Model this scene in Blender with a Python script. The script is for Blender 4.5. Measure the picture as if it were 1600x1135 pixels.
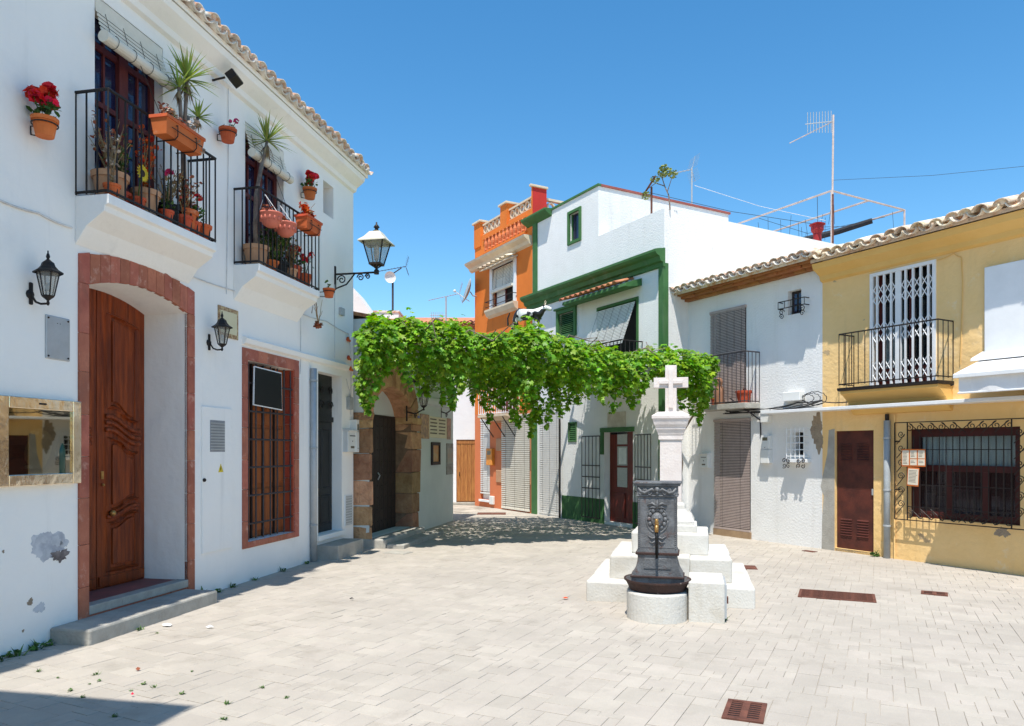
import bpy, bmesh, math, random
import numpy as np
from mathutils import Vector, Matrix
random.seed(7); np.random.seed(7)
R = math.radians
SC = bpy.context.scene
COL = SC.collection
for o in list(bpy.data.objects): bpy.data.objects.remove(o)
# ------------------------------------------------------------------ camera, sky, sun, exposure
FOC, CX, HZ, EYE = 1150.0, 800.0, 705.0, 1.65
cd = bpy.data.cameras.new('camera'); cam = bpy.data.objects.new('camera', cd); COL.objects.link(cam)
cam.location = (0, 0, EYE); cam.rotation_euler = (R(90), 0, 0)
cd.sensor_width = 36; cd.lens = FOC/1600*36; cd.shift_y = (HZ-567.5)/1600; cd.clip_end = 2000; cd.clip_start = .05
SC.camera = cam
SUN_EL, SUN_DX, SUN_DY = 66.5, .217, 1.0            # sun travels towards +Y and a little +X
w = bpy.data.worlds.new('World'); SC.world = w; w.use_nodes = True
nt = w.node_tree; nt.nodes.clear()
sky = nt.nodes.new('ShaderNodeTexSky'); sky.sky_type = 'NISHITA'; sky.sun_disc = False
sky.sun_elevation = R(SUN_EL); sky.sun_rotation = math.atan2(-SUN_DX, -SUN_DY)
sky.altitude = 0; sky.air_density = 1.0; sky.dust_density = .1; sky.ozone_density = 1.6
bg = nt.nodes.new('ShaderNodeBackground'); bg.inputs[1].default_value = .15
wo = nt.nodes.new('ShaderNodeOutputWorld')
hsv = nt.nodes.new('ShaderNodeHueSaturation'); hsv.inputs['Saturation'].default_value = 1.32; hsv.inputs['Hue'].default_value = .493
nt.links.new(sky.outputs[0], hsv.inputs['Color']); nt.links.new(hsv.outputs[0], bg.inputs[0]); nt.links.new(bg.outputs[0], wo.inputs[0])
sl = bpy.data.lights.new('sun', 'SUN'); sl.energy = 4.6; sl.angle = R(.5); sl.color = (1, .955, .88)
so = bpy.data.objects.new('sun', sl); COL.objects.link(so)
hl = math.hypot(SUN_DX, SUN_DY); ce = math.cos(R(SUN_EL))
so.rotation_euler = Vector((SUN_DX/hl*ce, SUN_DY/hl*ce, -math.sin(R(SUN_EL)))).to_track_quat('-Z', 'Y').to_euler()
so.location = (-3, -10, 20)
SC.view_settings.view_transform = 'Standard'; SC.view_settings.look = 'None'
SC.view_settings.exposure = .48; SC.view_settings.gamma = 1
SC.render.engine = 'CYCLES'

# ------------------------------------------------------------------ materials
MATS = {}
def mat(name, col, col2=None, rough=.8, scale=6, lo=.35, hi=.65, bump=.25, bscale=40, metal=0, spec=.3, rnd=0, fine=None, detail=5, stretch=None, bdist=.01, trans=0, coords='Object', streak=None, stain=None):
    if name in MATS: return MATS[name]
    m = bpy.data.materials.new(name); m.use_nodes = True; nt = m.node_tree; N = nt.nodes; Lk = nt.links
    b = N['Principled BSDF']; out = N['Material Output']
    b.inputs['Roughness'].default_value = rough; b.inputs['Metallic'].default_value = metal
    b.inputs['Specular IOR Level'].default_value = spec
    tc = N.new('ShaderNodeTexCoord')
    vec = N.new('ShaderNodeNewGeometry').outputs['Position'] if coords == 'Position' else tc.outputs[coords]
    if stretch:
        mp = N.new('ShaderNodeMapping'); mp.inputs['Scale'].default_value = stretch; Lk.new(vec, mp.inputs[0]); vec = mp.outputs[0]
    no = N.new('ShaderNodeTexNoise'); no.inputs['Scale'].default_value = scale; no.inputs['Detail'].default_value = detail
    no.inputs['Roughness'].default_value = .6
    Lk.new(vec, no.inputs['Vector'])
    cr = N.new('ShaderNodeValToRGB'); cr.color_ramp.elements[0].position = lo; cr.color_ramp.elements[1].position = hi
    c2 = col2 or tuple(c*.8 for c in col)
    cr.color_ramp.elements[0].color = (*c2, 1); cr.color_ramp.elements[1].color = (*col, 1)
    Lk.new(no.outputs['Fac'], cr.inputs[0]); c = cr.outputs[0]
    if rnd:
        gi = N.new('ShaderNodeNewGeometry'); oi = N.new('ShaderNodeObjectInfo')
        ad = N.new('ShaderNodeMath'); ad.operation = 'ADD'; Lk.new(gi.outputs['Random Per Island'], ad.inputs[0]); Lk.new(oi.outputs['Random'], ad.inputs[1])
        fr = N.new('ShaderNodeMath'); fr.operation = 'FRACT'; Lk.new(ad.outputs[0], fr.inputs[0])
        mr = N.new('ShaderNodeMapRange'); mr.inputs[3].default_value = 1-rnd; mr.inputs[4].default_value = 1+rnd; Lk.new(fr.outputs[0], mr.inputs[0])
        hs = N.new('ShaderNodeHueSaturation'); Lk.new(c, hs.inputs['Color']); Lk.new(mr.outputs[0], hs.inputs['Value'])
        fr2 = N.new('ShaderNodeMath'); fr2.operation = 'MULTIPLY'; fr2.inputs[1].default_value = 7.31; Lk.new(ad.outputs[0], fr2.inputs[0])
        fr3 = N.new('ShaderNodeMath'); fr3.operation = 'FRACT'; Lk.new(fr2.outputs[0], fr3.inputs[0])
        mr2 = N.new('ShaderNodeMapRange'); mr2.inputs[3].default_value = .5-rnd*.06; mr2.inputs[4].default_value = .5+rnd*.06; Lk.new(fr3.outputs[0], mr2.inputs[0])
        Lk.new(mr2.outputs[0], hs.inputs['Hue']); c = hs.outputs[0]
    if fine:
        n2 = N.new('ShaderNodeTexNoise'); n2.inputs['Scale'].default_value = fine[0]; n2.inputs['Detail'].default_value = 6; n2.inputs['Roughness'].default_value = .7; Lk.new(vec, n2.inputs['Vector'])
        c3 = N.new('ShaderNodeValToRGB'); c3.color_ramp.elements[0].position = fine[1]; c3.color_ramp.elements[1].position = fine[2]
        Lk.new(n2.outputs['Fac'], c3.inputs[0])
        mx = N.new('ShaderNodeMix'); mx.data_type = 'RGBA'; Lk.new(c3.outputs[0], mx.inputs[0]); Lk.new(c, mx.inputs[6]); mx.inputs[7].default_value = (*fine[3], 1); c = mx.outputs[2]
    for sp in (streak, stain):
        if not sp: continue
        ms_ = N.new('ShaderNodeMapping'); ms_.inputs['Scale'].default_value = sp[4]; Lk.new(vec, ms_.inputs[0])
        n3 = N.new('ShaderNodeTexNoise'); n3.inputs['Scale'].default_value = sp[0]; n3.inputs['Detail'].default_value = 8; n3.inputs['Roughness'].default_value = .65; Lk.new(ms_.outputs[0], n3.inputs['Vector'])
        c4 = N.new('ShaderNodeValToRGB'); c4.color_ramp.elements[0].position = sp[1]; c4.color_ramp.elements[1].position = sp[2]; Lk.new(n3.outputs['Fac'], c4.inputs[0])
        mq = N.new('ShaderNodeMath'); mq.operation = 'MULTIPLY'; mq.inputs[1].default_value = sp[5]; Lk.new(c4.outputs[0], mq.inputs[0])
        mx = N.new('ShaderNodeMix'); mx.data_type = 'RGBA'; Lk.new(mq.outputs[0], mx.inputs[0]); Lk.new(c, mx.inputs[6]); mx.inputs[7].default_value = (*sp[3], 1); c = mx.outputs[2]
    Lk.new(c, b.inputs['Base Color'])
    if bump:
        nb = N.new('ShaderNodeTexNoise'); nb.inputs['Scale'].default_value = bscale; nb.inputs['Detail'].default_value = 6; Lk.new(vec, nb.inputs['Vector'])
        bp = N.new('ShaderNodeBump'); bp.inputs['Strength'].default_value = bump; bp.inputs['Distance'].default_value = bdist
        Lk.new(nb.outputs['Fac'], bp.inputs['Height']); Lk.new(bp.outputs[0], b.inputs['Normal'])
    if trans:
        tr = N.new('ShaderNodeBsdfTranslucent'); ms = N.new('ShaderNodeMixShader'); ms.inputs[0].default_value = trans
        h2 = N.new('ShaderNodeHueSaturation'); h2.inputs['Value'].default_value = 1.5; h2.inputs['Saturation'].default_value = 1.1; Lk.new(c, h2.inputs['Color']); Lk.new(h2.outputs[0], tr.inputs[0])
        Lk.new(b.outputs[0], ms.inputs[1]); Lk.new(tr.outputs[0], ms.inputs[2]); Lk.new(ms.outputs[0], out.inputs[0])
    MATS[name] = m
    return m
def glass(name, col=(.9, .95, .95), rough=.03, mixf=.5, tint=(.02, .025, .03), metal=0):
    if name in MATS: return MATS[name]
    m = bpy.data.materials.new(name); m.use_nodes = True; nt = m.node_tree; N = nt.nodes; Lk = nt.links
    b = N['Principled BSDF']; b.inputs['Base Color'].default_value = (*tint, 1); b.inputs['Roughness'].default_value = rough; b.inputs['Specular IOR Level'].default_value = .8; b.inputs['Metallic'].default_value = metal
    t = N.new('ShaderNodeBsdfTransparent'); t.inputs[0].default_value = (*col, 1)
    ms = N.new('ShaderNodeMixShader'); ms.inputs[0].default_value = mixf
    Lk.new(t.outputs[0], ms.inputs[1]); Lk.new(b.outputs[0], ms.inputs[2]); Lk.new(ms.outputs[0], N['Material Output'].inputs[0])
    MATS[name] = m; return m

M_WHITE = mat('white_plaster', (.80, .80, .79), (.72, .72, .72), .9, 1.3, .3, .7, .35, 9, bdist=.02, fine=(2.2, .66, .8, (.62, .61, .60)))
M_WHITE_R = mat('rough_white_plaster', (.80, .79, .765), (.74, .73, .70), .95, 1.6, .3, .7, .45, 30, bdist=.018, fine=(5, .66, .8, (.62, .60, .56)), streak=(1.5, .56, .78, (.56, .53, .48), (2.4, 2.4, .22), .5), stain=(.9, .55, .75, (.66, .64, .60), (1, 1, 1), .5))
M_LEFT = mat('limewashed_plaster', (.90, .875, .825), (.86, .835, .79), .9, 1.1, .3, .7, .5, 5, bdist=.03, fine=(14, .68, .8, (.70, .69, .68)), streak=(1.6, .58, .8, (.60, .585, .56), (2.6, 2.6, .2), .42), stain=(.8, .56, .76, (.70, .69, .67), (1, 1, 1), .55))
M_YEL = mat('ochre_plaster', (.86, .585, .265), (.80, .52, .21), .9, 1.6, .3, .7, .5, 11, bdist=.025, fine=(3, .60, .8, (.80, .68, .47)), streak=(1.5, .56, .78, (.58, .40, .2), (2.4, 2.4, .22), .45), stain=(1.1, .57, .72, (.84, .70, .47), (1, 1, 1), .6))
M_YELD = mat('deep_ochre_paint', (.74, .47, .16), (.68, .41, .12), .85, 2, .3, .7, .2, 14)
M_ORG = mat('orange_plaster', (.73, .195, .03), (.66, .17, .026), .9, 2, .3, .7, .3, 14, streak=(1.6, .55, .78, (.50, .14, .03), (2.4, 2.4, .2), .6))
M_ORG2 = mat('salmon_plaster', (.66, .20, .08), (.58, .17, .07), .9, 2, .3, .7, .25, 20)
M_RED = mat('red_paint', (.52, .03, .025), (.45, .03, .02), .7, 3)
M_GRN = mat('green_paint', (.06, .165, .05), (.042, .125, .04), .75, 4, .3, .7, .5, 40, streak=(2, .56, .76, (.16, .22, .13), (2, 2, .3), .5))
M_CREAM = mat('cream_moulding', (.70, .58, .42), (.6, .48, .34), .85, 4)
M_TERRA = mat('terracotta', (.60, .13, .04), (.50, .095, .03), .75, 5, .3, .7, .15, 50, rnd=.18, stain=(9, .60, .74, (.60, .38, .26), (1, 1, 1), .55))
M_CLAY = mat('pale_clay', (.52, .30, .17), (.43, .23, .13), .85, 6, .3, .7, .2, 50)
M_TILE = mat('whitewashed_tile', (.72, .66, .57), (.56, .30, .17), .9, 7, .38, .52, .5, 30, rnd=.14, fine=(14, .6, .75, (.25, .17, .11)))
M_TILE2 = mat('ochre_roof_tile', (.76, .63, .47), (.58, .32, .15), .9, 6, .30, .48, .5, 30, rnd=.2, fine=(11, .58, .72, (.22, .16, .12)))
M_TILE3 = mat('terracotta_roof_tile', (.56, .24, .12), (.42, .15, .08), .9, 6, .36, .55, .4, 30, rnd=.2)
M_SOFF = mat('brown_brick_soffit', (.40, .17, .06), (.3, .12, .045), .85, 8, rnd=.12)
M_BRN = mat('varnished_door_wood', (.30, .055, .009), (.085, .013, .004), .38, 4, .3, .7, .35, 25, stretch=(6, 6, .5), spec=.3)
M_SHUT = mat('orange_brown_wood', (.36, .11, .03), (.22, .06, .02), .6, 6, .3, .7, .2, 30, stretch=(6, 6, .5))
M_PINE = mat('honey_wood', (.47, .21, .06), (.28, .10, .03), .6, 5, .35, .65, .2, 30, stretch=(7, 7, .5))
M_DARKW = mat('dark_aged_wood', (.045, .03, .025), (.02, .013, .011), .65, 6, .3, .7, .3, 30, stretch=(6, 6, .6))
M_MAROON = mat('maroon_frame', (.13, .025, .022), (.09, .018, .016), .6, 6, stretch=(5, 5, 1))
M_BLKDOOR = mat('black_green_door', (.022, .024, .024), (.015, .016, .016), .5, 5)
M_IRON = mat('black_iron', (.018, .018, .02), (.03, .022, .018), .5, 10, .4, .7, .2, 60, metal=.3)
M_IRONG = mat('grey_iron_bar', (.075, .065, .07), (.05, .04, .04), .6, 9, metal=.3)
M_RUST = mat('rusty_iron', (.19, .075, .05), (.10, .042, .03), .85, 9, .35, .65, .4, 60, metal=.2)
M_MDOOR = mat('brown_metal_door', (.115, .03, .02), (.06, .018, .014), .55, 4, .35, .65, .2, 50, fine=(30, .66, .74, (.25, .12, .08)))
M_CAST = mat('weathered_cast_iron', (.21, .215, .22), (.085, .085, .088), .6, 8, .3, .7, .6, 70, metal=.35, fine=(7, .58, .72, (.13, .05, .03)))
M_CASTR = mat('rusted_cast_iron', (.075, .04, .032), (.04, .026, .024), .75, 8, .3, .7, .6, 60, metal=.25, fine=(6, .64, .7, (.5, .45, .4)))
M_STONE = mat('whitewashed_stone', (.62, .60, .55), (.55, .525, .47), .95, 4, .3, .7, .4, 45, bdist=.012, fine=(13, .63, .72, (.40, .37, .32)), streak=(3, .56, .74, (.42, .38, .31), (2, 2, .5), .6), stain=(2.2, .52, .68, (.46, .41, .33), (1, 1, 1), .6))
M_PINK = mat('pinkish_limestone', (.74, .675, .63), (.65, .57, .52), .85, 6, .3, .7, .4, 40, fine=(25, .63, .75, (.5, .38, .33)))
M_CONC = mat('grey_concrete', (.44, .42, .37), (.31, .29, .25), .95, 5, .3, .7, .6, 40, fine=(16, .62, .75, (.22, .2, .17)))
M_REDST = mat('red_stone_tile', (.46, .16, .10), (.33, .10, .065), .85, 5, .3, .7, .5, 40, rnd=.12, coords='Position', fine=(7, .56, .74, (.58, .33, .25)), streak=(5, .55, .7, (.26, .10, .07), (1, 1, .4), .7))
M_BROWNST = mat('brown_sandstone', (.52, .31, .165), (.33, .17, .085), .95, 5, .32, .66, 1.0, 22, rnd=.3, bdist=.03, coords='Position', fine=(6, .58, .74, (.19, .10, .055)))
M_PAVE = mat('pale_paver', (.44, .395, .336), (.392, .352, .299), .9, 4, .3, .7, .3, 60, rnd=.06, coords='Position', fine=(28, .62, .78, (.36, .32, .265)), streak=(.7, .46, .62, (.345, .31, .265), (1, 1, 1), .6), stain=(2.2, .56, .68, (.29, .255, .21), (1, 1, 1), .5))
M_SAND = mat('joint_sand', (.47, .42, .35), (.25, .22, .18), .95, 1.6, .38, .58, .3, 60, coords='Position')
M_GLASS = glass('window_glass', mixf=.2)
M_GLASSB = glass('dark_blue_glass', (.1, .1, .2), .08, .8, (.02, .02, .06))
M_LGLASS = glass('lantern_glass', (.92, .92, .9), .15, .35, (.45, .45, .42))
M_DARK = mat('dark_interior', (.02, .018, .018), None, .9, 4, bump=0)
M_WPAINT = mat('white_paint', (.80, .80, .79), (.74, .74, .73), .5, 4, bump=.08)
M_WPLAS = mat('white_plastic', (.74, .74, .71), (.68, .68, .65), .45, 4, bump=.05)
M_BLIND = mat('ivory_blind', (.74, .70, .60), (.66, .62, .52), .7, 6, bump=.1)
M_BLINDW = mat('white_blind', (.76, .74, .70), (.68, .66, .62), .7, 6, bump=.1)
M_BLINDB = mat('taupe_blind', (.46, .37, .335), (.38, .30, .27), .7, 9, .3, .7, bump=.1)
M_CORD = mat('dark_cord', (.05, .045, .04), None, .9, 5, bump=0)
M_CABLE = mat('black_cable', (.03, .03, .032), None, .6, 5, bump=0)
M_CABW = mat('white_cable', (.70, .70, .69), (.5, .5, .5), .6, 5, bump=0)
M_GALV = mat('galvanised_metal', (.46, .48, .49), (.38, .40, .41), .45, 6, metal=.2)
M_PIPEP = mat('grey_drainpipe', (.38, .41, .42), (.3, .32, .33), .55, 5)
M_STEEL = mat('brushed_plate', (.50, .51, .52), (.42, .43, .44), .4, 5, metal=.5)
M_BRASS = mat('polished_brass', (.84, .74, .58), (.70, .58, .42), .14, 5, metal=1.0, bump=.25, bscale=9, bdist=.02)
M_TAP = mat('brass_tap', (.55, .32, .10), (.28, .15, .05), .35, 9, metal=.6)
M_BLACK = mat('matt_black', (.012, .012, .012), None, .6, 5, bump=0)
M_SOIL = mat('soil', (.07, .045, .03), (.03, .02, .015), .95, 20)
M_LEAF = mat('vine_leaf', (.215, .385, .024), (.15, .30, .02), .45, 3, .3, .7, .1, 60, rnd=.5, trans=.4, spec=.4)
M_GRAPE = mat('green_grape', (.16, .26, .06), None, .4, 5, rnd=.1)
M_LEAF2 = mat('pot_leaf', (.075, .15, .03), (.05, .1, .02), .55, 6, rnd=.3, trans=.2)
M_YUC = mat('yucca_leaf', (.17, .27, .05), (.26, .31, .07), .5, 4, rnd=.3, trans=.2)
M_DRY = mat('dry_leaf', (.36, .27, .14), (.25, .16, .08), .9, 6, rnd=.25)
M_DRYR = mat('reddish_dry_plant', (.34, .10, .045), (.2, .07, .04), .9, 6, rnd=.3)
M_SILV = mat('silvery_succulent', (.48, .44, .38), (.33, .25, .2), .9, 10, rnd=.25)
M_FLR = mat('red_petal', (.74, .012, .02), (.58, .008, .02), .6, 8, rnd=.2)
M_FLO = mat('orange_petal', (.62, .10, .015), (.5, .06, .01), .6, 8, rnd=.25)
M_FLP = mat('magenta_petal', (.60, .03, .16), (.45, .02, .1), .6, 8, rnd=.2)
M_FLY = mat('yellow_petal', (.72, .55, .04), None, .6, 8)
M_TRUNK = mat('grey_bark', (.24, .19, .15), (.14, .10, .08), .95, 12, .35, .65, .8, 40)
M_PAPER = mat('printed_paper', (.74, .66, .52), (.68, .6, .46), .7, 5, bump=0)
M_PAPORG = mat('orange_print', (.65, .16, .03), None, .7, 5, bump=0)
M_INK = mat('grey_ink', (.16, .13, .10), None, .8, 5, bump=0)
M_SIGNT = mat('glazed_cream_tile', (.68, .62, .42), (.62, .56, .36), .35, 4, bump=.05)
M_DECO = mat('glazed_brown_picture', (.45, .25, .07), (.18, .08, .03), .35, 16, .4, .6, .05, 30)
M_DECO2 = mat('glazed_pink_picture', (.50, .22, .14), (.26, .14, .09), .35, 14, .42, .6, .05, 30)
M_PANELDK = mat('display_backing', (.06, .055, .06), (.035, .03, .035), .7, 4, bump=0)
M_CUR = mat('pale_curtain', (.74, .76, .75), (.60, .63, .63), .9, 9, .3, .7, .1, 20, stretch=(5, 5, .3))
M_PEEL = mat('bare_render', (.34, .36, .41), (.55, .57, .60), .95, 5, .42, .6, .5, 40, fine=(4, .6, .66, (.13, .11, .12)))
M_PEELB = mat('bare_brown_render', (.36, .29, .21), (.28, .22, .16), .95, 9, bump=.9, bscale=40, bdist=.03)
M_AWN = mat('awning_canvas', (.80, .78, .76), (.74, .72, .70), .8, 3, bump=.1)
M_REDF = mat('red_flue', (.34, .02, .02), (.28, .018, .018), .5, 5)
M_PIPES = mat('pale_scaffold_tube', (.62, .50, .44), (.48, .38, .33), .6, 8, metal=.2)
M_CANE = mat('dark_net', (.035, .035, .04), None, .9, 9)
M_WEED = mat('weed_leaf', (.10, .20, .04), (.07, .13, .03), .7, 5, rnd=.3)
M_LIT = mat('litter_paper', (.82, .82, .80), None, .7, 5)
def m_cow():
    m = mat('cow_hide_paint', (.72, .71, .68), (.012, .012, .012), .35, 5.2, .50, .53, .08, 30, spec=.5, detail=1.5); return m
M_COW = m_cow()

# ------------------------------------------------------------------ mesh builder
class MB:
    def __init__(s): s.v = []; s.f = []
    def add(s, vs, fs):
        n = len(s.v); s.v.extend([tuple(p) for p in vs]); s.f.extend([tuple(i+n for i in f) for f in fs]); return s
    def box(s, x0, x1, y0, y1, z0, z1):
        return s.add([(x0,y0,z0),(x1,y0,z0),(x1,y1,z0),(x0,y1,z0),(x0,y0,z1),(x1,y0,z1),(x1,y1,z1),(x0,y1,z1)],
                     [(0,3,2,1),(4,5,6,7),(0,1,5,4),(1,2,6,5),(2,3,7,6),(3,0,4,7)])
    def prism(s, poly, y0, y1):            # poly in x,z (counter-clockwise seen from -y)
        n = len(poly); vs = [(x, y0, z) for x, z in poly]+[(x, y1, z) for x, z in poly]
        fs = [tuple(range(n)), tuple(range(2*n-1, n-1, -1))]+[((i+1) % n, i, n+i, n+(i+1) % n) for i in range(n)]
        return s.add(vs, fs)
    def prismx(s, poly, x0, x1):           # poly in y,z extruded along x
        n = len(poly); vs = [(x0, y, z) for y, z in poly]+[(x1, y, z) for y, z in poly]
        fs = [tuple(range(n-1, -1, -1)), tuple(range(n, 2*n))]+[(i, (i+1) % n, n+(i+1) % n, n+i) for i in range(n)]
        return s.add(vs, fs)
    def prismz(s, poly, z0, z1):
        n = len(poly); vs = [(x, y, z0) for x, y in poly]+[(x, y, z1) for x, y in poly]
        fs = [tuple(range(n-1, -1, -1)), tuple(range(n, 2*n))]+[(i, (i+1) % n, n+(i+1) % n, n+i) for i in range(n)]
        return s.add(vs, fs)
    def tube(s, path, r, n=6, r2=None, cap=True):
        P = [Vector(p) for p in path]; k = len(P); rings = []
        up = Vector((0, 0, 1)); prev = None
        for i, p in enumerate(P):
            t = (P[min(i+1, k-1)]-P[max(i-1, 0)])
            if t.length < 1e-9: t = Vector((0, 0, 1))
            t.normalize()
            a = prev if prev is not None else (up if abs(t.z) < .9 else Vector((1, 0, 0)))
            b = t.cross(a)
            if b.length < 1e-6: b = t.cross(Vector((1, .3, 0)))
            b.normalize(); a2 = b.cross(t).normalized(); prev = a2
            rr = r if r2 is None else r+(r2-r)*i/max(k-1, 1)
            rings.append([p+(math.cos(2*math.pi*j/n)*a2+math.sin(2*math.pi*j/n)*b)*rr for j in range(n)])
        vs = [v for ring in rings for v in ring]; fs = []
        for i in range(k-1):
            for j in range(n):
                fs.append((i*n+j, i*n+(j+1) % n, (i+1)*n+(j+1) % n, (i+1)*n+j))
        if cap: fs.append(tuple(range(n-1, -1, -1))); fs.append(tuple((k-1)*n+j for j in range(n)))
        return s.add(vs, fs)
    def lathe(s, prof, n=16, c=(0, 0, 0), a0=0, a1=2*math.pi, axis='z'):
        full = abs(a1-a0-2*math.pi) < 1e-6; m = n if full else n+1; vs = []; fs = []
        for r, z in prof:
            for j in range(m):
                a = a0+(a1-a0)*j/n; x, y = r*math.cos(a), r*math.sin(a)
                vs.append((c[0]+x, c[1]+y, c[2]+z) if axis == 'z' else (c[0]+x, c[1]+z, c[2]+y))
        for i in range(len(prof)-1):
            for j in range(n):
                k = (j+1) % m
                q = (i*m+j, i*m+k, (i+1)*m+k, (i+1)*m+j)
                fs.append(q if axis == 'z' else q[::-1])
        return s.add(vs, fs)
    def ball(s, c, r, n=8, k=5, sc=(1, 1, 1)):
        vs = [(c[0], c[1], c[2]-r*sc[2])]; fs = []
        for i in range(1, k):
            a = -math.pi/2+math.pi*i/k
            for j in range(n):
                b = 2*math.pi*j/n; vs.append((c[0]+r*sc[0]*math.cos(a)*math.cos(b), c[1]+r*sc[1]*math.cos(a)*math.sin(b), c[2]+r*sc[2]*math.sin(a)))
        vs.append((c[0], c[1], c[2]+r*sc[2])); t = len(vs)-1
        for j in range(n): fs.append((0, 1+(j+1) % n, 1+j)); fs.append((t, 1+(k-2)*n+j, 1+(k-2)*n+(j+1) % n))
        for i in range(k-2):
            for j in range(n): fs.append((1+i*n+j, 1+i*n+(j+1) % n, 1+(i+1)*n+(j+1) % n, 1+(i+1)*n+j))
        return s.add(vs, fs)
    def mesh(s, name, m=None, smooth=False):
        me = bpy.data.meshes.new(name); me.from_pydata(s.v, [], s.f); me.update()
        if m: me.materials.append(m)
        if smooth: me.polygons.foreach_set('use_smooth', [True]*len(me.polygons))
        return me
    def build(s, name, m, parent=None, loc=(0, 0, 0), rot=(0, 0, 0), smooth=False, bevel=0, kind=None):
        o = bpy.data.objects.new(name, s.mesh(name, m, smooth)); COL.objects.link(o); o.parent = parent; o.location = loc; o.rotation_euler = rot
        if bevel:
            b = o.modifiers.new('bevel', 'BEVEL'); b.width = bevel; b.segments = 2; b.limit_method = 'ANGLE'
        if kind: o['kind'] = kind
        return o
def inst(me, name, parent, loc=(0, 0, 0), rot=(0, 0, 0), sc=(1, 1, 1)):
    o = bpy.data.objects.new(name, me); COL.objects.link(o); o.parent = parent; o.location = loc; o.rotation_euler = rot; o.scale = sc
    return o
def box(name, m, parent, x0, x1, y0, y1, z0, z1, bevel=0):
    return MB().box(x0, x1, y0, y1, z0, z1).build(name, m, parent, bevel=bevel)
def tag(o, label, cat, group=None, kind=None):
    if label: o['label'] = label
    if cat: o['category'] = cat
    if group: o['group'] = group
    if kind: o['kind'] = kind
    return o
# ------------------------------------------------------------------ facade frames: s along the wall, out towards the square, z up
class Fr:
    def __init__(f, x, y, dx, dy):
        l = math.hypot(dx, dy); f.O = (x, y); f.d = (dx/l, dy/l); f.n = (dy/l, -dx/l); f.ang = math.atan2(dy, dx)
    def s(f, px, out=0):                   # where a photo column meets the wall
        k = (px-CX)/FOC; ox = f.O[0]+out*f.n[0]; oy = f.O[1]+out*f.n[1]
        return (k*oy-ox)/(f.d[0]-k*f.d[1])
    def z(f, px, py, out=0):
        s = f.s(px, out); Y = f.O[1]+s*f.d[1]+out*f.n[1]
        return EYE+(HZ-py)*Y/FOC
    def sz(f, px, py, out=0): return f.s(px, out), f.z(px, py, out)
    def P(f, s, out=0, z=0): return (f.O[0]+s*f.d[0]+out*f.n[0], f.O[1]+s*f.d[1]+out*f.n[1], z)
def thing(name, label, cat, fr=None, s=0, out=0, z=0, group=None, loc=None, rz=0):
    o = bpy.data.objects.new(name, None); COL.objects.link(o); o.empty_display_size = .1
    if fr: o.location = fr.P(s, out, z); o.rotation_euler = (0, 0, fr.ang+rz)
    else: o.location = loc or (0, 0, 0); o.rotation_euler = (0, 0, rz)
    return tag(o, label, cat, group)
L = Fr(-5.265, 0, .206, 1)      # long white house on the left
E = Fr(-5.0, 0, .206, 1)        # stone arch house
RW = Fr(3.59, 15.31, .565, -1)  # white and ochre houses on the right
C = Fr(.54, 19.4, .565, -1)     # green-trimmed and orange houses
FB = Fr(-4.0, 22.6, 1, 0)       # house closing the lane

def wall(name, m, parent, s0, s1, z0, z1, holes=(), thick=.3, y=0.0):
    """front face with rectangular holes (a,b,c,d,depth), their reveals, and the body behind"""
    b = MB(); xs = sorted({s0, s1, *[h[0] for h in holes], *[h[1] for h in holes]}); zs = sorted({z0, z1, *[h[2] for h in holes], *[h[3] for h in holes]})
    xs = [v for v in xs if s0 <= v <= s1]; zs = [v for v in zs if z0 <= v <= z1]
    for i in range(len(xs)-1):
        for j in range(len(zs)-1):
            mx, mz = (xs[i]+xs[i+1])/2, (zs[j]+zs[j+1])/2
            if any(h[0] < mx < h[1] and h[2] < mz < h[3] for h in holes): continue
            b.add([(xs[i], y, zs[j]), (xs[i+1], y, zs[j]), (xs[i+1], y, zs[j+1]), (xs[i], y, zs[j+1])], [(0, 1, 2, 3)])
    for (a, c, d, e, dp) in holes:
        b.add([(a,y,d),(c,y,d),(c,y,e),(a,y,e),(a,y+dp,d),(c,y+dp,d),(c,y+dp,e),(a,y+dp,e)], [(0,4,5,1),(1,5,6,2),(2,6,7,3),(3,7,4,0),(4,7,6,5)])
    t = y+thick
    b.add([(s0,y,z0),(s1,y,z0),(s1,y,z1),(s0,y,z1),(s0,t,z0),(s1,t,z0),(s1,t,z1),(s0,t,z1)], [(1,5,6,2),(2,6,7,3),(3,7,4,0),(4,7,6,5)])
    o = b.build(name, m, parent)
    bm = bmesh.new(); bm.from_mesh(o.data); bmesh.ops.remove_doubles(bm, verts=bm.verts, dist=1e-5); bm.to_mesh(o.data); bm.free()
    return o
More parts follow.
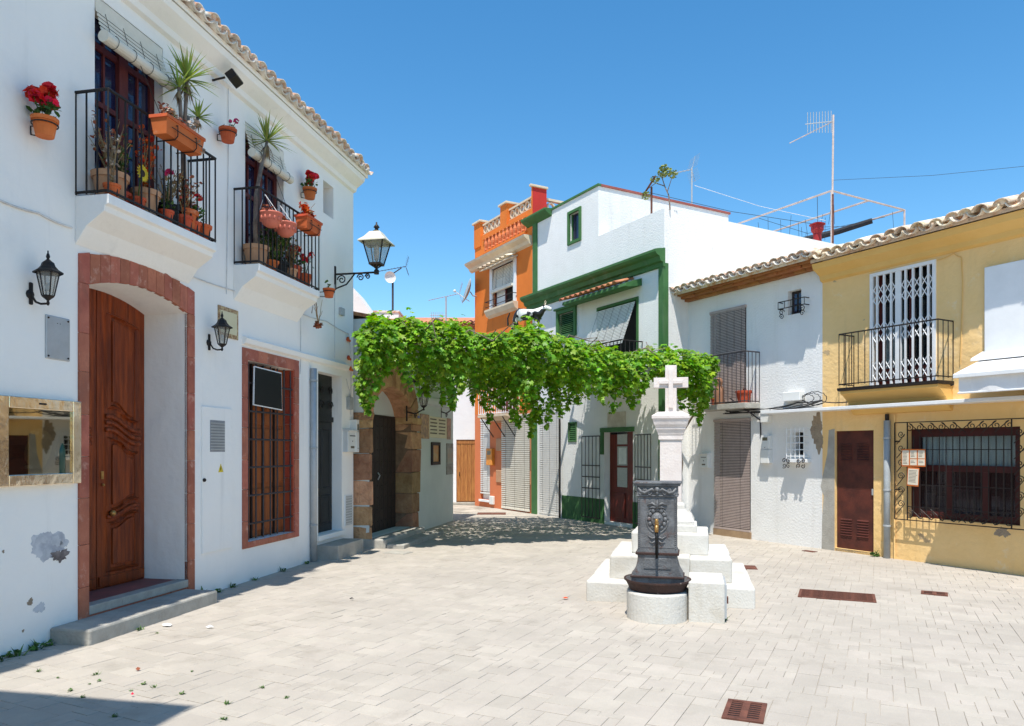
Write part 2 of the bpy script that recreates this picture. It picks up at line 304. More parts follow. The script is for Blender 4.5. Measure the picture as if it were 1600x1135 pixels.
# ------------------------------------------------------------------ ground and pavers
g = MB().add([(-150,-150,-.005),(150,-150,-.005),(150,150,-.005),(-150,150,-.005)], [(0,1,2,3)]).build('ground', M_SAND); tag(g, None, None, kind='structure')
PA = math.atan2(1, .5)          # the paving lies at an angle to every facade
pd = (math.cos(PA), math.sin(PA)); pn = (-pd[1], pd[0])
def left_x(y): return -5.265+.206*y
def inside_square(x, y):
    if y < 1.2 or y > 23.5: return False
    if x < (left_x(y)-.05 if y < 12.4 else -5.0+.206*y-.05): return False
    k = x+.565*y
    if x > 3.0 and y < 15.6: return k < 12.24+.1 and x < 10
    return k < 11.6
def paver_mb(b, w, d, x, y, dz, rz, tx=0, ty=0, ch=.002):
    ca, sa = math.cos(rz), math.sin(rz); vs = []
    for (u, v, z) in ((0,0,-.03),(w,0,-.03),(w,d,-.03),(0,d,-.03),(0,0,-ch),(w,0,-ch),(w,d,-ch),(0,d,-ch),(ch,ch,0),(w-ch,ch,0),(w-ch,d-ch,0),(ch,d-ch,0)):
        zz = z+dz+tx*(u-w/2)+ty*(v-d/2); vs.append((x+u*ca-v*sa, y+u*sa+v*ca, zz))
    b.add(vs, [(8,9,10,11),(4,5,9,8),(5,6,10,9),(6,7,11,10),(7,4,8,11),(0,1,5,4),(1,2,6,5),(2,3,7,6),(3,0,4,7)])
cells = []
rr = random.Random(3); UN = .079; used = set(); U0, V0_ = -76, -234
SIZES = [(2, 3), (3, 2), (2, 2), (3, 2), (2, 3), (3, 3), (1, 2), (2, 1), (4, 2)]
for iv in range(V0_, 190):
    iu = U0
    while iu < 355:
        if (iu, iv) in used: iu += 1; continue
        x = (iu*pd[0]+iv*pn[0])*UN; y = (iu*pd[1]+iv*pn[1])*UN
        if not (inside_square(x, y) and abs(x) < .78*y+1.8): iu += 1; continue
        for _ in range(8):
            a_, d_ = rr.choice(SIZES)
            if all((iu+i, iv+j) not in used for i in range(a_) for j in range(d_)): break
        else: a_, d_ = 1, 1
        for i in range(a_):
            for j in range(d_): used.add((iu+i, iv+j))
        ln, dep = a_*UN, d_*UN; cx = x+ln/2*pd[0]+dep/2*pn[0]; cy = y+ln/2*pd[1]+dep/2*pn[1]
        vis = cy > 4.2 and abs(cx) < .69*cy
        cells.append((ln*dep/cy**3 if vis else 0, ln, dep, x, y)); iu += a_
cells.sort(key=lambda c: -c[0]); GAP = .003
field = MB(); pcache = {}
def holed(x, y): return 0 < x-1.60 < .42 and 0 < y-4.35 < .45
for i, (a, ln, dep, x, y) in enumerate(cells):
    dz = rr.gauss(0, .0009); tx, ty = rr.gauss(0, .004), rr.gauss(0, .004)
    gx, gy = x+GAP*(pd[0]+pn[0])/2, y+GAP*(pd[1]+pn[1])/2
    if i < 300:
        key = (round(ln, 3), round(dep, 3))
        if key not in pcache:
            b = MB(); paver_mb(b, ln-GAP, dep-GAP, 0, 0, 0, 0); pcache[key] = b.mesh('paver', M_PAVE)
        inst(pcache[key], 'paver', g, (gx, gy, dz), (ty, -tx, PA))
    else: paver_mb(field, ln-GAP, dep-GAP, gx, gy, dz, PA, tx, ty)
fo = field.build('paver_field', M_PAVE, g, kind='stuff')

# ------------------------------------------------------------------ shared pieces
def tile_mesh(name, m, r0=.095, r1=.08, ln=.42, th=.014, up=True, n=7, plug=False):
    b = MB(); vs = []; sg = 1 if up else -1
    for (yy, r) in ((0, r0), (ln, r1)):
        for q in (r, r-th):
            for j in range(n+1):
                a = math.pi*j/n; vs.append((q*math.cos(a), yy, sg*q*math.sin(a)*.85))
    m1 = n+1; fs = []
    for j in range(n):
        fs += [(j, j+1, 2*m1+j+1, 2*m1+j), (m1+j+1, m1+j, 3*m1+j, 3*m1+j+1), (j+1, j, m1+j, m1+j+1), (2*m1+j, 2*m1+j+1, 3*m1+j+1, 3*m1+j)]
    fs += [(0, 2*m1, 3*m1, m1), (n, m1+n, 3*m1+n, 2*m1+n)]
    b.add(vs, fs)
    if plug: b.add([(r0*.93*math.cos(math.pi*j/n), .03, sg*r0*.8*math.sin(math.pi*j/n)) for j in range(n+1)], [tuple(range(n, -1, -1))])
    return b.mesh(name, m, True)
def eave_tiles(parent, s0, s1, out, z, pitch, m, sp=.215, rows=1, plugp=.0, jit=.012, r=.098):
    ca, sa = math.cos(pitch), math.sin(pitch)
    cov = tile_mesh('roof_tile', m, r, r*.86); chn = tile_mesh('roof_tile', m, r, r*.86, up=False); plg = tile_mesh('roof_tile', m, r, r*.86, plug=True)
    x = s0+sp/2; rr = random.Random(int(s0*100)+5)
    while x < s1:
        for k in range(rows):
            me = plg if (k == 0 and rr.random() < plugp) else cov
            dy = .34*k
            inst(me, 'roof_tile', parent, (x+rr.gauss(0, jit), -out+dy*ca+rr.gauss(0, jit*1.5), z+.055+dy*sa+rr.gauss(0, jit*.5)), (pitch+rr.gauss(0, .02), rr.gauss(0, .05), rr.gauss(0, .04)))
            if k == 0: inst(chn, 'roof_tile', parent, (x+sp/2+rr.gauss(0, jit*.5), -out-.02+rr.gauss(0, jit*.5), z+.075), (pitch, 0, 0))
        x += sp
def roof(parent, s0, s1, out, z, pitch, depth, m, th=.06, back=None):
    tp = math.tan(pitch); zr = z+(depth+out)*tp; yb = back or depth*2+out
    b = MB().prismx([(-out, z), (depth, zr), (yb, z), (yb, z-th), (depth, zr-th), (-out, z-th)][::-1], s0, s1)
    return b.build('roof', m, parent)
def railing(parent, path, z0, z1, sp, m, r=.009, rail=.014, sq=False, low=True, skip=()):
    """bars one by one under a handrail that follows path [(x,y)..]"""
    bar = MB().tube([(0,0,z0), (0,0,z1)], r, 6).mesh('bar', m)
    t = MB(); t.tube([(x, y, z1) for x, y in path], rail, 6); t.build('handrail', m, parent)
    if low: MB().tube([(x, y, z0+.02) for x, y in path], rail*.8, 6).build('bottom_rail', m, parent)
    for (a, c) in zip(path[:-1], path[1:]):
        l = math.hypot(c[0]-a[0], c[1]-a[1]); n = max(1, round(l/sp))
        for i in range(n+1):
            if i == 0 and a is not path[0]: continue
            q = i/n; inst(bar, 'bar', parent, (a[0]+(c[0]-a[0])*q, a[1]+(c[1]-a[1])*q, 0))
def scroll(b, x, y, z, r, turns=1.4, a0=0, sg=1, t=.006, n=26, flip=1):
    pts = []
    for i in range(n+1):
        q = i/n; a = a0+sg*turns*2*math.pi*q; rr_ = r*(1-.82*q); pts.append((x+flip*rr_*math.cos(a), y, z+rr_*math.sin(a)))
    b.tube(pts, t, 5)
def slats(parent, x0, x1, z0, z1, y, m, pitch=.028, name='slats', th=.010, lean=0.0, cords=3, gap=.34, cr=.0025):
    """a wooden blind: thin slats with cords; lean tilts the foot outwards"""
    b = MB(); n = int((z1-z0)/pitch); rr = random.Random(int(x0*91)+int(z1*10))
    for i in range(n):
        z = z1-(i+.5)*pitch; yy = y-lean*(z1-z)/(z1-z0); w = rr.uniform(-.003, .003)
        h = pitch*gap
        b.add([(x0+w,yy-th/2,z-h),(x1+w,yy-th/2,z-h),(x1+w,yy+th/2,z+h*.6),(x0+w,yy+th/2,z+h*.6),(x0+w,yy-th/2,z+h),(x1+w,yy-th/2,z+h)], [(0,1,5,4),(4,5,2,3),(0,3,2,1)])
    o = b.build(name, m, parent, kind='stuff')
    c = MB()
    for k in range(cords):
        x = x0+(x1-x0)*(k+.5)/cords; c.tube([(x, y-.012, z1), (x, y-.012-lean, z0)], cr, 4)
    c.build('cord', M_CORD, parent)
    return o
def pot(b, r, h, c=(0,0,0), rim=True):
    pr = [(0, 0), (r*.72, 0), (r*.95, h*.8)] + ([(r*1.06, h*.8), (r*1.1, h), (r*.98, h)] if rim else [(r, h), (r*.92, h)]) + [(r*.86, h*.86), (0, h*.86)]
    return b.lathe(pr, 18, c)
def blade(b, base, az, el, ln, w, droop=.3, n=4):
    """one strap leaf"""
    d = Vector((math.cos(az)*math.cos(el), math.sin(az)*math.cos(el), math.sin(el))); sd = Vector((-math.sin(az), math.cos(az), 0)); p = Vector(base); vs = []; fs = []
    for i in range(n+1):
        q = i/n; ww = w*(.55+.9*q if q < .4 else .91*(1-(q-.4)/.6)+.02)
        vs += [p-sd*ww+Vector((0,0,ww*.25)), p, p+sd*ww+Vector((0,0,ww*.25))]
        p = p+d*(ln/n); d = (d-Vector((0,0,droop/n))).normalized()
    for i in range(n):
        a = i*3; fs += [(a,a+1,a+4,a+3),(a+1,a+2,a+5,a+4)]
    b.add(vs, fs)
def leaf_cloud(b, rr, c, rad, n, size, sq=1.0):
    for _ in range(n):
        while True:
            p = [rr.uniform(-1, 1) for _ in range(3)]
            if sum(q*q for q in p) < 1: break
        x, y, z = c[0]+p[0]*rad[0], c[1]+p[1]*rad[1], c[2]+p[2]*rad[2]
        m = Matrix.Rotation(rr.uniform(0, 6.28), 3, 'Z') @ Matrix.Rotation(rr.gauss(.6, .5), 3, 'X') @ Matrix.Rotation(rr.uniform(0, 6.28), 3, 'Z')
        s = size*rr.uniform(.6, 1.25)
        vs = [m @ Vector(q)*s + Vector((x, y, z)) for q in ((0,-.5,0),(.45,-.15,.08),(.38,.35,.1),(0,.55,-.05),(-.38,.35,.1),(-.45,-.15,.08),(0,0,-.04))]
        b.add(vs, [(6,i,(i+1) % 6) for i in range(6)])
def flower(b, rr, c, r, petals=14):
    for k in range(petals):
        az = rr.uniform(0, 6.28); el = rr.uniform(-.2, 1.4); d = Vector((math.cos(az)*math.cos(el), math.sin(az)*math.cos(el), math.sin(el)))
        p = Vector(c)+d*r*.75; m = d.to_track_quat('Z', 'Y').to_matrix() @ Matrix.Rotation(rr.uniform(-.6, .6), 3, 'X')
        s = r*.85; vs = [m @ Vector(q)*s+p for q in ((-.5,-.3,.1),(.5,-.3,.1),(.6,.3,.05),(0,.6,.15),(-.6,.3,.05),(0,0,-.12))]
        b.add(vs, [(5,i,(i+1) % 5) for i in range(5)])
def stems(b, rr, c, n, h, spread, r=.006, k=4):
    tips = []
    for _ in range(n):
        az = rr.uniform(0, 6.28); sp = spread*rr.uniform(.2, 1); hh = h*rr.uniform(.55, 1.1); pts = []
        for i in range(k+1):
            q = i/k; pts.append((c[0]+math.cos(az)*sp*q**1.3+rr.gauss(0, .01)*q, c[1]+math.sin(az)*sp*q**1.3+rr.gauss(0, .01)*q, c[2]+hh*q))
        b.tube(pts, r, 4, r*.5); tips.append(pts)
    return tips

# ------------------------------------------------------------------ the long white house on the left
def px_rect(fr, pxl, pxr, yt, yb, out=0):
    return fr.s(pxl, out), fr.s(pxr, out), fr.z(pxl, yb, out), fr.z(pxl, yt, out)
LH = thing('white_house', 'long white two-storey house with two flowered balconies and a tiled eave', 'house', L)
LEND = 12.75; LTOP = 6.22
da, db = L.s(137), L.s(292); dz0, dz1 = .22, 3.32; DD = .6
ba, bb = L.s(148), L.s(254.5)
b2a, b2b = L.s(383), L.s(443)
wa, wb, wz0, wz1 = L.s(386), L.s(459), .50, 2.80
ka, kb = L.s(497), L.s(534); kz0, kz1 = .36, 3.0
sa_, sb_ = L.s(505), L.s(521)
kz1 = L.z(497, 580)
FLOOR = 3.93
lw = wall('wall', M_LEFT, LH, -1.5, LEND, -.1, LTOP, [(da, db, dz0, dz1, DD), (ba, bb, FLOOR, 5.88, .16), (b2a, b2b, FLOOR, 5.80, .16), (wa, wb, wz0, wz1, .2), (ka, kb, kz0, kz1, .22), (sa_, sb_, L.z(505, 332), L.z(505, 281), .28)], 5.5)
# arched head of the big doorway
def arch_z(q, spring, rise): return spring+rise*(1-(2*q-1)**2)
arc = [(da+(db-da)*i/14, arch_z(i/14, 3.17, .13)) for i in range(15)]
MB().prism(arc+[(db, dz1), (da, dz1)], .001, DD).build('arch_soffit', M_LEFT, lw)
# red stone surround, block by block, bedded in the wall
def stone(parent, name, m, x0, x1, z0, z1, y0, y1, bevel=.006):
    return MB().box(x0, x1, y0, y1, z0, z1).build(name, m, parent, bevel=bevel)
oa, ob = L.s(121.5), L.s(302.5)
rr = random.Random(11)
for (x0, x1) in ((oa, da), (db, ob)):
    z = .04
    while z < 3.15:
        h = rr.uniform(.33, .43); h = min(h, 3.17-z)
        if 3.17-(z+h) < .12: h = 3.17-z
        stone(lw, 'surround_block', M_REDST, x0, x1, z+.0015, z+h-.0015, -.018, .03, .003); z += h
n = 13
for i in range(n):
    q0, q1 = i/n, (i+1)/n; x0 = oa+(ob-oa)*q0+.002; x1 = oa+(ob-oa)*q1-.002
    def zi(x): q = (x-da)/(db-da); return arch_z(min(max(q, 0), 1), 3.17, .13)
    top = lambda q: 3.43+.10*(1-(2*q-1)**2)
    MB().prism([(x0, zi(x0)), (x1, zi(x1)), (x1, top(q1)+rr.gauss(0, .006)), (x0, top(q0)+rr.gauss(0, .006))], -.018, .03).build('surround_block', M_REDST, lw, bevel=.005)
# threshold
stone(lw, 'threshold', M_CONC, da, db, .15, dz0+.012, -.02, .12)
for i in range(5):
    q = da+(db-da)*i/5; stone(lw, 'riser_block', M_REDST, q+.003, q+(db-da)/5-.003, .03, .147, -.012, .02)
box('threshold_floor', mat('red_floor', (.30, .10, .085), (.2, .08, .07), .7, 5), lw, da, db, .12, DD, dz0-.05, dz0+.006)
# the door: two leaves with scrolled panels
def panel_ring(b, pts, y0, y1, w):
    n = len(pts); cx = sum(p[0] for p in pts)/n; cz = sum(p[1] for p in pts)/n
    inn = [(p[0]+(cx-p[0])*w/max(abs(p[0]-cx), .05), p[1]+(cz-p[1])*w/max(abs(p[1]-cz), .12)) for p in pts]
    mid = [((p[0]+q[0])/2, (p[1]+q[1])/2) for p, q in zip(pts, inn)]
    vs = [(p[0], y1, p[1]) for p in pts]+[(p[0], y0, p[1]) for p in mid]+[(p[0], y1+.004, p[1]) for p in inn]; fs = []
    for k in range(2):
        for i in range(n): j = (i+1) % n; fs.append((k*n+i, k*n+j, (k+1)*n+j, (k+1)*n+i))
    b.add(vs, fs)
dm = (da+db)/2
def raised(d, lo_e, hi_e, y1):
    m_ = .075; xa, xb = lo_e[0][0]+m_, lo_e[-1][0]-m_; k = [(p[0]-lo_e[0][0])/(lo_e[-1][0]-lo_e[0][0]) for p in lo_e]
    MB().prism([(xa+(xb-xa)*q, p[1]+m_) for q, p in zip(k, lo_e)]+[(xa+(xb-xa)*q, p[1]-m_) for q, p in list(zip(k, hi_e))[::-1]], y1-.02, y1+.002).build('raised_panel', M_BRN, d, bevel=.012)
for (x0, x1) in ((da+.005, dm-.004), (dm+.004, db-.005)):
    cols = [x0+(x1-x0)*i/8 for i in range(9)]
    pf = lambda x: arch_z((x-da)/(db-da), 3.17, .13)
    d = MB().prism([(x0, dz0+.01), (x1, dz0+.01)]+[(x, pf(x)+.02) for x in cols[::-1]], DD-.07, DD-.01).build('door', M_BRN, LH, bevel=.004)
    mx0, mx1 = x0+.13, x1-.11; y1 = DD-.07; y0 = y1-.034
    wv = lambda q, zc, amp: zc-amp*math.sin((q-.5)*math.pi*1.2)
    top = [(mx0+(mx1-mx0)*i/10, pf(mx0+(mx1-mx0)*i/10)-.2) for i in range(11)]
    bot = [(mx0+(mx1-mx0)*i/10, wv(i/10, 2.02, .075)) for i in range(11)]
    b = MB(); panel_ring(b, bot+top[::-1], y0, y1, .045); b.build('panel_moulding', M_BRN, d); raised(d, bot, top, y1)
    t2 = [(mx0+(mx1-mx0)*i/10, wv(i/10, 1.72, .075)) for i in range(11)]; b2 = [(mx0+(mx1-mx0)*i/10, wv(i/10, 1.06, -.05)) for i in range(11)]
    b = MB(); panel_ring(b, b2+t2[::-1], y0, y1, .045); b.build('panel_moulding', M_BRN, d); raised(d, b2, t2, y1)
    t3 = [(mx0+(mx1-mx0)*i/10, wv(i/10, .96, -.05)) for i in range(11)]
    b3 = [(p[0], dz0+.16) for p in t3]; b = MB(); panel_ring(b, b3+t3[::-1], y0, y1, .045); b.build('panel_moulding', M_BRN, d); raised(d, b3, t3, y1)
    b = MB()
    for zc, am in ((1.94, .075), (1.87, .08), (1.80, .075)):
        b.tube([(mx0-.02+(mx1-mx0+.04)*i/14, y1-.008, wv(i/14, zc, am)) for i in range(15)], .024, 8)
    b.build('carved_rail', M_BRN, d, smooth=True)
    MB().tube([(mx0+(mx1-mx0)*i/14, y1-.006, wv(i/14, 1.01, -.05)) for i in range(15)], .022, 8).build('carved_rail', M_BRN, d, smooth=True)
    box('kick_rail', M_BRN, d, x0+.02, x1-.02, y1-.018, y1+.01, dz0+.03, dz0+.13, .004)
    MB().ball((x0+.18, y1-.04, 1.0), .032, 10, 6).build('knob', M_TAP, d, smooth=True)
    if x0 > da+.2:
        box('lock_plate', M_TAP, d, x0+.05, x0+.085, y1-.012, y1, 1.36, 1.44, .002); MB().ball((x0+.067, y1-.02, 1.30), .016, 8, 5).build('keyhole', M_TAP, d)
# eave cornice, roof and tiles
MB().prismx([(0, 6.02), (-.05, 6.04), (-.07, 6.10), (-.15, 6.16), (-.20, 6.20), (-.22, 6.27), (0, 6.27)], -1.5, LEND).build('cornice', M_LEFT, LH)
lr = roof(LH, -1.5, LEND+.06, .24, 6.335, R(15), 5.0, M_LEFT)
eave_tiles(lr, 2.5, LEND+.08, .31, 6.315, R(15), M_TILE, .205, 1, .5)
# low hood over the red window and black door
MB().prismx([(0, 2.98), (-.05, 3.0), (-.07, 3.06), (-.05, 3.08), (0, 3.09)], L.s(378), L.s(541)).build('hood_moulding', M_LEFT, LH)
# balconies
def left_balcony(s0, s1, oa_, ob_, top):
    b = MB().prismx([(0, FLOOR), (-.345, FLOOR), (-.345, FLOOR-.085), (-.31, FLOOR-.10), (-.30, FLOOR-.15), (-.12, FLOOR-.27), (-.04, FLOOR-.38), (0, FLOOR-.43)], s0, s1)
    sl_ = b.build('balcony', M_LEFT, LH, bevel=.006)
    railing(sl_, [(s0+.01, 0), (s0+.01, -.335), (s1-.01, -.335), (s1-.01, 0)], FLOOR+.012, FLOOR+.93, .105, M_IRON, .0085, .016)
    y = .15; w = MB(); fw = .07
    w.box(oa_, oa_+fw, y-.05, y, FLOOR, top).box(ob_-fw, ob_, y-.05, y, FLOOR, top).box(oa_+fw, ob_-fw, y-.05, y, top-fw, top).box((oa_+ob_)/2-.06, (oa_+ob_)/2+.06, y-.07, y, FLOOR, top-fw)
    win = w.build('balcony_door', M_MAROON, LH, bevel=.003)
    for (x0, x1) in ((oa_+fw, (oa_+ob_)/2-.06), ((oa_+ob_)/2+.06, ob_-fw)):
        f = MB(); f.box(x0, x1, y-.045, y-.01, FLOOR, FLOOR+.35).box(x0, x1, y-.045, y-.01, FLOOR+1.0, FLOOR+1.05).box(x0, x1, y-.045, y-.01, top-.42, top-.36); f.box((x0+x1)/2-.012, (x0+x1)/2+.012, y-.042, y-.012, FLOOR+.35, top-fw)
        f.build('glazing_bars', M_MAROON, win)
        box('pane', M_GLASSB, win, x0, x1, y-.022, y-.016, FLOOR+.35, top-fw)
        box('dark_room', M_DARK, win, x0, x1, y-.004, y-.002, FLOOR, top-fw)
left_balcony(6.72, 8.33, ba, bb, 5.88)
left_balcony(9.20, 10.81, b2a, b2b, 5.80)
def rolled_blind(s0, s1, top, label):
    t = thing('rolled_blind', label, 'blind', L, s0, 0, top)
    w = s1-s0
    box('head_box', M_BLIND, t, 0.01, w-.01, .0, .10, -.14, -.01, .004)
    slats(t, .0, w, -.40, -.12, .0, M_BLIND, .044, th=.012, lean=.08, cords=4, gap=.31)
    # the rolled foot
    b = MB(); b.tube([(-.01, -.10, -.40), (w+.01, -.10, -.40)], .058, 14); b.build('roll', M_BLIND, t)
    c = MB()
    for k in range(4):
        x = w*(k+.5)/4; c.tube([(x+.0, -.10+.064*math.cos(a), -.40+.064*math.sin(a)) for a in [i*2*math.pi/12 for i in range(13)]], .003, 4)
    c.tube([(w*.45, -.12, -.40), (w*.8, -.25, -1.1), (w*1.02, -.33, -1.05)], .004, 4)
    c.build('cord', M_CORD, t)
rolled_blind(ba, bb, 5.88, 'ivory roll-up blind over the balcony door above the arched doorway')
rolled_blind(b2a, b2b, 5.80, 'ivory roll-up blind over the balcony door above the red-framed window')
# red-framed barred window
xo0, xo1 = L.s(378), L.s(466); zo0, zo1 = .42, 2.95
fb = []
for (x0, x1) in ((xo0, wa), (wb, xo1)):
    z = zo0
    while z < zo1-.02:
        h = min(rr.uniform(.34, .42), zo1-z); 
        if zo1-(z+h) < .1: h = zo1-z
        stone(lw, 'window_surround_tile', M_REDST, x0, x1, z+.002, z+h-.002, -.016, .03, .004); z += h
for zz, hh in ((wz1, zo1), (zo0, wz0)):
    k = 5
    for i in range(k):
        stone(lw, 'window_surround_tile', M_REDST, wa+(wb-wa)*i/k+.002, wa+(wb-wa)*(i+1)/k-.002, min(zz, hh)+.001, max(zz, hh)-.001, -.016, .03, .004)
k = 6
for i in range(k):   # tiled reveal on the far side
    z = wz0+(wz1-wz0)*i/k; stone(lw, 'reveal_tile', mat('red_glazed_reveal', (.50, .10, .05), (.40, .07, .04), .5, 5, rnd=.1), wb-.012, wb+.01, z+.002, z+(wz1-wz0)/k-.002, .0, .19, .003)
lwin = box('window', M_SHUT, LH, wa+.01, wb-.02, .15, .18, wz0+.01, wz1-.01)
for i in range(4):
    x0 = wa+.03+(wb-wa-.06)*i/4; x1 = wa+.03+(wb-wa-.06)*(i+1)/4
    for (z0, z1) in ((wz0+.10, 1.15), (1.22, 1.95), (2.0, wz1-.08)): box('shutter_panel', M_SHUT, lwin, x0+.04, x1-.04, .128, .15, z0, z1, .008)
    if i: box('shutter_stile', M_DARKW, lwin, x0-.012, x0+.012, .12, .15, wz0+.01, wz1-.01)
gb = MB().tube([(0,0,wz0+.02),(0,0,wz1-.02)], .011, 6).mesh('bar', M_IRONG)
for i in range(7): inst(gb, 'bar', lwin, (wa+.06+(wb-wa-.12)*i/6, .02, 0))
for i in range(6):
    z = wz0+.22+i*.36; MB().tube([(wa-.01, .02, z), (wb+.01, .02, z)], .013, 6).build('cross_bar', M_IRONG, lwin)
t = thing('notice_board', 'blank black board with white edge hung on the red-framed window grille', 'board', L, L.s(392), .035, L.z(392, 637))
w_, h_ = L.s(437)-L.s(392), L.z(392, 572)-L.z(392, 637)
MB().prism([(0, 0.03), (w_, 0), (w_*.97, h_*.97), (.02, h_)], -.004, .012).build('backing', M_WPAINT, t)
MB().prism([(.014, .042), (w_-.012, .014), (w_*.97-.012, h_*.97-.015), (.03, h_-.016)], -.008, -.003).build('black_face', M_BLACK, t)
# black street door
kd = box('black_door', M_BLKDOOR, LH, ka+.01, kb-.01, .17, .21, kz0, kz1)
for (z0, z1) in ((kz0+.12, .95), (1.05, 2.0)):
    for (x0, x1) in ((ka+.08, (ka+kb)/2-.03), ((ka+kb)/2+.03, kb-.08)): 
        b = MB(); panel_ring(b, [(x0, z0), (x1, z0), (x1, z1), (x0, z1)], .152, .17, .03); b.build('panel_moulding', M_BLKDOOR, kd)
box('transom', M_BLKDOOR, kd, ka+.01, kb-.01, .14, .17, 2.12, 2.2); b = MB()
for i in range(3):
    x = ka+.1+(kb-ka-.2)*i/2; scroll(b, x, .15, 2.38, .09, 1.5, 0, 1, .008); scroll(b, x, .15, 2.62, .08, 1.5, 3, -1, .008)
b.build('transom_scrolls', M_IRON, kd, kind='stuff')
box('sill', M_LEFT, LH, ka-.06, kb+.04, -.05, .17, kz0-.08, kz0-.002, .004)
box('door_handle', M_STEEL, kd, ka+.14, ka+.17, .13, .17, 1.25, 1.62, .004)
swin = box('small_window', M_MAROON, LH, sa_+.02, sb_-.02, .24, .27, L.z(505, 332)+.02, L.z(505, 281)-.02)
box('pane', M_GLASSB, swin, sa_+.05, sb_-.05, .232, .238, L.z(505, 332)+.06, L.z(505, 281)-.06)
# peeled plaster
def blob(parent, name, m, cx, cz, rx, rz, n=22, y=-.0015, seed=1, p=.25):
    q = random.Random(seed); poly = []
    n = n*3; ph = [q.uniform(0, 6.28) for _ in range(6)]
    for i in range(n):
        a = 2*math.pi*i/n; k = 1+p*(.5*math.sin(2*a+ph[0])+.45*math.sin(3*a+ph[1])+.3*math.sin(7*a+ph[2])+.22*math.sin(13*a+ph[3]))+q.uniform(-p, p)*.28; poly.append((cx+rx*k*math.cos(a), cz+rz*k*math.sin(a)))
    MB().prism(poly, y, y+.01).build(name, m, parent)
def lp(px, py): return L.sz(px, py)
s_, z_ = lp(76, 852); blob(lw, 'peeled_patch', M_PEEL, s_, z_, .17, .13, 26, seed=4, p=.22)
for k, (px, py, r_) in enumerate(((64, 843, .05), (88, 846, .06), (72, 865, .045), (98, 851, .035))): blob(lw, 'peeled_layer', mat('grey_limewash', (.55, .57, .60), (.42, .44, .47), .95, 9), *lp(px, py), r_, r_*.8, 14, -.003, seed=60+k, p=.4)
blob(lw, 'bare_patch', mat('dark_bare_render', (.10, .085, .085), (.25, .22, .21), .95, 12, bump=.6), lp(94, 868)[0], lp(94, 868)[1], .075, .055, 20, -.005, 8, .4)
for k, (px, py, r_) in enumerate(((47, 941, .03), (62, 950, .05), (99, 984, .022), (36, 986, .012), (5, 862, .012))): blob(lw, 'chipped_patch', M_PEELB if k != 1 else M_PEEL, *lp(px, py), r_, r_*.9, 14, seed=20+k, p=.35)

# doorstep blocks
t = MB().box(0, 1.83, -.40, 0, -.02, .135).build('door_step', M_CONC, None, L.P(6.44, 0, 0), (0, 0, L.ang), bevel=.02); tag(t, 'long concrete step in front of the arched brown door', 'step')
t = MB().box(0, .95, -.36, 0, -.02, .22).build('door_step', M_CONC, None, L.P(L.s(494), 0, 0), (0, 0, L.ang), bevel=.012); tag(t, 'short concrete step in front of the narrow black door', 'step')
# ------------------------------------------------------------------ things fixed to the left house
def wall_lantern(px, py_top, py_bot, label, sc=1.0):
    """black six-sided lantern carried on a curled arm"""
    out = .17; s = L.s(px, out); zt, zb = L.z(px, py_top, out), L.z(px, py_bot, out); H = zt-zb
    t = thing('wall_lantern', label, 'lantern', L, s, out, zb, group='black wall lanterns on the left house')
    k = H
    b = MB().lathe([(0, .0), (.018*k, .01*k), (.03*k, .05*k), (.018*k, .09*k), (.05*k, .12*k), (.10*k, .16*k), (.105*k, .185*k), (0, .185*k)], 6); b.build('base', M_IRON, t)
    r0, r1, z0, z1 = .10*k, .185*k, .18*k, .60*k
    cage = MB()
    for i in range(6):
        a = math.pi/3*i; cage.tube([(r0*math.cos(a), r0*math.sin(a), z0), (r1*math.cos(a), r1*math.sin(a), z1)], .009*k*1.3, 5)
    cage.build('cage', M_IRON, t)
    for i in range(6):
        a, c = math.pi/3*i, math.pi/3*(i+1); q = .96
        MB().add([(r0*q*math.cos(a), r0*q*math.sin(a), z0), (r0*q*math.cos(c), r0*q*math.sin(c), z0), (r1*q*math.cos(c), r1*q*math.sin(c), z1), (r1*q*math.cos(a), r1*q*math.sin(a), z1)], [(0,1,2,3)]).build('pane', M_LGLASS, t)
    MB().lathe([(.25*k, .585*k), (.25*k, .61*k), (.17*k, .66*k), (.12*k, .72*k), (.10*k, .78*k), (.05*k, .82*k), (.02*k, .85*k), (.035*k, .89*k), (.025*k, .93*k), (.012*k, .96*k), (.012*k, k), (0, k)], 6).build('roof', M_IRON, t)
    MB().ball((0, 0, .34*k), .05*k, 8, 6, (1, 1, 1.6)).build('bulb', M_WPLAS, t, smooth=True)
    arm = MB().tube([(0, 0, .04*k), (-.02, .05, .03*k), (-.02, .10, .07*k), (-.01, .15, .2*k)], .02*k, 8); arm.build('arm', M_IRON, t)
    MB().lathe([(0, -.03), (.05*k, -.025), (.085*k, -.01), (.085*k, .0)], 10, (-.01, out, .22*k), axis='y').build('back_plate', M_IRON, t).scale = (1, 1, 1)
    box('back_scroll', M_IRON, t, -.045*k, .03*k, out-.018, out+.004, .03*k, .44*k, .01)
wall_lantern(75, 392, 478, 'black wall lantern above the brass display case')
wall_lantern(347, 487, 549, 'black wall lantern in front of the small painted tile plaque')
t = MB().box(0, L.s(371)-L.s(340), -.012, 0.01, 0, .36).build('tile_plaque', mat('tile_border', (.52, .40, .22), (.25, .12, .06), .5, 30, .4, .6), None, L.P(L.s(340), 0, L.z(340, 524)), (0, 0, L.ang)); tag(t, 'small painted tile plaque with ornate border behind a black lantern', 'plaque')
MB().box(.035, L.s(371)-L.s(340)-.035, -.016, -.011, .05, .31).build('picture', M_SIGNT, t)
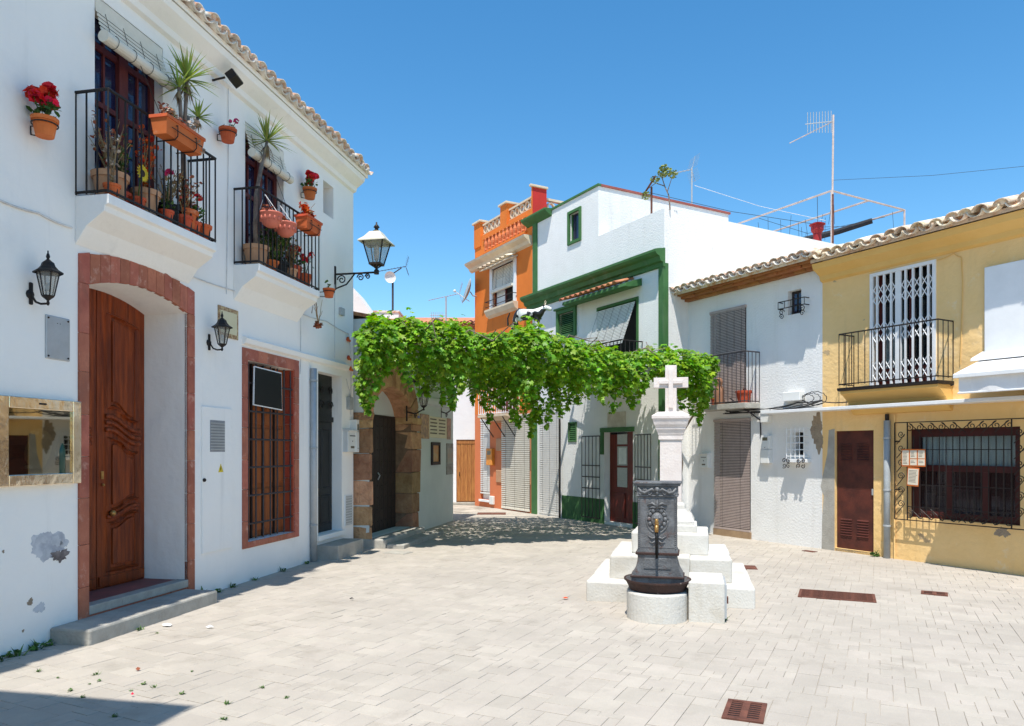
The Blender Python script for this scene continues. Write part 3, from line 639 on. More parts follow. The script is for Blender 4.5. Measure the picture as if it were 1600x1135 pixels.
# blank steel plate
s0, s1 = L.s(70), L.s(108); z0, z1 = L.z(70, 560), L.z(70, 491)
t = thing('metal_plate', 'blank grey metal plate with four screws beside the arched doorway', 'plate', L, s0, 0, z0)
box('plate', M_STEEL, t, 0, s1-s0, -.012, .005, 0, z1-z0, .012)
for x in (.025, s1-s0-.025):
    for z in (.025, z1-z0-.025): MB().ball((x, -.014, z), .009, 8, 4).build('screw', M_IRON, t)
for x in (.12, .15): MB().ball((x, -.013, z1-z0-.06), .004, 6, 4).build('dot', M_IRON, t)
# brass display case
s0, s1 = L.s(-14), L.s(117); z0, z1 = L.z(117, 755), L.z(117, 628)
t = thing('display_case', 'brass-framed glazed menu display case on the white wall', 'display case', L, s0, 0, z0)
w_, h_ = s1-s0, z1-z0; f = .095
MB().box(0, f, -.07, .005, 0, h_).box(w_-f, w_, -.07, .005, 0, h_).box(f, w_-f, -.07, .005, 0, f*1.0).box(f, w_-f, -.07, .005, h_-f, h_).build('frame', M_BRASS, t, bevel=.006)
box('backing', M_PANELDK, t, f, w_-f, -.006, .002, f, h_-f)
box('pane', glass('case_glass', (.75, .72, .6), .02, .5, (.55, .50, .40), 1), t, f, w_-f, -.052, -.048, f, h_-f)
bt = MB().lathe([(0, 0), (.04, 0), (.04, .2), (.014, .29), (.014, .37), (0, .37)], 10, (w_-f-.1, -.03, f)); bt.build('bottle', mat('bottle_glass', (.03, .08, .06), None, .15, 3, bump=0), t, smooth=True)
for (x, z) in ((.3, .14), (.62, .14), (.36, .42), (.72, .4), (.8, .5)): box('price_card', M_LIT, t, x, x+.07, -.02, -.008, z, z+.03)
q = random.Random(5)
poly = [(w_*.52+.13*math.cos(a)*(1+.2*math.sin(2*a)), h_*.42+.17*math.sin(a)) for a in [i*2*math.pi/24 for i in range(24)]]
MB().prism(poly, -.02, -.007).build('pale_board', mat('pale_board', (.42, .38, .28), (.5, .42, .22), .5, 5), t)
box('lock', M_IRON, t, w_*.46, w_*.54, -.078, -.069, h_-.055, h_-.04, .003)
# utility cabinet
s0, s1 = L.s(314), L.s(361); z0, z1 = L.z(314, 866), L.z(314, 635)
t = thing('utility_cabinet', 'white utility cabinet door with vent and warning triangle between the doorway and red window', 'cabinet', L, s0, 0, z0)
w_, h_ = s1-s0, z1-z0
box('door', M_LEFT, t, 0, w_, -.02, .004, 0, h_, .004)
bar = MB()
for i in range(10): bar.box(.15, w_-.17, -.026, -.019, h_-.50+i*.034, h_-.482+i*.034)
bar.build('vent_slats', M_STEEL, t, kind='stuff'); box('vent_back', mat('vent_back', (.3, .31, .32), None, .7), t, .14, w_-.16, -.0215, -.019, h_-.52, h_-.15)
MB().prism([(.30, h_-.76), (.40, h_-.76), (.35, h_-.66)], -.0235, -.019).build('warning_sign', M_FLY, t); MB().prism([(.337, h_-.745), (.352, h_-.72), (.35, h_-.69), (.34, h_-.715)], -.026, -.0225).build('warning_bolt', M_BLACK, t)
MB().ball((.02, -.03, h_*.5), .022, 8, 6).build('latch', M_IRON, t)
for (px, dz) in ((320, .09), (350, .09)): pass
# drainpipe by the black door
x0 = L.s(490, .05)
t = thing('drainpipe', 'grey metal drainpipe beside the narrow black door', 'pipe', L, x0, .05, 0)
MB().tube([(0, 0, 0), (0, 0, L.z(490, 576, .05))], .048, 12).build('pipe', M_GALV, t, smooth=True)
for z in (.55, 1.7, 2.7): MB().lathe([(.05, -.015), (.056, -.012), (.056, .012), (.05, .015)], 12, (0, 0, z)).build('clamp', M_PIPEP, t)
# letter box, meter box, vent
def small_box(fr, pxl, pxr, yt, yb, out, name, label, cat, m, extra=None, bevel=.012):
    s0, s1 = fr.s(pxl), fr.s(pxr); z0, z1 = fr.z(pxl, yb), fr.z(pxl, yt)
    t = thing(name, label, cat, fr, s0, 0, z0); box('case', m, t, 0, s1-s0, -out, .004, 0, z1-z0, bevel)
    if extra: extra(t, s1-s0, z1-z0, out)
    return t
def letter_extra(t, w, h, o):
    MB().prismx([(-o-.03, h-.02), (-o-.03, h), (-.0, h+.03), (0, h-.02)][::-1], -.01, w+.01).build('lid', M_WPLAS, t, bevel=.006)
    box('slot', M_DARK, t, w*.2, w*.8, -o-.003, -o+.002, h*.72, h*.76); MB().ball((w*.5, -o, h*.5), .01, 8, 5).build('lock', M_IRON, t)
    box('name_card', M_INK, t, w*.3, w*.7, -o-.002, -o+.002, h*.18, h*.28)
small_box(L, 535, 549, 672, 707, .10, 'letter_box', 'cream letter box on the white wall beside the black door', 'letter box', M_WPLAS, letter_extra)
def meter_extra(t, w, h, o): box('meter_window', mat('meter_window', (.16, .15, .10), None, .3, 5, bump=0), t, w*.2, w*.8, -o-.003, -o+.002, h*.62, h*.86); MB().ball((w*.5, -o, h*.12), .008, 6, 4).build('lock', M_IRON, t)
small_box(L, 547, 551, 656, 707, .12, 'meter_box', 'white meter box at the corner of the long white house', 'meter box', M_WPLAS, meter_extra, .006)
def vent_extra(t, w, h, o):
    b = MB()
    for i in range(11): b.box(.02, w-.02, -o-.008, -o+.001, .03+(h-.06)*i/10.6, .03+(h-.06)*i/10.6+.014)
    for i in range(7): b.box(.02+(w-.05)*i/6.4, .03+(w-.05)*i/6.4, -o-.008, -o+.001, .02, h-.02)
    b.build('grid', M_WPLAS, t, kind='stuff'); box('dark_back', M_INK, t, .02, w-.02, -o-.001, -o+.003, .02, h-.02)
small_box(L, 538, 550, 774, 823, .015, 'vent_grille', 'white square-mesh vent grille low on the wall by the short step', 'vent', M_WPAINT, vent_extra, .003)
small_box(L, 541, 547, 620, 640, .06, 'junction_box', 'small round grey bell box near the corner above the letter box', 'box', M_PIPEP)
small_box(L, 529, 535, 480, 492, .05, 'junction_box', 'tiny grey junction box near the house corner under the street lamp', 'box', M_GALV)
# floodlight with arm
t = thing('floodlight', 'black floodlight under the tiled eave between the two balconies', 'floodlight', L, L.s(332), 0, L.z(332, 126))
MB().tube([(0, .01, 0), (0, -.16, .02)], .014, 6).build('arm', M_IRON, t)
f_ = MB().box(-.06, .16, -.06, .05, -.05, .05).build('lamp_body', M_IRON, t, (.02, -.24, .03), (R(-35), 0, R(10)), bevel=.01)
MB().box(-.045, .145, -.065, -.055, -.04, .04).build('lens', M_LGLASS, f_)
# street lamp on an iron bracket
OUT = .71; SL = L.s(523); ZB = L.z(523, 432)
t = thing('street_lamp', 'cream-roofed square street lantern on a scrolled black iron wall bracket', 'street lamp', L, SL, 0, ZB)
MB().box(-.018, .018, -.02, .01, -.22, .16).build('wall_plate', M_IRON, t, bevel=.004)
b = MB().tube([(0, 0, .03), (0, -OUT, .03)], .016, 8); b.build('arm', M_IRON, t)
b = MB().tube([(0, -.01, -.2), (0, -.2, -.14), (0, -.34, .02)], .013, 6)
sc_ = MB()
for (y, z, r_) in ((-.12, -.06, .075), (-.44, -.04, .06), (-.56, -.03, .045)):
    pts = [(0, y+r_*(1-.8*i/24)*math.cos(1.5*2*math.pi*i/24), z+r_*(1-.8*i/24)*math.sin(1.5*2*math.pi*i/24)) for i in range(25)]; sc_.tube(pts, .010, 5)
b.build('brace', M_IRON, t); sc_.build('scrolls', M_IRON, t, kind='stuff')
lt = MB().lathe([(0, .0), (.04, .0), (.04, .06), (.02, .08), (.02, .12)], 10, (0, -OUT, .0)); lt.build('socket', M_IRON, t)
H0, H1, w0, w1 = .17, .50, .085, .165
fr_ = MB()
for i in range(4):
    a = math.pi/4+math.pi/2*i; c_, s_ = math.cos(a)*1.414, math.sin(a)*1.414
    fr_.tube([(0, -OUT, .08), (w0*c_*.9, -OUT+w0*s_*.9, .16)], .010, 5); fr_.tube([(w0*c_, -OUT+w0*s_, H0-.02), (w1*c_, -OUT+w1*s_, H1)], .011, 5)
fr_.box(-w0-.01, w0+.01, -OUT-w0-.01, -OUT+w0+.01, H0-.03, H0)
fr_.build('cage', M_IRON, t)
for i in range(4):
    a, c = math.pi/4+math.pi/2*i, math.pi/4+math.pi/2*(i+1); k0, k1 = w0*1.36, w1*1.36
    MB().add([(k0*math.cos(a), -OUT+k0*math.sin(a), H0), (k0*math.cos(c), -OUT+k0*math.sin(c), H0), (k1*math.cos(c), -OUT+k1*math.sin(c), H1), (k1*math.cos(a), -OUT+k1*math.sin(a), H1)], [(0,1,2,3)]).build('pane', M_LGLASS, t)
MB().lathe([(.0, .16), (.035, .2), (.05, .3), (.04, .4), (0, .44)], 8, (0, -OUT, .03)).build('bulb', M_WPLAS, t, smooth=True)
def sq_lathe(prof, rot=math.pi/4):
    b = MB(); vs = []
    for r, z in prof:
        for j in range(4): vs.append((r*1.414*math.cos(rot+j*math.pi/2), -OUT+r*1.414*math.sin(rot+j*math.pi/2), z))
    fs = [(i*4+j, i*4+(j+1) % 4, (i+1)*4+(j+1) % 4, (i+1)*4+j) for i in range(len(prof)-1) for j in range(4)]
    return b.add(vs, fs)
sq_lathe([(.19, .50), (.225, .485), (.225, .50), (.15, .57), (.10, .64), (.085, .66), (.05, .66)]).build('lamp_roof', mat('cream_paint', (.66, .62, .50), (.5, .46, .36), .6, 6), t)
MB().lathe([(.05, .66), (.06, .68), (.03, .70), (.025, .72), (.05, .74), (.03, .77), (.012, .79), (.012, .82), (0, .82)], 10, (0, -OUT, 0)).build('finial', M_IRON, t, smooth=True)
# cables
def cable(fr, pts, label, m=M_CABW, r=.007, name='cable', out=.012, group=None):
    t = MB(); P = []
    for (px, py) in pts: P.append((*fr.P(fr.s(px, out), out, fr.z(px, py, out)),))
    P2 = []
    for a, c in zip(P[:-1], P[1:]):
        for k in range(5): q = k/5; P2.append(tuple(a[i]+(c[i]-a[i])*q-(.012*math.sin(math.pi*q) if i == 2 else 0) for i in range(3)))
    P2.append(P[-1]); t.tube(P2, r, 5); o = t.build(name, m); return tag(o, label, 'cable', group)
cable(L, [(-5, 311), (60, 333), (113, 356)], 'thin pale conduit running towards the first balcony', r=.009)
cable(L, [(300, 432), (380, 458), (450, 486), (470, 490), (510, 502), (545, 522), (549, 560), (548, 650)], 'long white cable sagging below the second balcony to the corner')
cable(L, [(470, 490), (470, 560), (469, 585)], 'white cable dropping beside the red-framed window', r=.006)
cable(L, [(357, 130), (357, 250), (354, 460)], 'thin conduit running down from the floodlight', r=.005)
cable(L, [(523, 445), (523, 560)], 'thin grey conduit below the street lamp bracket', r=.006)
cable(L, [(541, 592), (546, 610), (545, 640)], 'curling white cable by the narrow black door', r=.006)

# ------------------------------------------------------------------ flower pots and plants of the left house
def potted(name, label, s, out, z, r, h, build, m=M_TERRA, ring=False, group=None):
    t = thing(name, label, 'potted plant', L, s, out, z, group)
    pot(MB(), r, h).build('pot', m, t, smooth=False) if False else pot(MB(), r, h).build('pot', m, t)
    MB().lathe([(0, h*.87), (r*.86, h*.87)], 14).build('soil', M_SOIL, t)
    if ring:
        MB().tube([(r*1.02*math.cos(a), r*1.02*math.sin(a), h*.66) for a in [i*2*math.pi/20 for i in range(21)]], .006, 5).tube([(0, r, h*.66), (0, out, h*.66), (0, out-.005, h*.2), (0, r*.8, h*.1)], .006, 5).build('bracket', M_IRON, t)
    build(t, random.Random(int(s*997)), r, h)
    return t
def geranium(mf=M_FLR, n=4, ht=.14, sp=.12, fr_=.045, nl=26):
    def f(t, q, r, h):
        b = MB(); leaf_cloud(b, q, (0, 0, h+ht*.35), (sp, sp, ht*.45), nl, .05); b.build('leaves', M_LEAF2, t)
        fl = MB(); st = MB()
        for k in range(n):
            c = (q.uniform(-sp, sp)*.8, q.uniform(-sp, sp)*.6-.02, h+ht*q.uniform(.5, 1.1)); flower(fl, q, c, fr_*q.uniform(.8, 1.2)); st.tube([(c[0]*.2, c[1]*.2, h*.8), c], .004, 4)
        st.build('stems', M_LEAF2, t); fl.build('flowers', mf, t)
    return f
def dried(h_=.35, n=14, sp=.14, m=M_DRYR, lm=M_DRYR, nl=50, ls=.035):
    def f(t, q, r, h):
        b = MB(); tips = stems(b, q, (0, 0, h*.8), n, h_, sp, .006); b.build('stems', M_DRY, t); lf = MB()
        for pts in tips:
            for p in pts[1:]: leaf_cloud(lf, q, p, (.03, .03, .03), max(1, nl//(n*3)), ls)
        lf.build('leaves', lm, t)
    return f
def yucca(trunk, heads):
    def f(t, q, r, h):
        b = MB(); b.tube(trunk, .032, 8, .022)
        lf = MB(); dr = MB()
        for (c, rad, n) in heads:
            b.tube([trunk[-2], c], .022, 7, .018)
            for i in range(n): blade(lf, c, q.uniform(0, 6.28), q.uniform(-.25, 1.45), rad*q.uniform(.75, 1.1), .014, q.uniform(.1, .5))
            for i in range(n): blade(dr, (c[0], c[1], c[2]-.03), q.uniform(0, 6.28), q.uniform(-1.5, -.9), rad*q.uniform(.4, .7), .010, .1)
        b.build('trunk', M_TRUNK, t, smooth=True); lf.build('leaves', M_YUC, t); dr.build('dry_leaves', M_DRY, t)
    return f
# wall pots
def wallpot(px, py, label, fl, r=.095, h=.15, out=.14): potted('wall_flower_pot', label, L.s(px, out), out, L.z(px, py, out), r, h, fl, ring=True, group='flower pots hung on the left house')
wallpot(70, 214, 'terracotta wall pot overflowing with red geraniums left of the first balcony', geranium(n=7, sp=.12, ht=.18, fr_=.075, nl=40))
wallpot(356, 222, 'terracotta wall pot with a few dark red blooms between the balconies', geranium(M_FLP, 2, .10, .09, .03, 6))
wallpot(484, 311, 'terracotta wall pot with red geraniums beside the small upper window', geranium(n=8, sp=.12, ht=.17, fr_=.065, nl=36))
wallpot(514, 465, 'small terracotta pot with one bluish leaf under the second balcony', dried(.12, 2, .06, lm=M_LEAF2, nl=6, ls=.06), .085, .13, .20)
# balcony one
bz = FLOOR+.002
potted('balcony_plant', 'wide pale clay pot of dry red stems at the corner of the first balcony', 6.95, .17, bz, .15, .26, dried(.48, 34, .19, nl=150), M_CLAY)
potted('balcony_plant', 'pinkish clay pot with orange dried spike on the first balcony', 7.38, .20, bz, .13, .25, dried(.62, 22, .12, lm=M_FLO, nl=160, ls=.045), M_CLAY)
potted('balcony_plant', 'black pot of tangled dry stems on the first balcony', 7.72, .19, bz, .12, .22, dried(.42, 30, .2, M_DRY, M_DRY, nl=160), M_BLACK)
s_y = 7.95
potted('balcony_yucca', 'tall forked yucca rising above the first balcony rail', s_y, .22, bz, .13, .24,
       yucca([(0, 0, .15), (.02, .02, .5), (-.02, .0, .9), (.03, -.02, 1.25)], [((.0, -.03, 1.62), .34, 46), ((-.12, -.02, 1.48), .26, 26), ((.26, .02, 1.34), .22, 22)]))
potted('balcony_plant', 'orange pot with green cactus behind the first balcony rail', 8.10, .12, bz, .085, .16, dried(.2, 6, .05, M_LEAF2, M_LEAF2, 30, .03))
potted('balcony_plant', 'small empty-looking terracotta pot at the end of the first balcony', 8.20, .25, bz, .10, .16, dried(.05, 2, .04))
def sunflower(t, q, r, h):
    MB().tube([(0, 0, h*.8), (.01, -.02, h+.22)], .006, 5).build('stem', M_LEAF2, t)
    f = MB(); c = (.01, -.04, h+.24)
    for k in range(16):
        a = 2*math.pi*k/16; d = (math.cos(a), 0, math.sin(a)); e = (-math.sin(a), 0, math.cos(a))
        f.add([(c[0]+d[0]*.03+e[0]*.012, c[1], c[2]+d[2]*.03+e[2]*.012), (c[0]+d[0]*.03-e[0]*.012, c[1], c[2]+d[2]*.03-e[2]*.012), (c[0]+d[0]*.055-e[0]*.016, c[1]-.012, c[2]+d[2]*.055-e[2]*.016), (c[0]+d[0]*.085, c[1]-.004, c[2]+d[2]*.085), (c[0]+d[0]*.055+e[0]*.016, c[1]-.012, c[2]+d[2]*.055+e[2]*.016)], [(0,1,2,3,4)])
    f.build('petals', M_FLY, t); MB().ball((c[0], c[1], c[2]), .035, 10, 6, (1, .5, 1)).build('flower_head', M_SOIL, t, smooth=True)
potted('balcony_plant', 'small pot with a yellow sunflower on the first balcony', 7.20, .26, bz, .07, .12, sunflower)
def pinkstem(t, q, r, h):
    MB().tube([(0, 0, h*.8), (.01, -.02, h+.35)], .005, 5).build('stem', M_LEAF2, t); f = MB(); flower(f, q, (.01, -.03, h+.37), .05, 16); f.build('flowers', M_FLP, t)
    b = MB(); leaf_cloud(b, q, (0, 0, h+.06), (.08, .08, .06), 14, .05); b.build('leaves', M_LEAF2, t)
potted('balcony_plant', 'small pot with a tall magenta bloom on the first balcony', 7.58, .28, bz, .07, .12, pinkstem)
potted('balcony_plant', 'thin grey succulent in a tiny pot at the near corner of the first balcony', 6.84, .28, bz, .07, .12, dried(.5, 9, .12, M_SILV, M_SILV, 70, .04))
potted('balcony_plant', 'bushy dry plant in an orange pot under the first balcony window box', 7.86, .27, bz, .09, .15, dried(.42, 20, .18, M_DRYR, M_DRYR, 160, .04))
potted('balcony_plant', 'green trailing plant in a small pot beside the yucca of the second balcony', 9.68, .22, bz, .10, .15, dried(.38, 18, .2, M_LEAF2, M_LEAF2, 180, .05))
potted('balcony_plant', 'pale dry seed heads in a clay pot on the second balcony', 10.12, .26, bz, .09, .15, dried(.45, 18, .16, M_DRY, M_DRY, 120, .04), M_CLAY)
potted('balcony_plant', 'leafy green geranium with red heads at the far end of the first balcony', 8.02, .27, bz, .08, .14, geranium(n=4, ht=.26, sp=.14, fr_=.045, nl=60))
potted('balcony_plant', 'broad green-leaved plant in a pot between the clay pots of the first balcony', 7.14, .12, bz, .09, .16, dried(.5, 16, .16, M_LEAF2, M_LEAF2, 140, .06))
# window boxes hung over the handrails
def trough(s, z, w, label, fill, out=.345):
    t = thing('window_box', label, 'window box', L, s, out, z, 'terracotta boxes hung on the balcony rails')
    b = MB(); y0, y1 = -.20, -.02; tp = .02
    vs = [(tp, y0+tp, 0), (w-tp, y0+tp, 0), (w-tp, y1-tp, 0), (tp, y1-tp, 0), (0, y0, .16), (w, y0, .16), (w, y1, .16), (0, y1, .16)]
    b.add(vs, [(0,3,2,1),(0,1,5,4),(1,2,6,5),(2,3,7,6),(3,0,4,7)]); b.box(-.01, w+.01, y0-.01, y0+.012, .15, .18).box(-.01, w+.01, y1-.012, y1+.008, .15, .18).box(-.01, .012, y0+.012, y1-.012, .15, .18).box(w-.012, w+.01, y0+.012, y1-.012, .15, .18)
    b.build('box', M_TERRA, t); MB().add([(.01, y0+.01, .145), (w-.01, y0+.01, .145), (w-.01, y1-.01, .145), (.01, y1-.01, .145)], [(0,1,2,3)]).build('soil', M_SOIL, t)
    br = MB()
    for x in (w*.25, w*.75): br.tube([(x, .0, .14), (x, y0-.012, .12), (x, y0-.012, .02), (x, y0+.02, -.012), (x, .02, -.012)], .006, 5)
    br.tube([(w*.1, y0-.014, .07), (w*.9, y0-.014, .07)], .005, 5); br.build('bracket', M_IRON, t)
    fill(t, random.Random(int(s*77)), w)
def fill_succ(t, q, w):
    a, c, d = MB(), MB(), MB()
    for k in range(9):
        x = w*(.1+.8*q.random()); leaf_cloud(a if q.random() < .35 else c, q, (x, -.11+q.uniform(-.08, .03), .2+q.uniform(0, .09)), (.07, .06, .05), 26, .035)
    for k in range(3): leaf_cloud(c, q, (w*.75+.06*k, -.16, .16-.05*k), (.06, .05, .06), 30, .035)
    leaf_cloud(d, q, (w*.3, -.1, .25), (.05, .05, .06), 24, .05)
    a.build('red_tips', M_DRYR, t, kind='stuff'); c.build('succulents', M_SILV, t, kind='stuff'); d.build('leaves', M_LEAF2, t)
def fill_red(t, q, w):
    a, c = MB(), MB()
    for k in range(7): leaf_cloud(a, q, (w*(.1+.8*q.random()), -.11, .2+q.uniform(0, .18)), (.06, .05, .05), 16, .05)
    leaf_cloud(c, q, (w*.5, -.1, .25), (w*.4, .06, .1), 30, .045); tips = stems(c, q, (w*.5, -.1, .15), 8, .25, .15, .005); a.build('orange_leaves', M_FLO, t); c.build('dry_leaves', M_DRY, t)
trough(L.s(247, .45), L.z(247, 208, .45), .58, 'terracotta box of silvery succulents on the first balcony rail', fill_succ)
trough(L.s(470, .45), L.z(470, 356, .45), .42, 'terracotta box of reddish dry plants on the second balcony rail', fill_red)
# balcony two
potted('balcony_yucca', 'single-headed yucca leaning above the second balcony', 9.42, .17, bz, .15, .27,
       yucca([(0, 0, .2), (-.02, 0, .5), (.0, 0, .9), (.10, -.02, 1.35)], [((.19, -.04, 1.66), .36, 52)]), M_CLAY)
potted('balcony_plant', 'leafy green shrub in a black pot on the second balcony', 9.95, .17, bz, .14, .2, dried(.55, 28, .26, M_LEAF2, M_LEAF2, 260, .055), M_BLACK)
potted('balcony_plant', 'large orange pot of red flowers on the second balcony', 10.32, .17, bz, .13, .24, geranium(n=9, ht=.26, sp=.22, fr_=.06, nl=60))
potted('balcony_plant', 'orange pot of dry and red flowers at the end of the second balcony', 10.62, .19, bz, .11, .2, geranium(n=5, ht=.28, sp=.16, fr_=.045))
def bowl(px, py, label, seed):
    out = .42; s = L.s(px, out); z = L.z(px, py, out)
    t = thing('hanging_basket', label, 'hanging basket', L, s, out, z, 'pink bowls hung on the second balcony rail')
    MB().lathe([(0, 0), (.05, .005), (.10, .04), (.128, .10), (.135, .15), (.145, .155), (.145, .175), (.125, .175), (.11, .12), (0, .11)], 20).build('bowl', mat('pink_terracotta', (.62, .18, .12), (.55, .15, .1), .6, 5), t, smooth=True)
    b = MB()
    for k in range(14): b.ball((.126*math.cos(k*math.pi/7), .126*math.sin(k*math.pi/7), .10), .022, 6, 4, (.7, .7, 1.5))
    b.build('fluting', MATS['pink_terracotta'], t, smooth=True)
    c = MB()
    for k in range(3): a = k*2.1; c.tube([(.14*math.cos(a), .14*math.sin(a), .17), (0, .08, .42)], .004, 4)
    c.build('hanger', M_CABW, t); q = random.Random(seed); d = MB(); leaf_cloud(d, q, (-.08, 0, .2), (.08, .08, .05), 26, .045); d.build('dry_leaves', M_DRYR, t)
bowl(423, 356, 'pink fluted hanging bowl nearer the yucca on the second balcony', 3)
bowl(446, 371, 'pink hanging bowl lower on the second balcony rail', 4)
t = thing('dry_hanging_plant', 'dried bare plant hanging from the underside of the second balcony', 'plant', L, L.s(497, .25), .25, L.z(497, 508, .25))
b = MB(); q = random.Random(2); stems(b, q, (0, 0, 0), 7, .38, .10, .006); b.tube([(0, 0, 0), (-.01, .04, .5), (0, .1, FLOOR-.33-t.location.z+.05)], .006, 5); b.build('stems', M_DRY, t); b = MB(); leaf_cloud(b, q, (0, 0, 0), (.06, .06, .05), 60, .045); b.build('root_ball', M_DRYR, t)
# ceramic snails on the corner
for k, (px, py, lab) in enumerate(((542, 531, 'red ceramic ornament on the house corner, topmost of three'), (543, 560, 'red ceramic ornament on the house corner, middle of three'), (546, 577, 'red ceramic ornament on the house corner, lowest of three'))):
    b = MB().ball((0, 0, 0), .04, 10, 6, (1.2, .6, .8)); b.ball((.045, -.01, -.015), .022, 8, 5); b.ball((-.03, -.012, .02), .025, 8, 5); o = b.build('wall_ornament', M_TERRA, None, L.P(L.s(px), .02, L.z(px, py)), (0, 0, L.ang), smooth=True); tag(o, lab, 'ornament', 'red ornaments on the corner')
# ------------------------------------------------------------------ stone arch house
EH = thing('arch_house', 'low pale house with a brown stone arched doorway beneath the vine', 'house', E)
ES, EE, ETOP = 12.76, E.s(708), 3.9
aa, ab = E.s(578), E.s(640); aspr, arise = 2.2, .62; AD = .34
M_EW = mat('pale_grey_plaster', (.66, .69, .66), (.58, .61, .59), .9, 1.5, .3, .7, .4, 12, fine=(3, .62, .8, (.5, .5, .47)))
def az(x): q = min(max((x-aa)/(ab-aa), 0), 1); return aspr+arise*math.sqrt(max(0, 1-(2*q-1)**2))
ew = wall('wall', M_EW, EH, ES, EE, -.1, ETOP, [(aa, ab, .16, aspr+arise, AD)], 4.5)
arc = [(aa+(ab-aa)*(1-math.cos(math.pi*i/16))/2, 0) for i in range(17)]; arc = [(x, az(x)) for x, _ in arc]
MB().prism(arc+[(ab, aspr+arise+.002), (aa, aspr+arise+.002)], .001, AD).build('arch_soffit', M_BROWNST, ew)
rr = random.Random(21)
def rough_block(parent, x0, x1, z0, z1, y0, y1, m=M_BROWNST):
    b = MB().box(x0, x1, y0, y1, z0, z1); b.v = [(x+rr.gauss(0, .014), y+rr.gauss(0, .012), z+rr.gauss(0, .009)) for x, y, z in b.v]
    return b.build('arch_stone', m, parent, bevel=.016)
for side in (0, 1):
    z = 0.0
    while z < aspr-.05:
        h = min(rr.uniform(.34, .46), aspr-z)
        if aspr-(z+h) < .15: h = aspr-z
        wv = rr.uniform(.42, .56) if side else ES*0+(aa-ES+.02)
        if side: rough_block(ew, ab-.012, ab+wv, z+.009, z+h-.009, -.055, AD)
        else: rough_block(ew, ES-.015, aa+.012, z+.009, z+h-.009, -.055, AD)
        z += h
for (x0, x1) in ((ab-.003, ab+.36), (ES+.01, aa+.003)): MB().box(x0, x1, -.028, AD-.01, 0, aspr+.02).build('jamb_core', mat('brown_mortar', (.22, .145, .09), (.15, .095, .06), .95, 9), ew)
# imposts
for (x0, x1) in ((ES-.03, aa+.03), (ab-.04, ab+.50)): rough_block(ew, x0, x1, aspr-.02, aspr+.1, -.08, AD)
nv = 13
for i in range(nv):
    t0, t1 = math.pi*(i+.04)/nv, math.pi*(i+.96)/nv; cx, hw = (aa+ab)/2, (ab-aa)/2
    pt = lambda t, k: (cx-math.cos(t)*(hw+k*.42), aspr+.1*(1 if k else 1)*(0 if k == 0 else .6)+math.sin(t)*(arise+k*.40))
    pts = [pt(t0, 0), pt(t1, 0), pt(t1, 1), pt(t0, 1)]
    pts = [(max(x, ES-.01), z) for x, z in pts]
    if abs(pts[0][0]-pts[3][0])+abs(pts[0][1]-pts[3][1]) < .05: continue
    MB().prism(pts[::-1], -.06+rr.gauss(0, .008), .10).build('arch_stone', M_BROWNST, ew, bevel=.014)
ed = box('door', M_DARKW, EH, aa+.005, ab-.005, AD-.05, AD-.01, .16, 2.32)
for i in range(9):
    x = aa+.04+(ab-aa-.08)*i/9; box('door_plank', M_DARKW, ed, x, x+(ab-aa-.08)/9-.012, AD-.068, AD-.049, .2, 2.28, .006)
for k in range(9):
    b = MB(); z = .35+k*.22
    for i in range(9): b.ball((aa+.04+(ab-aa-.08)*(i+.5)/9, AD-.07, z), .014, 6, 4)
    b.build('stud_row', M_IRON, ed)
MB().tube([(aa+1.0, AD-.08, 1.25), (aa+1.0, AD-.12, 1.2), (aa+1.0, AD-.08, 1.12)], .012, 6).build('handle', M_STEEL, ed)
box('tympanum', M_EW, EH, aa, ab, AD-.03, AD-.005, 2.32, aspr+arise)
t = MB().box(0, ab-aa+.12, -.30, .3, -.02, .155).build('stone_step', M_CONC, None, E.P(aa-.06, 0, 0), (0, 0, E.ang), bevel=.025); tag(t, 'worn stone step under the brown stone arch', 'step')
t = MB().box(0, ab-aa+.3, -.62, -.30, -.02, .075).build('stone_step', M_CONC, None, E.P(aa-.02, 0, 0), (0, 0, E.ang), bevel=.02); tag(t, 'low outer kerb step in front of the arch step', 'step')
led = MB().prismx([(0, 2.62), (-.06, 2.65), (-.09, 2.72), (-.09, 2.78), (0, 2.82)], ab+.5, EE).build('ledge', M_EW, EH)
roof(EH, ES+.02, EE+.1, .12, ETOP+.05, R(12), 3, M_TILE3)
# tile sign, framed menu, poster, blue number plate
s0, s1 = E.s(655), E.s(703); z1, z0 = E.z(655, 648), E.z(655, 683)
t = thing('tile_sign', 'glazed cream tile sign with dark lettering and brown pictures on the pale wall', 'sign', E, s0, 0, z0)
w_, h_ = s1-s0, z1-z0; box('panel', M_SIGNT, t, 0, w_, -.018, .004, 0, h_, .004)
box('picture', M_DECO, t, .0, w_*.26, -.03, -.017, -.03, h_+.02, .004); box('picture', M_DECO2, t, w_*.86, w_, -.026, -.017, -.02, h_+.01, .004)
ln = MB(); q = random.Random(6)
for c0, c1 in ((.30, .54), (.58, .83)):
    for k in range(5):
        x = w_*c0+.02*(k % 2)
        while x < w_*(c1-.03)-.03*q.random():
            l_ = q.uniform(.025, .07); ln.box(x, x+l_, -.0205, -.0175, h_*(.84-.165*k), h_*(.84-.165*k)+.028); x += l_+.012
ln.build('lettering', M_INK, t, kind='stuff')
s0, s1 = E.s(673), E.s(686); z0, z1 = E.z(673, 727), E.z(673, 691)
t = thing('framed_notice', 'small wooden framed orange notice beneath the tile sign', 'notice', E, s0, 0, z0); w_, h_ = s1-s0, z1-z0
MB().box(0, .07, -.04, .003, 0, h_).box(w_-.07, w_, -.04, .003, 0, h_).box(.07, w_-.07, -.04, .003, 0, .07).box(.07, w_-.07, -.04, .003, h_-.07, h_).build('frame', M_DARKW, t, bevel=.006)
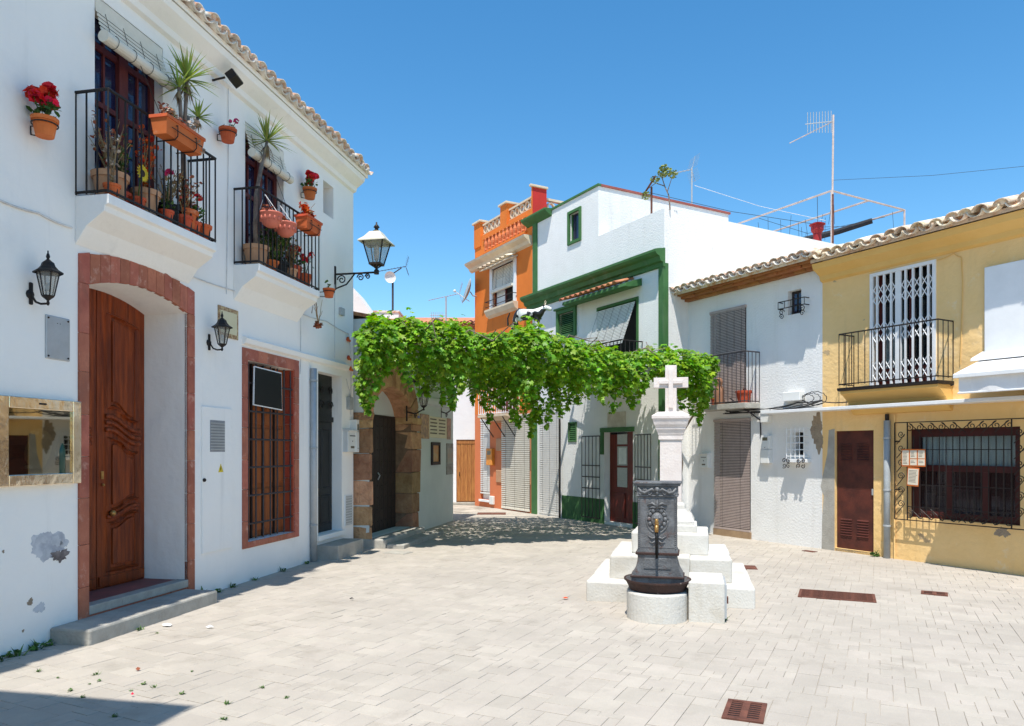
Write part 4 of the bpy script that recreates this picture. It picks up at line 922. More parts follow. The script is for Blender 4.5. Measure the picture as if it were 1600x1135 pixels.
box('print', mat('orange_notice', (.6, .24, .08), (.5, .36, .2), .6, 7), t, .07, w_-.07, -.012, -.002, .07, h_-.07)
s0, s1 = E.s(697), E.s(707); z0, z1 = E.z(697, 742), E.z(697, 693)
t = thing('wall_poster', 'weathered tall picture panel at the end of the pale wall', 'panel', E, s0, 0, z0); w_, h_ = s1-s0, z1-z0
box('panel', mat('weathered_panel', (.34, .33, .31), (.24, .2, .17), .7, 9), t, 0, w_, -.022, .003, 0, h_, .004); box('print', mat('faded_print', (.42, .30, .24), (.36, .36, .33), .7, 6, .4, .6), t, .05, w_-.05, -.026, -.021, h_*.35, h_*.85)
t = MB().box(0, .14, -.062, -.045, 0, .16).build('number_plate', mat('blue_enamel', (.04, .07, .30), None, .3), None, E.P(E.s(648), 0, E.z(648, 662)), (0, 0, E.ang)); tag(t, 'small blue number plate on the stone jamb', 'plate')
# lantern and floodlight beneath the vine
def arch_lantern(px, py, out, label, k=.5):
    s = E.s(px, out); z = E.z(px, py, out); t = thing('bracket_lantern', label, 'lantern', E, s, out, z)
    MB().lathe([(0, 0), (.05*k, .02*k), (.03*k, .1*k), (.13*k, .18*k), (.13*k, .2*k), (0, .2*k)], 8).build('base', M_IRON, t); c = MB()
    for i in range(6): a = math.pi/3*i; c.tube([(.12*k*math.cos(a), .12*k*math.sin(a), .19*k), (.22*k*math.cos(a), .22*k*math.sin(a), .66*k)], .012*k, 5)
    c.build('cage', M_IRON, t); MB().lathe([(.11*k, .2*k), (.2*k, .65*k)], 6).build('panes', M_LGLASS, t)
    MB().lathe([(.28*k, .65*k), (.27*k, .69*k), (.15*k, .78*k), (.1*k, .88*k), (.04*k, .92*k), (.05*k, .98*k), (0, 1.05*k)], 6).build('roof', M_IRON, t)
    b = MB().tube([(0, 0, .03), (0, out*.5, -.06), (0, out, -.02)], .014, 6); scroll(b, 0, out*.5, -.1, .07, 1.3, 0, 1, .008); b.tube([(0, out+.005, -.2), (0, out+.005, .4)], .016, 6); b.build('bracket', M_IRON, t)
arch_lantern(662, 642, .34, 'black iron lantern on a scrolled bracket beside the stone arch', .5)
arch_lantern(706, 642, .25, 'black iron lantern at the far end of the pale wall', .4)
t = thing('floodlight', 'small black floodlight above the stone arch under the vine', 'floodlight', E, E.s(648, .2), .2, E.z(648, 594, .2))
MB().box(-.09, .09, -.06, .06, -.06, .06).build('lamp_body', M_IRON, t, (0, 0, 0), (R(-30), 0, R(15)), bevel=.01); MB().tube([(0, 0, 0), (0, .21, .02)], .012, 6).build('arm', M_IRON, t); MB().box(-.075, .075, -.064, -.058, -.045, .045).build('lens', M_LGLASS, t, (0, 0, 0), (R(-30), 0, R(15)))

# ------------------------------------------------------------------ house closing the lane, far white house
FH = thing('lane_house', 'white house closing the lane behind a plank door', 'house', FB)
fa, fb_ = FB.s(713), FB.s(743)
fw = wall('wall', M_WHITE, FH, -.3, 3.6, -.1, 5.4, [(fa, fb_, .08, 2.0, .12)], 6)
roof(FH, -.3, 3.6, .15, 5.45, R(14), 3, M_TILE3); fr2 = roof(FH, -.3, 3.6, .2, 5.5, R(14), 2.9, M_TILE3); eave_tiles(fr2, -.2, 3.5, .26, 5.46, R(14), M_TILE3)
fd = box('door', M_PINE, FH, fa, fb_, .05, .1, .08, 2.0)
for i in range(5): x = fa+(fb_-fa)*i/5; box('door_plank', M_PINE, fd, x+.006, x+(fb_-fa)/5-.006, .03, .051, .1, 1.86, .004)
box('head_board', M_PINE, fd, fa, fb_, .02, .052, 1.87, 2.0, .004); box('door_sill', M_CONC, FH, fa-.1, fb_+.2, -.12, .05, 0, .08, .01)
MB().tube([(fa+.1, .02, 1.0), (fa+.1, -.03, .95), (fa+.1, .02, .88)], .012, 6).build('handle', M_IRON, fd)
GH = thing('far_white_house', 'far white rendered house top with clay tiles beyond the vine', 'house', loc=(-5.9, 25, 0))
MB().box(0, 2.05, 0, 3, 0, 6.35).build('wall', M_WHITE_R, GH); MB().box(-.02, 2.08, -.03, 3, 6.352, 6.42).build('coping', M_TILE, GH)
rf = MB().prism([(-1.2, 5.5), (.0, 5.5), (.0, 6.5), (-.1, 6.52)], -.1, 3).build('roof', M_TILE3, GH)
chm = thing('white_gable', 'small white sloping gable wall beside the house corner', 'wall', loc=(-3.5, 16.2, 0), rz=0)
MB().prism([(0, 0), (.75, 0), (.75, 4.3), (.5, 4.55), (0, 5.25)], 0, 1.2).build('wall', M_WHITE, chm)

# ------------------------------------------------------------------ orange house
OH = thing('orange_house', 'narrow orange house with balustraded parapet and white arched window', 'house', C)
D0 = C.s(742); DT = 7.35
wn = px_rect(C, 770, 803, 428, 470)
n0, n1 = C.s(751), C.s(765.5); dd0, dd1 = C.s(785), C.s(829)
ow = wall('wall', M_ORG, OH, D0, -.001, 2.75, DT, [(wn[0], wn[1], C.z(770, 482), C.z(770, 424)+.05, .16)], 4.2)
ow2 = wall('lower_wall', M_ORG2, OH, D0, -.001, -.1, 2.748, [(n0, n1, .22, 2.62, .1), (dd0, dd1, .02, 2.62, .12)], 4.2)
zc = C.z(838, 366)
MB().prismx([(0, zc-.24), (-.08, zc-.20), (-.12, zc-.12), (-.24, zc-.04), (-.26, zc+.02), (0, zc+.02)], D0-.2, -.02).build('cornice', M_CREAM, OH)
MB().box(D0, -.02, .0, .25, zc+.022, zc+.75).build('parapet', M_ORG, OH)
PT = zc+.75
for i in range(11):   # blind balusters in the parapet
    x = C.s(758)+(C.s(822)-C.s(758))*(i+.5)/11
    MB().lathe([(.03, 0), (.05, .03), (.035, .06), (.06, .14), (.065, .2), (.04, .28), (.05, .33), (.03, .36)], 8, (x, -.02, zc+.22)).build('baluster', M_ORG2, OH)
b = MB(); x0, x1 = C.s(757), C.s(823); b.box(x0, x1, -.006, .004, zc+.19, zc+.6); b.build('recess_panel', M_ORG2, OH)
MB().box(x0-.03, x1+.03, -.05, .003, zc+.57, zc+.63).box(x0-.03, x1+.03, -.05, .003, zc+.16, zc+.21).build('panel_rail', M_ORG, OH)
for (p0, p1) in ((752, 783), (793, 832)):   # ring balustrade
    x0, x1 = C.s(p0), C.s(p1); k = 5
    MB().box(x0, x1, .06, .16, PT+.001, PT+.05).box(x0, x1, .04, .18, PT+.30, PT+.35).build('balustrade_rail', M_CREAM, OH)
    for i in range(k):
        c_ = x0+(x1-x0)*(i+.5)/k; pr = [(.085, -.04), (.125, -.04), (.125, .04), (.085, .04), (.085, -.04)]
        MB().lathe(pr, 16, (c_, .11, PT+.175), axis='y').build('ring', M_CREAM, OH)
for (p0, p1, hh) in ((742, 752, .42), (783, 793, .50), (832, 840.5, .55)):
    x0, x1 = C.s(p0), C.s(p1)
    if p1 > 840: x1 = -.01
    pl = MB().box(x0, x1, -.03, .42, PT-.3, PT+hh).build('pillar', M_ORG, OH); MB().box(x0-.05, x1+.05, -.08, .47, PT+hh, PT+hh+.06).build('pillar_cap', M_CREAM, pl, bevel=.01)
MB().box(-.02, .0, .0, .44, PT-.6, PT+.54).build('red_flank', M_RED, OH); MB().box(-.24, -.02, .45, 3.2, PT-.4, PT+.0).build('side_parapet', M_RED, OH)
MB().box(-.2, -.08, .45, 3.2, PT+.30, PT+.36).build('balustrade_rail', M_CREAM, OH)
for i in range(8):
    b = MB().lathe([(.085, -.04), (.125, -.04), (.125, .04), (.085, .04), (.085, -.04)], 14, (0, 0, 0), axis='y'); b.build('ring', M_CREAM, OH, (-.14, .65+i*.3, PT+.15), (0, 0, R(90)))
# arched white window
x0, x1 = wn[0], wn[1]; z0, z1 = C.z(770, 482), C.z(770, 424)+.05; fo0, fo1 = x0-.15, x1+.15
ar = [(fo0+(fo1-fo0)*i/10, z1+.06+.17*(1-(i/5-1)**2)) for i in range(11)]
MB().prism([(x0, z1), (x1, z1), (fo1, z1-.01)]+ar[::-1]+[(fo0, z1-.01)], -.03, .05).box(fo0, x0, -.03, .05, z0-.05, z1-.01).box(x1, fo1, -.03, .05, z0-.05, z1-.01).build('window_surround', M_WPAINT, OH)
MB().prismx([(0, z0-.28), (-.1, z0-.22), (-.16, z0-.10), (-.16, z0-.05), (0, z0-.05)], fo0-.08, fo1+.08).build('window_sill', M_CREAM, OH)
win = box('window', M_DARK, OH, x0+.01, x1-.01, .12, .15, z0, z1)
MB().box(x0, x0+.06, .08, .12, z0, z1).box(x1-.06, x1, .08, .12, z0, z1).box((x0+x1)/2-.03, (x0+x1)/2+.03, .08, .12, z0, z1).build('frame', M_MAROON, win)
box('curtain', M_CUR, win, x0+.06, (x0+x1)/2-.02, .10, .118, z0, z1-.3)
b = MB(); b.tube([(fo0-.03, -.02, z0+.18), (fo0-.03, -.16, z0+.18), (fo1+.03, -.16, z0+.18), (fo1+.03, -.02, z0+.18)], .012, 5); b.tube([(fo0-.03, -.16, z0+.02), (fo1+.03, -.16, z0+.02)], .01, 5); b.build('window_rail', M_IRON, win)
bt = thing('window_blind', 'cream half-lowered blind in the white arched window', 'blind', C, x0, 0, z1); slats(bt, .02, x1-x0-.02, -.62, -.02, .03, M_BLIND, .04, lean=.05, cords=3)
box('roll', M_BLIND, bt, 0, x1-x0, -.09, .0, -.72, -.62, .02)
ot = MB().prismx([(0, 0), (-.30, -.12), (-.30, -.16), (0, -.05)], fo0-.12, fo1+.05).build('window_canopy', M_CREAM, OH, (0, 0, zc-.30))
tm = tile_mesh('roof_tile', M_TILE2, .075, .065, .32)
for i in range(7): inst(tm, 'roof_tile', ot, (fo0-.05+(fo1-fo0+.05)*i/6, -.36, -.10), (R(18), 0, 0))
# lower floor
def blind_thing(fr, x0, x1, z0, z1, m, label, out=.02, cords=3, pitch=.03, name='door_blind', head=True):
    t = thing(name, label, 'blind', fr, x0, out, z0); slats(t, 0, x1-x0, 0, z1-z0, 0, m, pitch, cords=cords)
    if head: box('head_rail', m, t, -.01, x1-x0+.01, -.015, .02, z1-z0, z1-z0+.05)
    box('foot_rail', m, t, 0, x1-x0, -.012, .012, -.03, .01); return t
box('narrow_door', M_BLINDW, OH, n0+.01, n1-.01, .08, .095, .22, 2.62); box('door', mat('beige_wood', (.45, .36, .26), None, .7), OH, dd0+.01, dd1-.01, .1, .115, .02, 2.62)
blind_thing(C, n0, n1, .42, 2.55, M_BLINDW, 'narrow white blind on the orange house ground floor', .0, 2, .055)
blind_thing(C, dd0, dd1, .07, 2.6, M_BLIND, 'wide ivory blind covering the orange house doorway', .03, 3, .055)
for (p0, p1) in ((776, 785), (829.5, 836)):
    for z in (.75, 1.65, 2.45):
        stone(ow2, 'quoin_stone', M_CLAY, C.s(p0), min(C.s(p1), -.1), z, z+.36, -.03, .01, .02)
box('sill', M_WPAINT, OH, n0-.04, n1+.04, -.05, .02, .15, .215, .004)
bx = C.s(764); small_box(C, 764, 773, 701, 727, .1, 'meter_box', 'orange meter box on the orange house wall', 'meter box', mat('orange_box', (.75, .28, .04), None, .5), meter_extra); small_box(C, 767, 773, 775, 788, .06, 'meter_box', 'low white meter box on the orange house wall', 'meter box', M_WPLAS)
# small balcony
zb = C.z(772, 650); bl = MB().prismx([(0, zb-.16), (-.45, zb-.06), (-.45, zb), (0, zb)], C.s(768, .0), C.s(812)).build('balcony', M_CREAM, OH)
railing(bl, [(C.s(768)+.02, 0), (C.s(768)+.02, -.43), (C.s(812)-.02, -.43), (C.s(812)-.02, 0)], zb+.01, zb+.9, .12, M_WPAINT, .01, .014)
b = MB()
for p in (772, 790, 806): x = C.s(p); b.tube([(x, -.42, zb-.08), (x, -.02, zb-.62)], .016, 5)
b.build('brace', M_IRON, bl)
box('balcony_door', M_MAROON, OH, C.s(776), C.s(808), -.02, .02, zb, zb+2.0)
# satellite dish on the corner
t = thing('satellite_dish', 'grey satellite dish on the corner of the orange house', 'satellite dish', loc=C.P(D0+.08, .22, C.z(742, 458)))
pr = [(r_, .09*(r_/.38)**2) for r_ in (0, .1, .2, .3, .38)]
MB().lathe(pr+[(p[0]-.004, p[1]+.012) for p in pr[::-1]], 20, (0, 0, 0)).build('dish', M_PIPEP, t, rot=Vector((-1, -.22, .32)).to_track_quat('Z', 'Y').to_euler(), smooth=True)
MB().tube([(.02, 0, 0), (.10, .02, -.12), (.30, .18, -.12)], .018, 6).build('arm', M_GALV, t); MB().tube([(-.0, -.02, -.30), (-.42, -.10, -.02)], .012, 5).ball((-.44, -.10, .0), .045, 8, 5).build('receiver', M_WPLAS, t)

# ------------------------------------------------------------------ green-trimmed white house
GT = thing('green_trim_house', 'tall white house with green cornice, green pilasters and roof terrace', 'house', C)
S1 = 5.17; ST = C.s(935); ZT, ZP = 7.72, 6.57; ZC = 5.66
gw = px_rect(C, 890.5, 906, 336, 379); sw = px_rect(C, 874, 898, 492, 525)
bw0, bw1 = C.s(932), C.s(998); bwt = C.z(932, 482)
pl0, pl1 = C.s(843), C.s(876)          # blind doorway
gd0, gd1 = C.s(944), C.s(989); gdt = C.z(944, 676)
gv = px_rect(C, 889.5, 900, 662, 689)
up = wall('tower_wall', M_WHITE_R, GT, 0, ST, ZC, ZT, [(gw[0], gw[1], gw[2], gw[3], .12)], 4.1)
tp2 = wall('terrace_wall', M_WHITE_R, GT, ST+.0005, S1, ZC, ZP, [], .25)
lo_ = wall('wall', M_WHITE_R, GT, 0, S1, -.1, ZC-.0005, [(sw[0], sw[1], sw[2]-.2, sw[3], .12), (bw0, bw1, 3.2, bwt, .2), (pl0, pl1, .05, 2.7, .14), (gd0, gd1, .06, gdt, .2), (gv[0], gv[1], gv[2], gv[3], .1)], 5.9)
MB().box(S1-.25, S1-.001, .251, 6.3, ZC, ZP).build('side_parapet', M_WHITE_R, GT); MB().box(S1-.12, S1-.001, 5.9, 6.3, 0, ZC-.001).build('side_wall_end', M_WHITE_R, GT)
MB().box(.0, ST+.02, 4.11, 6.2, ZC, ZP+.9).build('rear_block', M_WHITE_R, GT)
# tower roof edge
MB().prismx([(0, ZT-.14), (-.18, ZT-.04), (-.22, ZT), (-.22, ZT+.05), (.0, ZT+.06)], -.25, .95).build('roof_edge', M_GRN, GT, bevel=.006)
MB().box(.951, ST+.03, -.03, .06, ZT-.0, ZT+.05).build('roof_trim', M_GRN, GT); MB().box(ST-.06, ST+.03, .061, 4.15, ZT+.0, ZT+.05).build('roof_trim', mat('red_brown_trim', (.34, .10, .08), None, .8), GT)
MB().box(0, ST-.061, .061, 4.1, ZT+.0, ZT+.03).build('flat_roof', M_CONC, GT)
# green cornice and pilasters
co = MB().prismx([(0, ZC-.28), (-.05, ZC-.27), (-.06, ZC-.19), (-.12, ZC-.17), (-.15, ZC-.08), (-.22, ZC-.05), (-.26, ZC+.0), (-.26, ZC+.05), (-.22, ZC+.06), (0, ZC+.10)], -.22, S1+.03).build('cornice', M_GRN, GT)
box('pilaster', M_GRN, GT, .06, .26, -.035, .01, ZC+.06, ZT-.1); box('pilaster', M_GRN, GT, -.1+.1, .24, -.04, .01, -.02, 2.75); box('pilaster', M_GRN, GT, S1-.14, S1+.012, -.035, .10, -.02, ZC-.2)
def frame_win(fr_parent, r_, m, fw=.07, proud=.04, deep=.1, glassm=M_GLASSB, sill=True):
    x0, x1, z0, z1 = r_
    w = MB().box(x0-fw, x0, -proud, .02, z0-fw, z1+fw).box(x1, x1+fw, -proud, .02, z0-fw, z1+fw).box(x0, x1, -proud, .02, z1, z1+fw).box(x0, x1, -proud, .02, z0-fw, z0).build('window', m, fr_parent, bevel=.004)
    box('pane', glassm, w, x0, x1, deep-.02, deep-.012, z0, z1); return w
w = frame_win(GT, gw, M_GRN); MB().box(gw[0]+.0, gw[0]+.03, .05, .08, gw[2], gw[3]).box(gw[1]-.03, gw[1], .05, .08, gw[2], gw[3]).build('sash', M_GRN, w)
w = frame_win(GT, sw, M_GRN, .09, .05)
b = MB()
for i in range(12): z = sw[3]-.05-i*.045; b.add([(sw[0], .0, z-.02), (sw[1], .0, z-.02), (sw[1], .04, z+.02), (sw[0], .04, z+.02)], [(0,1,2,3)])
b.build('louvres', M_GRN, w, kind='stuff'); box('head_mould', M_GRN, w, sw[0]-.13, sw[1]+.13, -.1, .0, sw[3]+.09, sw[3]+.14, .01)
# big window with a blind pushed out over the sill
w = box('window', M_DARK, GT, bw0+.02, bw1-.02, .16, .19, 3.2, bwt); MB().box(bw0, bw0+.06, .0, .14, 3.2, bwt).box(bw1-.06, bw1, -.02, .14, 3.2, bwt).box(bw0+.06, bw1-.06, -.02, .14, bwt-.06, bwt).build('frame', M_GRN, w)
t = thing('leaning_blind', 'grey-white blind pushed outwards over the green-framed window above the vine', 'blind', C, bw0, .03, 3.9)
slats(t, .02, bw1-bw0-.05, 0, bwt-.1-3.9, -.02, M_BLINDW, .034, lean=.36, cords=5)
bc = MB().box(bw0-.1, bw1+.15, -.6, -.001, 3.1, 3.2).build('balcony', M_WHITE, GT); railing(bc, [(bw0-.08, 0), (bw0-.08, -.57), (bw1+.12, -.57), (bw1+.12, 0)], 3.21, 3.95, .12, M_IRON)
# tiled canopy above it
ca_ = C.s(902, .0); cb_ = C.s(1003, .0); zca = C.z(1000, 437)
cn = MB().prismx([(0, zca+.02), (-.42, zca-.12), (-.44, zca-.19), (-.36, zca-.20), (0, zca-.14)], ca_, cb_).build('window_canopy', M_GRN, GT, bevel=.004)
tm = tile_mesh('roof_tile', M_TILE3, .075, .065, .5); k = 11
for i in range(k): inst(tm, 'roof_tile', cn, (ca_+.05+(cb_-ca_-.35)*i/(k-1), -.50, zca-.10), (R(17), 0, 0))
# ground floor
box('blind_door', M_WPAINT, GT, pl0, pl1, .1, .13, .05, 2.7)
blind_thing(C, pl0, pl1, .08, 2.62, M_BLINDW, 'white slatted blind over the doorway beside the green pilaster', .0, 3, .055)
MB().tube([(pl1+.03, -.05, .0), (pl1+.03, -.05, 2.45)], .025, 6).build('gate_post', M_IRON, GT)
dado = [(pl1+.07, gd0-.0), (gd1+.0, S1-.2)]
for (x0, x1) in dado: box('green_dado', M_GRN, GT, x0, x1, -.012, .01, -.02, .56)
v_ = box('louvre_vent', M_GRN, GT, gv[0], gv[1], .02, .06, gv[2], gv[3]); MB().box(gv[0]-.03, gv[0], -.02, .02, gv[2]-.03, gv[3]+.03).box(gv[1], gv[1]+.03, -.02, .02, gv[2]-.03, gv[3]+.03).box(gv[0]-.001, gv[1]+.001, -.018, .02, gv[3], gv[3]+.028).box(gv[0]-.001, gv[1]+.001, -.018, .02, gv[2]-.028, gv[2]).build('vent_frame', M_GRN, v_)
for i in range(9): z = gv[2]+(gv[3]-gv[2])*(i+.5)/9; MB().add([(gv[0], .0, z-.02), (gv[1], .0, z-.02), (gv[1], .03, z+.02), (gv[0], .03, z+.02)], [(0,1,2,3)]).build('louvre', M_GRN, v_)
MB().box(gd0-.1, gd1+.05, -.05, .02, gdt, gdt+.1).box(gd0-.1, gd0-.002, -.04, .02, gdt-.5, gdt-.001).build('door_head', M_GRN, GT)
M_RDOOR = mat('red_door_wood', (.20, .03, .018), (.12, .02, .014), .5, 5, stretch=(5, 5, .6))
rd = MB().box(gd0+.02, gd1-.005, .15, .19, .06, gdt).build('door', M_RDOOR, GT); xs0, xs1 = gd0+.50, gd0+.95
for (z0, z1) in ((.85, 1.28), (1.33, 1.75), (1.8, 2.2)):
    p = box('pane', mat('frosted_glass', (.45, .47, .45), (.36, .38, .36), .25, 40), rd, gd0+.30, gd0+.30+(gd1-gd0)*.34, .142, .149, z0, z1)
box('paper_notice', M_LIT, rd, gd0+.36, gd0+.36+(gd1-gd0)*.26, .135, .141, 1.36, 1.72)
box('transom', M_DARK, rd, gd0+.06, gd1-.06, .142, .149, 2.30, gdt-.05); box('door_rail', M_RDOOR, rd, gd0+.16, (gd0+gd1)/2+.06, .13, .149, .16, .72, .01); box('door_rail', M_RDOOR, rd, (gd0+gd1)/2+.16, gd1-.1, .13, .149, .16, 2.15, .01)
# the pair of barred gates folded back
def gate(s0, s1, label, rz, out):
    t = thing('barred_gate', label, 'gate', C, s0, out, .12, 'pair of barred gates'); t.rotation_euler = (0, 0, C.ang+rz)
    w = s1-s0; h = gdt-.2; bar = MB().tube([(0,0,0),(0,0,h)], .009, 5).mesh('bar', M_IRON)
    for i in range(6): inst(bar, 'bar', t, (w*i/5, 0, 0))
    for z in (.0, h*.36, h*.5, h*.64, h): MB().box(0, w, -.008, .008, z-.012, z+.012).build('cross_bar', M_IRON, t)
gate(C.s(914), C.s(942), 'barred iron gate folded against the wall left of the red door', 0, .09)
gate(C.s(985, .1)+.1, C.s(985, .1)+.85, 'barred iron gate standing open right of the red door', R(-14), .06)
ip = px_rect(C, 950, 978, 645, 669); b = MB(); b.box(ip[0], ip[1], -.02, .003, ip[2], ip[3]); b.build('plaster_panel', mat('stained_plaster', (.62, .56, .48), (.5, .43, .35), .95, 5), GT, bevel=.008)
# utility pipes at the corner
for k, (dx, r_) in enumerate(((.09, .03), (.20, .022), (.28, .025))):
    MB().tube([(S1+.03+r_, dx+.03, 0), (S1+.03+r_, dx+.03, 2.6+.1*k)], r_, 8).build('conduit', M_GALV if k else M_PIPEP, GT)
# ------------------------------------------------------------------ right: white house
WH = thing('right_white_house', 'low white house with taupe door blinds and a whitewashed tiled eave', 'house', RW)
WE = RW.s(1285); ZE = 4.72
d0, d1 = RW.s(1117), RW.s(1173); u0, u1 = RW.s(1111), RW.s(1166); ut = RW.z(1111, 488)
sw1 = px_rect(RW, 1231, 1252, 456, 493); lw1 = px_rect(RW, 1240, 1256, 676, 711)
ZBW = RW.z(1188, 630)
ww = wall('wall', M_WHITE_R, WH, -.02, WE, -.1, ZE, [(d0, d1, .04, 2.25, .16), (u0, u1, ZBW, ut, .16), (*sw1, .16), (*lw1, .16)], 4.5)
PIT = R(16)
wr = roof(WH, -.02, WE, .38, ZE+.16, PIT, 4.0, M_TILE)
# brick soffit courses
for k in range(3):
    o_ = .10+.10*k; z = ZE-.0+.045*k
    for i in range(13):
        x = WE*i/13; box('soffit_brick', M_SOFF, ww, x+.006, x+WE/13-.006, -o_-.03*(i % 2 if k == 1 else 0), .02, z+.002, z+.043)
eave_tiles(wr, .0, WE, .47, ZE+.125, PIT, M_TILE, .20, 1, .75)
box('lower_door', M_DARKW, WH, d0+.01, d1-.01, .12, .15, .04, 2.25); box('upper_door', M_DARKW, WH, u0+.01, u1-.01, .12, .15, ZBW, ut)
blind_thing(RW, d0, d1, .16, 2.22, M_BLINDB, 'taupe slatted blind over the street door of the right white house', .02, 2, .03)
box('door_sill', mat('worn_wood', (.38, .26, .15), (.3, .2, .12), .9), WH, d0-.02, d1+.02, -.03, .1, -.01, .13, .006)
blind_thing(RW, u0, u1, ZBW+.1, ut-.06, M_BLINDB, 'taupe slatted blind behind the small balcony of the right white house', .02, 5, .03)
bs0, bs1 = RW.s(1104), RW.s(1188); OB = .40
bl = MB().box(bs0, bs1, -OB, -.001, ZBW-.10, ZBW-.0).build('balcony', M_CONC, WH, bevel=.006)
railing(bl, [(bs0+.02, 0), (bs0+.02, -OB+.02), (bs1-.02, -OB+.02), (bs1-.02, 0)], ZBW+.01, RW.z(1167, 548, .38), .105, M_IRONG, .0075, .012)
sn = box('window', M_DARKW, WH, sw1[0]+.01, sw1[1]-.01, .10, .14, sw1[2], sw1[3]); box('pane', M_GLASSB, sn, sw1[0]+.06, (sw1[0]+sw1[1])/2-.02, .09, .098, sw1[2]+.05, sw1[3]-.05); box('pane', M_GLASSB, sn, (sw1[0]+sw1[1])/2+.02, sw1[1]-.06, .09, .098, sw1[2]+.05, sw1[3]-.05)
b = MB(); x0, x1 = RW.s(1217, .1), RW.s(1258, .1); zz = RW.z(1217, 484, .1)
b.tube([(x0, 0, zz+.12), (x0, -.12, zz+.12), (x1, -.12, zz+.12), (x1, 0, zz+.12)], .009, 5).tube([(x0, 0, zz), (x0, -.12, zz), (x1, -.12, zz), (x1, 0, zz)], .009, 5)
for x in (x0, x0+(x1-x0)*.25, (x0+x1)/2, x0+(x1-x0)*.75, x1): b.tube([(x, -.12, zz), (x, -.12, zz+.12)], .006, 5)
for x, fl in ((x0+.06, 1), (x1-.06, -1)):
    scroll(b, x, -.10, zz-.06, .06, 1.3, 0, 1, .007, flip=fl); scroll(b, x, -.10, zz-.14, .05, 1.3, 3, -1, .007, flip=fl)
b.build('flower_rail', M_IRON, sn)
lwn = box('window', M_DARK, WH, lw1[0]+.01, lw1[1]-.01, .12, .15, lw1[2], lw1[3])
x0, x1 = RW.s(1229, .12), RW.s(1256, .12); z0, z1 = lw1[2]-.06, lw1[3]+.08
bb_ = MB().tube([(0,0,z0),(0,0,z1)], .008, 5).mesh('bar', M_WPAINT)
for i in range(5): inst(bb_, 'bar', lwn, (x0+(x1-x0)*i/4, -.12, 0))
for i in range(5): z = z0+(z1-z0)*(i+.3)/4.6; MB().tube([(x0, 0, z), (x0, -.12, z), (x1, -.12, z), (x1, 0, z)], .008, 5).build('cross_bar', M_WPAINT, lwn)
box('flower_shelf', M_WHITE, lwn, x0-.05, x1+.05, -.16, -.002, z0-.07, z0-.01, .004)
b = MB()
for x, fl in ((x0+.03, 1), (x1-.03, -1)):
    for (dx, dz, a) in ((-.045, .03, 0), (.045, .03, 2), (-.045, -.06, 4), (.045, -.06, 1)): scroll(b, x+dx, -.165, z0-.07+dz, .045, 1.2, a, fl, .007)
b.build('scroll_bracket', M_IRON, lwn)
blob(ww, 'bare_patch', M_PEELB, RW.s(1277), RW.z(1277, 675), .12, .30, 20, seed=5, p=.3)
# meters, letter box, ledge
small_box(RW, 1193, 1207, 641, 661, .09, 'meter_box', 'white cable box under the end of the right balcony', 'box', M_WPLAS)
small_box(RW, 1194, 1207, 681, 702, .09, 'meter_box', 'white meter box with a green window on the right white house', 'meter box', M_WPLAS, meter_extra, .006)
small_box(RW, 1194, 1207, 702.5, 724, .10, 'fuse_box', 'white fuse box under the meter on the right white house', 'fuse box', M_WPLAS, None, .006)
small_box(RW, 1098, 1111, 709, 731, .09, 'letter_box', 'white letter box beside the taupe door blind', 'letter box', M_WPLAS, letter_extra)
small_box(RW, 1229, 1257, 614, 628, .12, 'cable_amplifier', 'white cable box among tangled wires on the right white house', 'box', M_WPLAS)
lg0 = RW.s(1208); zl = RW.z(1285, 640)
t = MB().box(0, 9.0-lg0, -.33, 0.01, -.04, .012).build('ledge', M_WPAINT, None, RW.P(lg0, 0, zl), (0, 0, RW.ang), bevel=.006); tag(t, 'thin white ledge running along the two right-hand houses', 'ledge')
t = thing('brace_pole', 'thin iron brace with scroll propping the right balcony', 'brace', RW, RW.s(1189), 0, 1.9); MB().tube([(0, 0, -.0), (0, -.02, .32), (-.42, -.36, .74)], .014, 6).build('rod', M_IRONG, t); b = MB(); scroll(b, -.10, -.1, .42, .05, 1.4, 0, 1, .006); b.build('scroll', M_IRONG, t)
# cables along the two houses
rr = random.Random(4)
for k in range(6):
    pts = [(1135+rr.uniform(-6, 6), 641+k*1.2), (1180, 640+rr.uniform(-2, 6)), (1215, 638+rr.uniform(-3, 5)), (1245, 632+rr.uniform(-4, 8)), (1285, 628+rr.uniform(-3, 3))]
    cable(RW, pts, 'black cable of the bundle strung below the right balcony', M_CABLE, .009, out=.05+.012*k, group='cables bundled below the balcony')
for k in range(3):
    cxp, cyp, rp = 1262+6*k, 622, 10+4*k; cable(RW, [(cxp+rp*math.cos(a), cyp+rp*.6*math.sin(a)) for a in [i*.55 for i in range(13)]], 'loose loop of black cable beside the white cable box', M_CABLE, .006, out=.06+.01*k, group='loops of cable by the cable box')
cable(RW, [(1285, 628), (1320, 629), (1360, 622), (1420, 617), (1470, 606), (1490, 601)], 'black cable sagging under the ochre house balcony', M_CABLE, .010, out=.05)
cable(RW, [(1464, 407), (1490, 396), (1502, 402), (1504, 440), (1502, 520), (1500, 570)], 'thin ochre-painted wire looping beside the folding white gate', M_YELD, .006)
def bpot(px, py, r_, h_, label, fl, out=.2):
    t = thing('balcony_pot', label, 'potted plant', RW, RW.s(px, out), out, ZBW+.003); pot(MB(), r_, h_).build('pot', M_TERRA, t); MB().lathe([(0, h_*.87), (r_*.86, h_*.87)], 14).build('soil', M_SOIL, t); fl(t, random.Random(8), r_, h_)
bpot(1162, 620, .14, .23, 'orange glazed pot on the right white house balcony', dried(.1, 3, .05))
bpot(1117, 620, .08, .14, 'small terracotta pot half hidden by the vine on the right balcony', dried(.12, 4, .06, M_LEAF2, M_LEAF2, 20, .04))
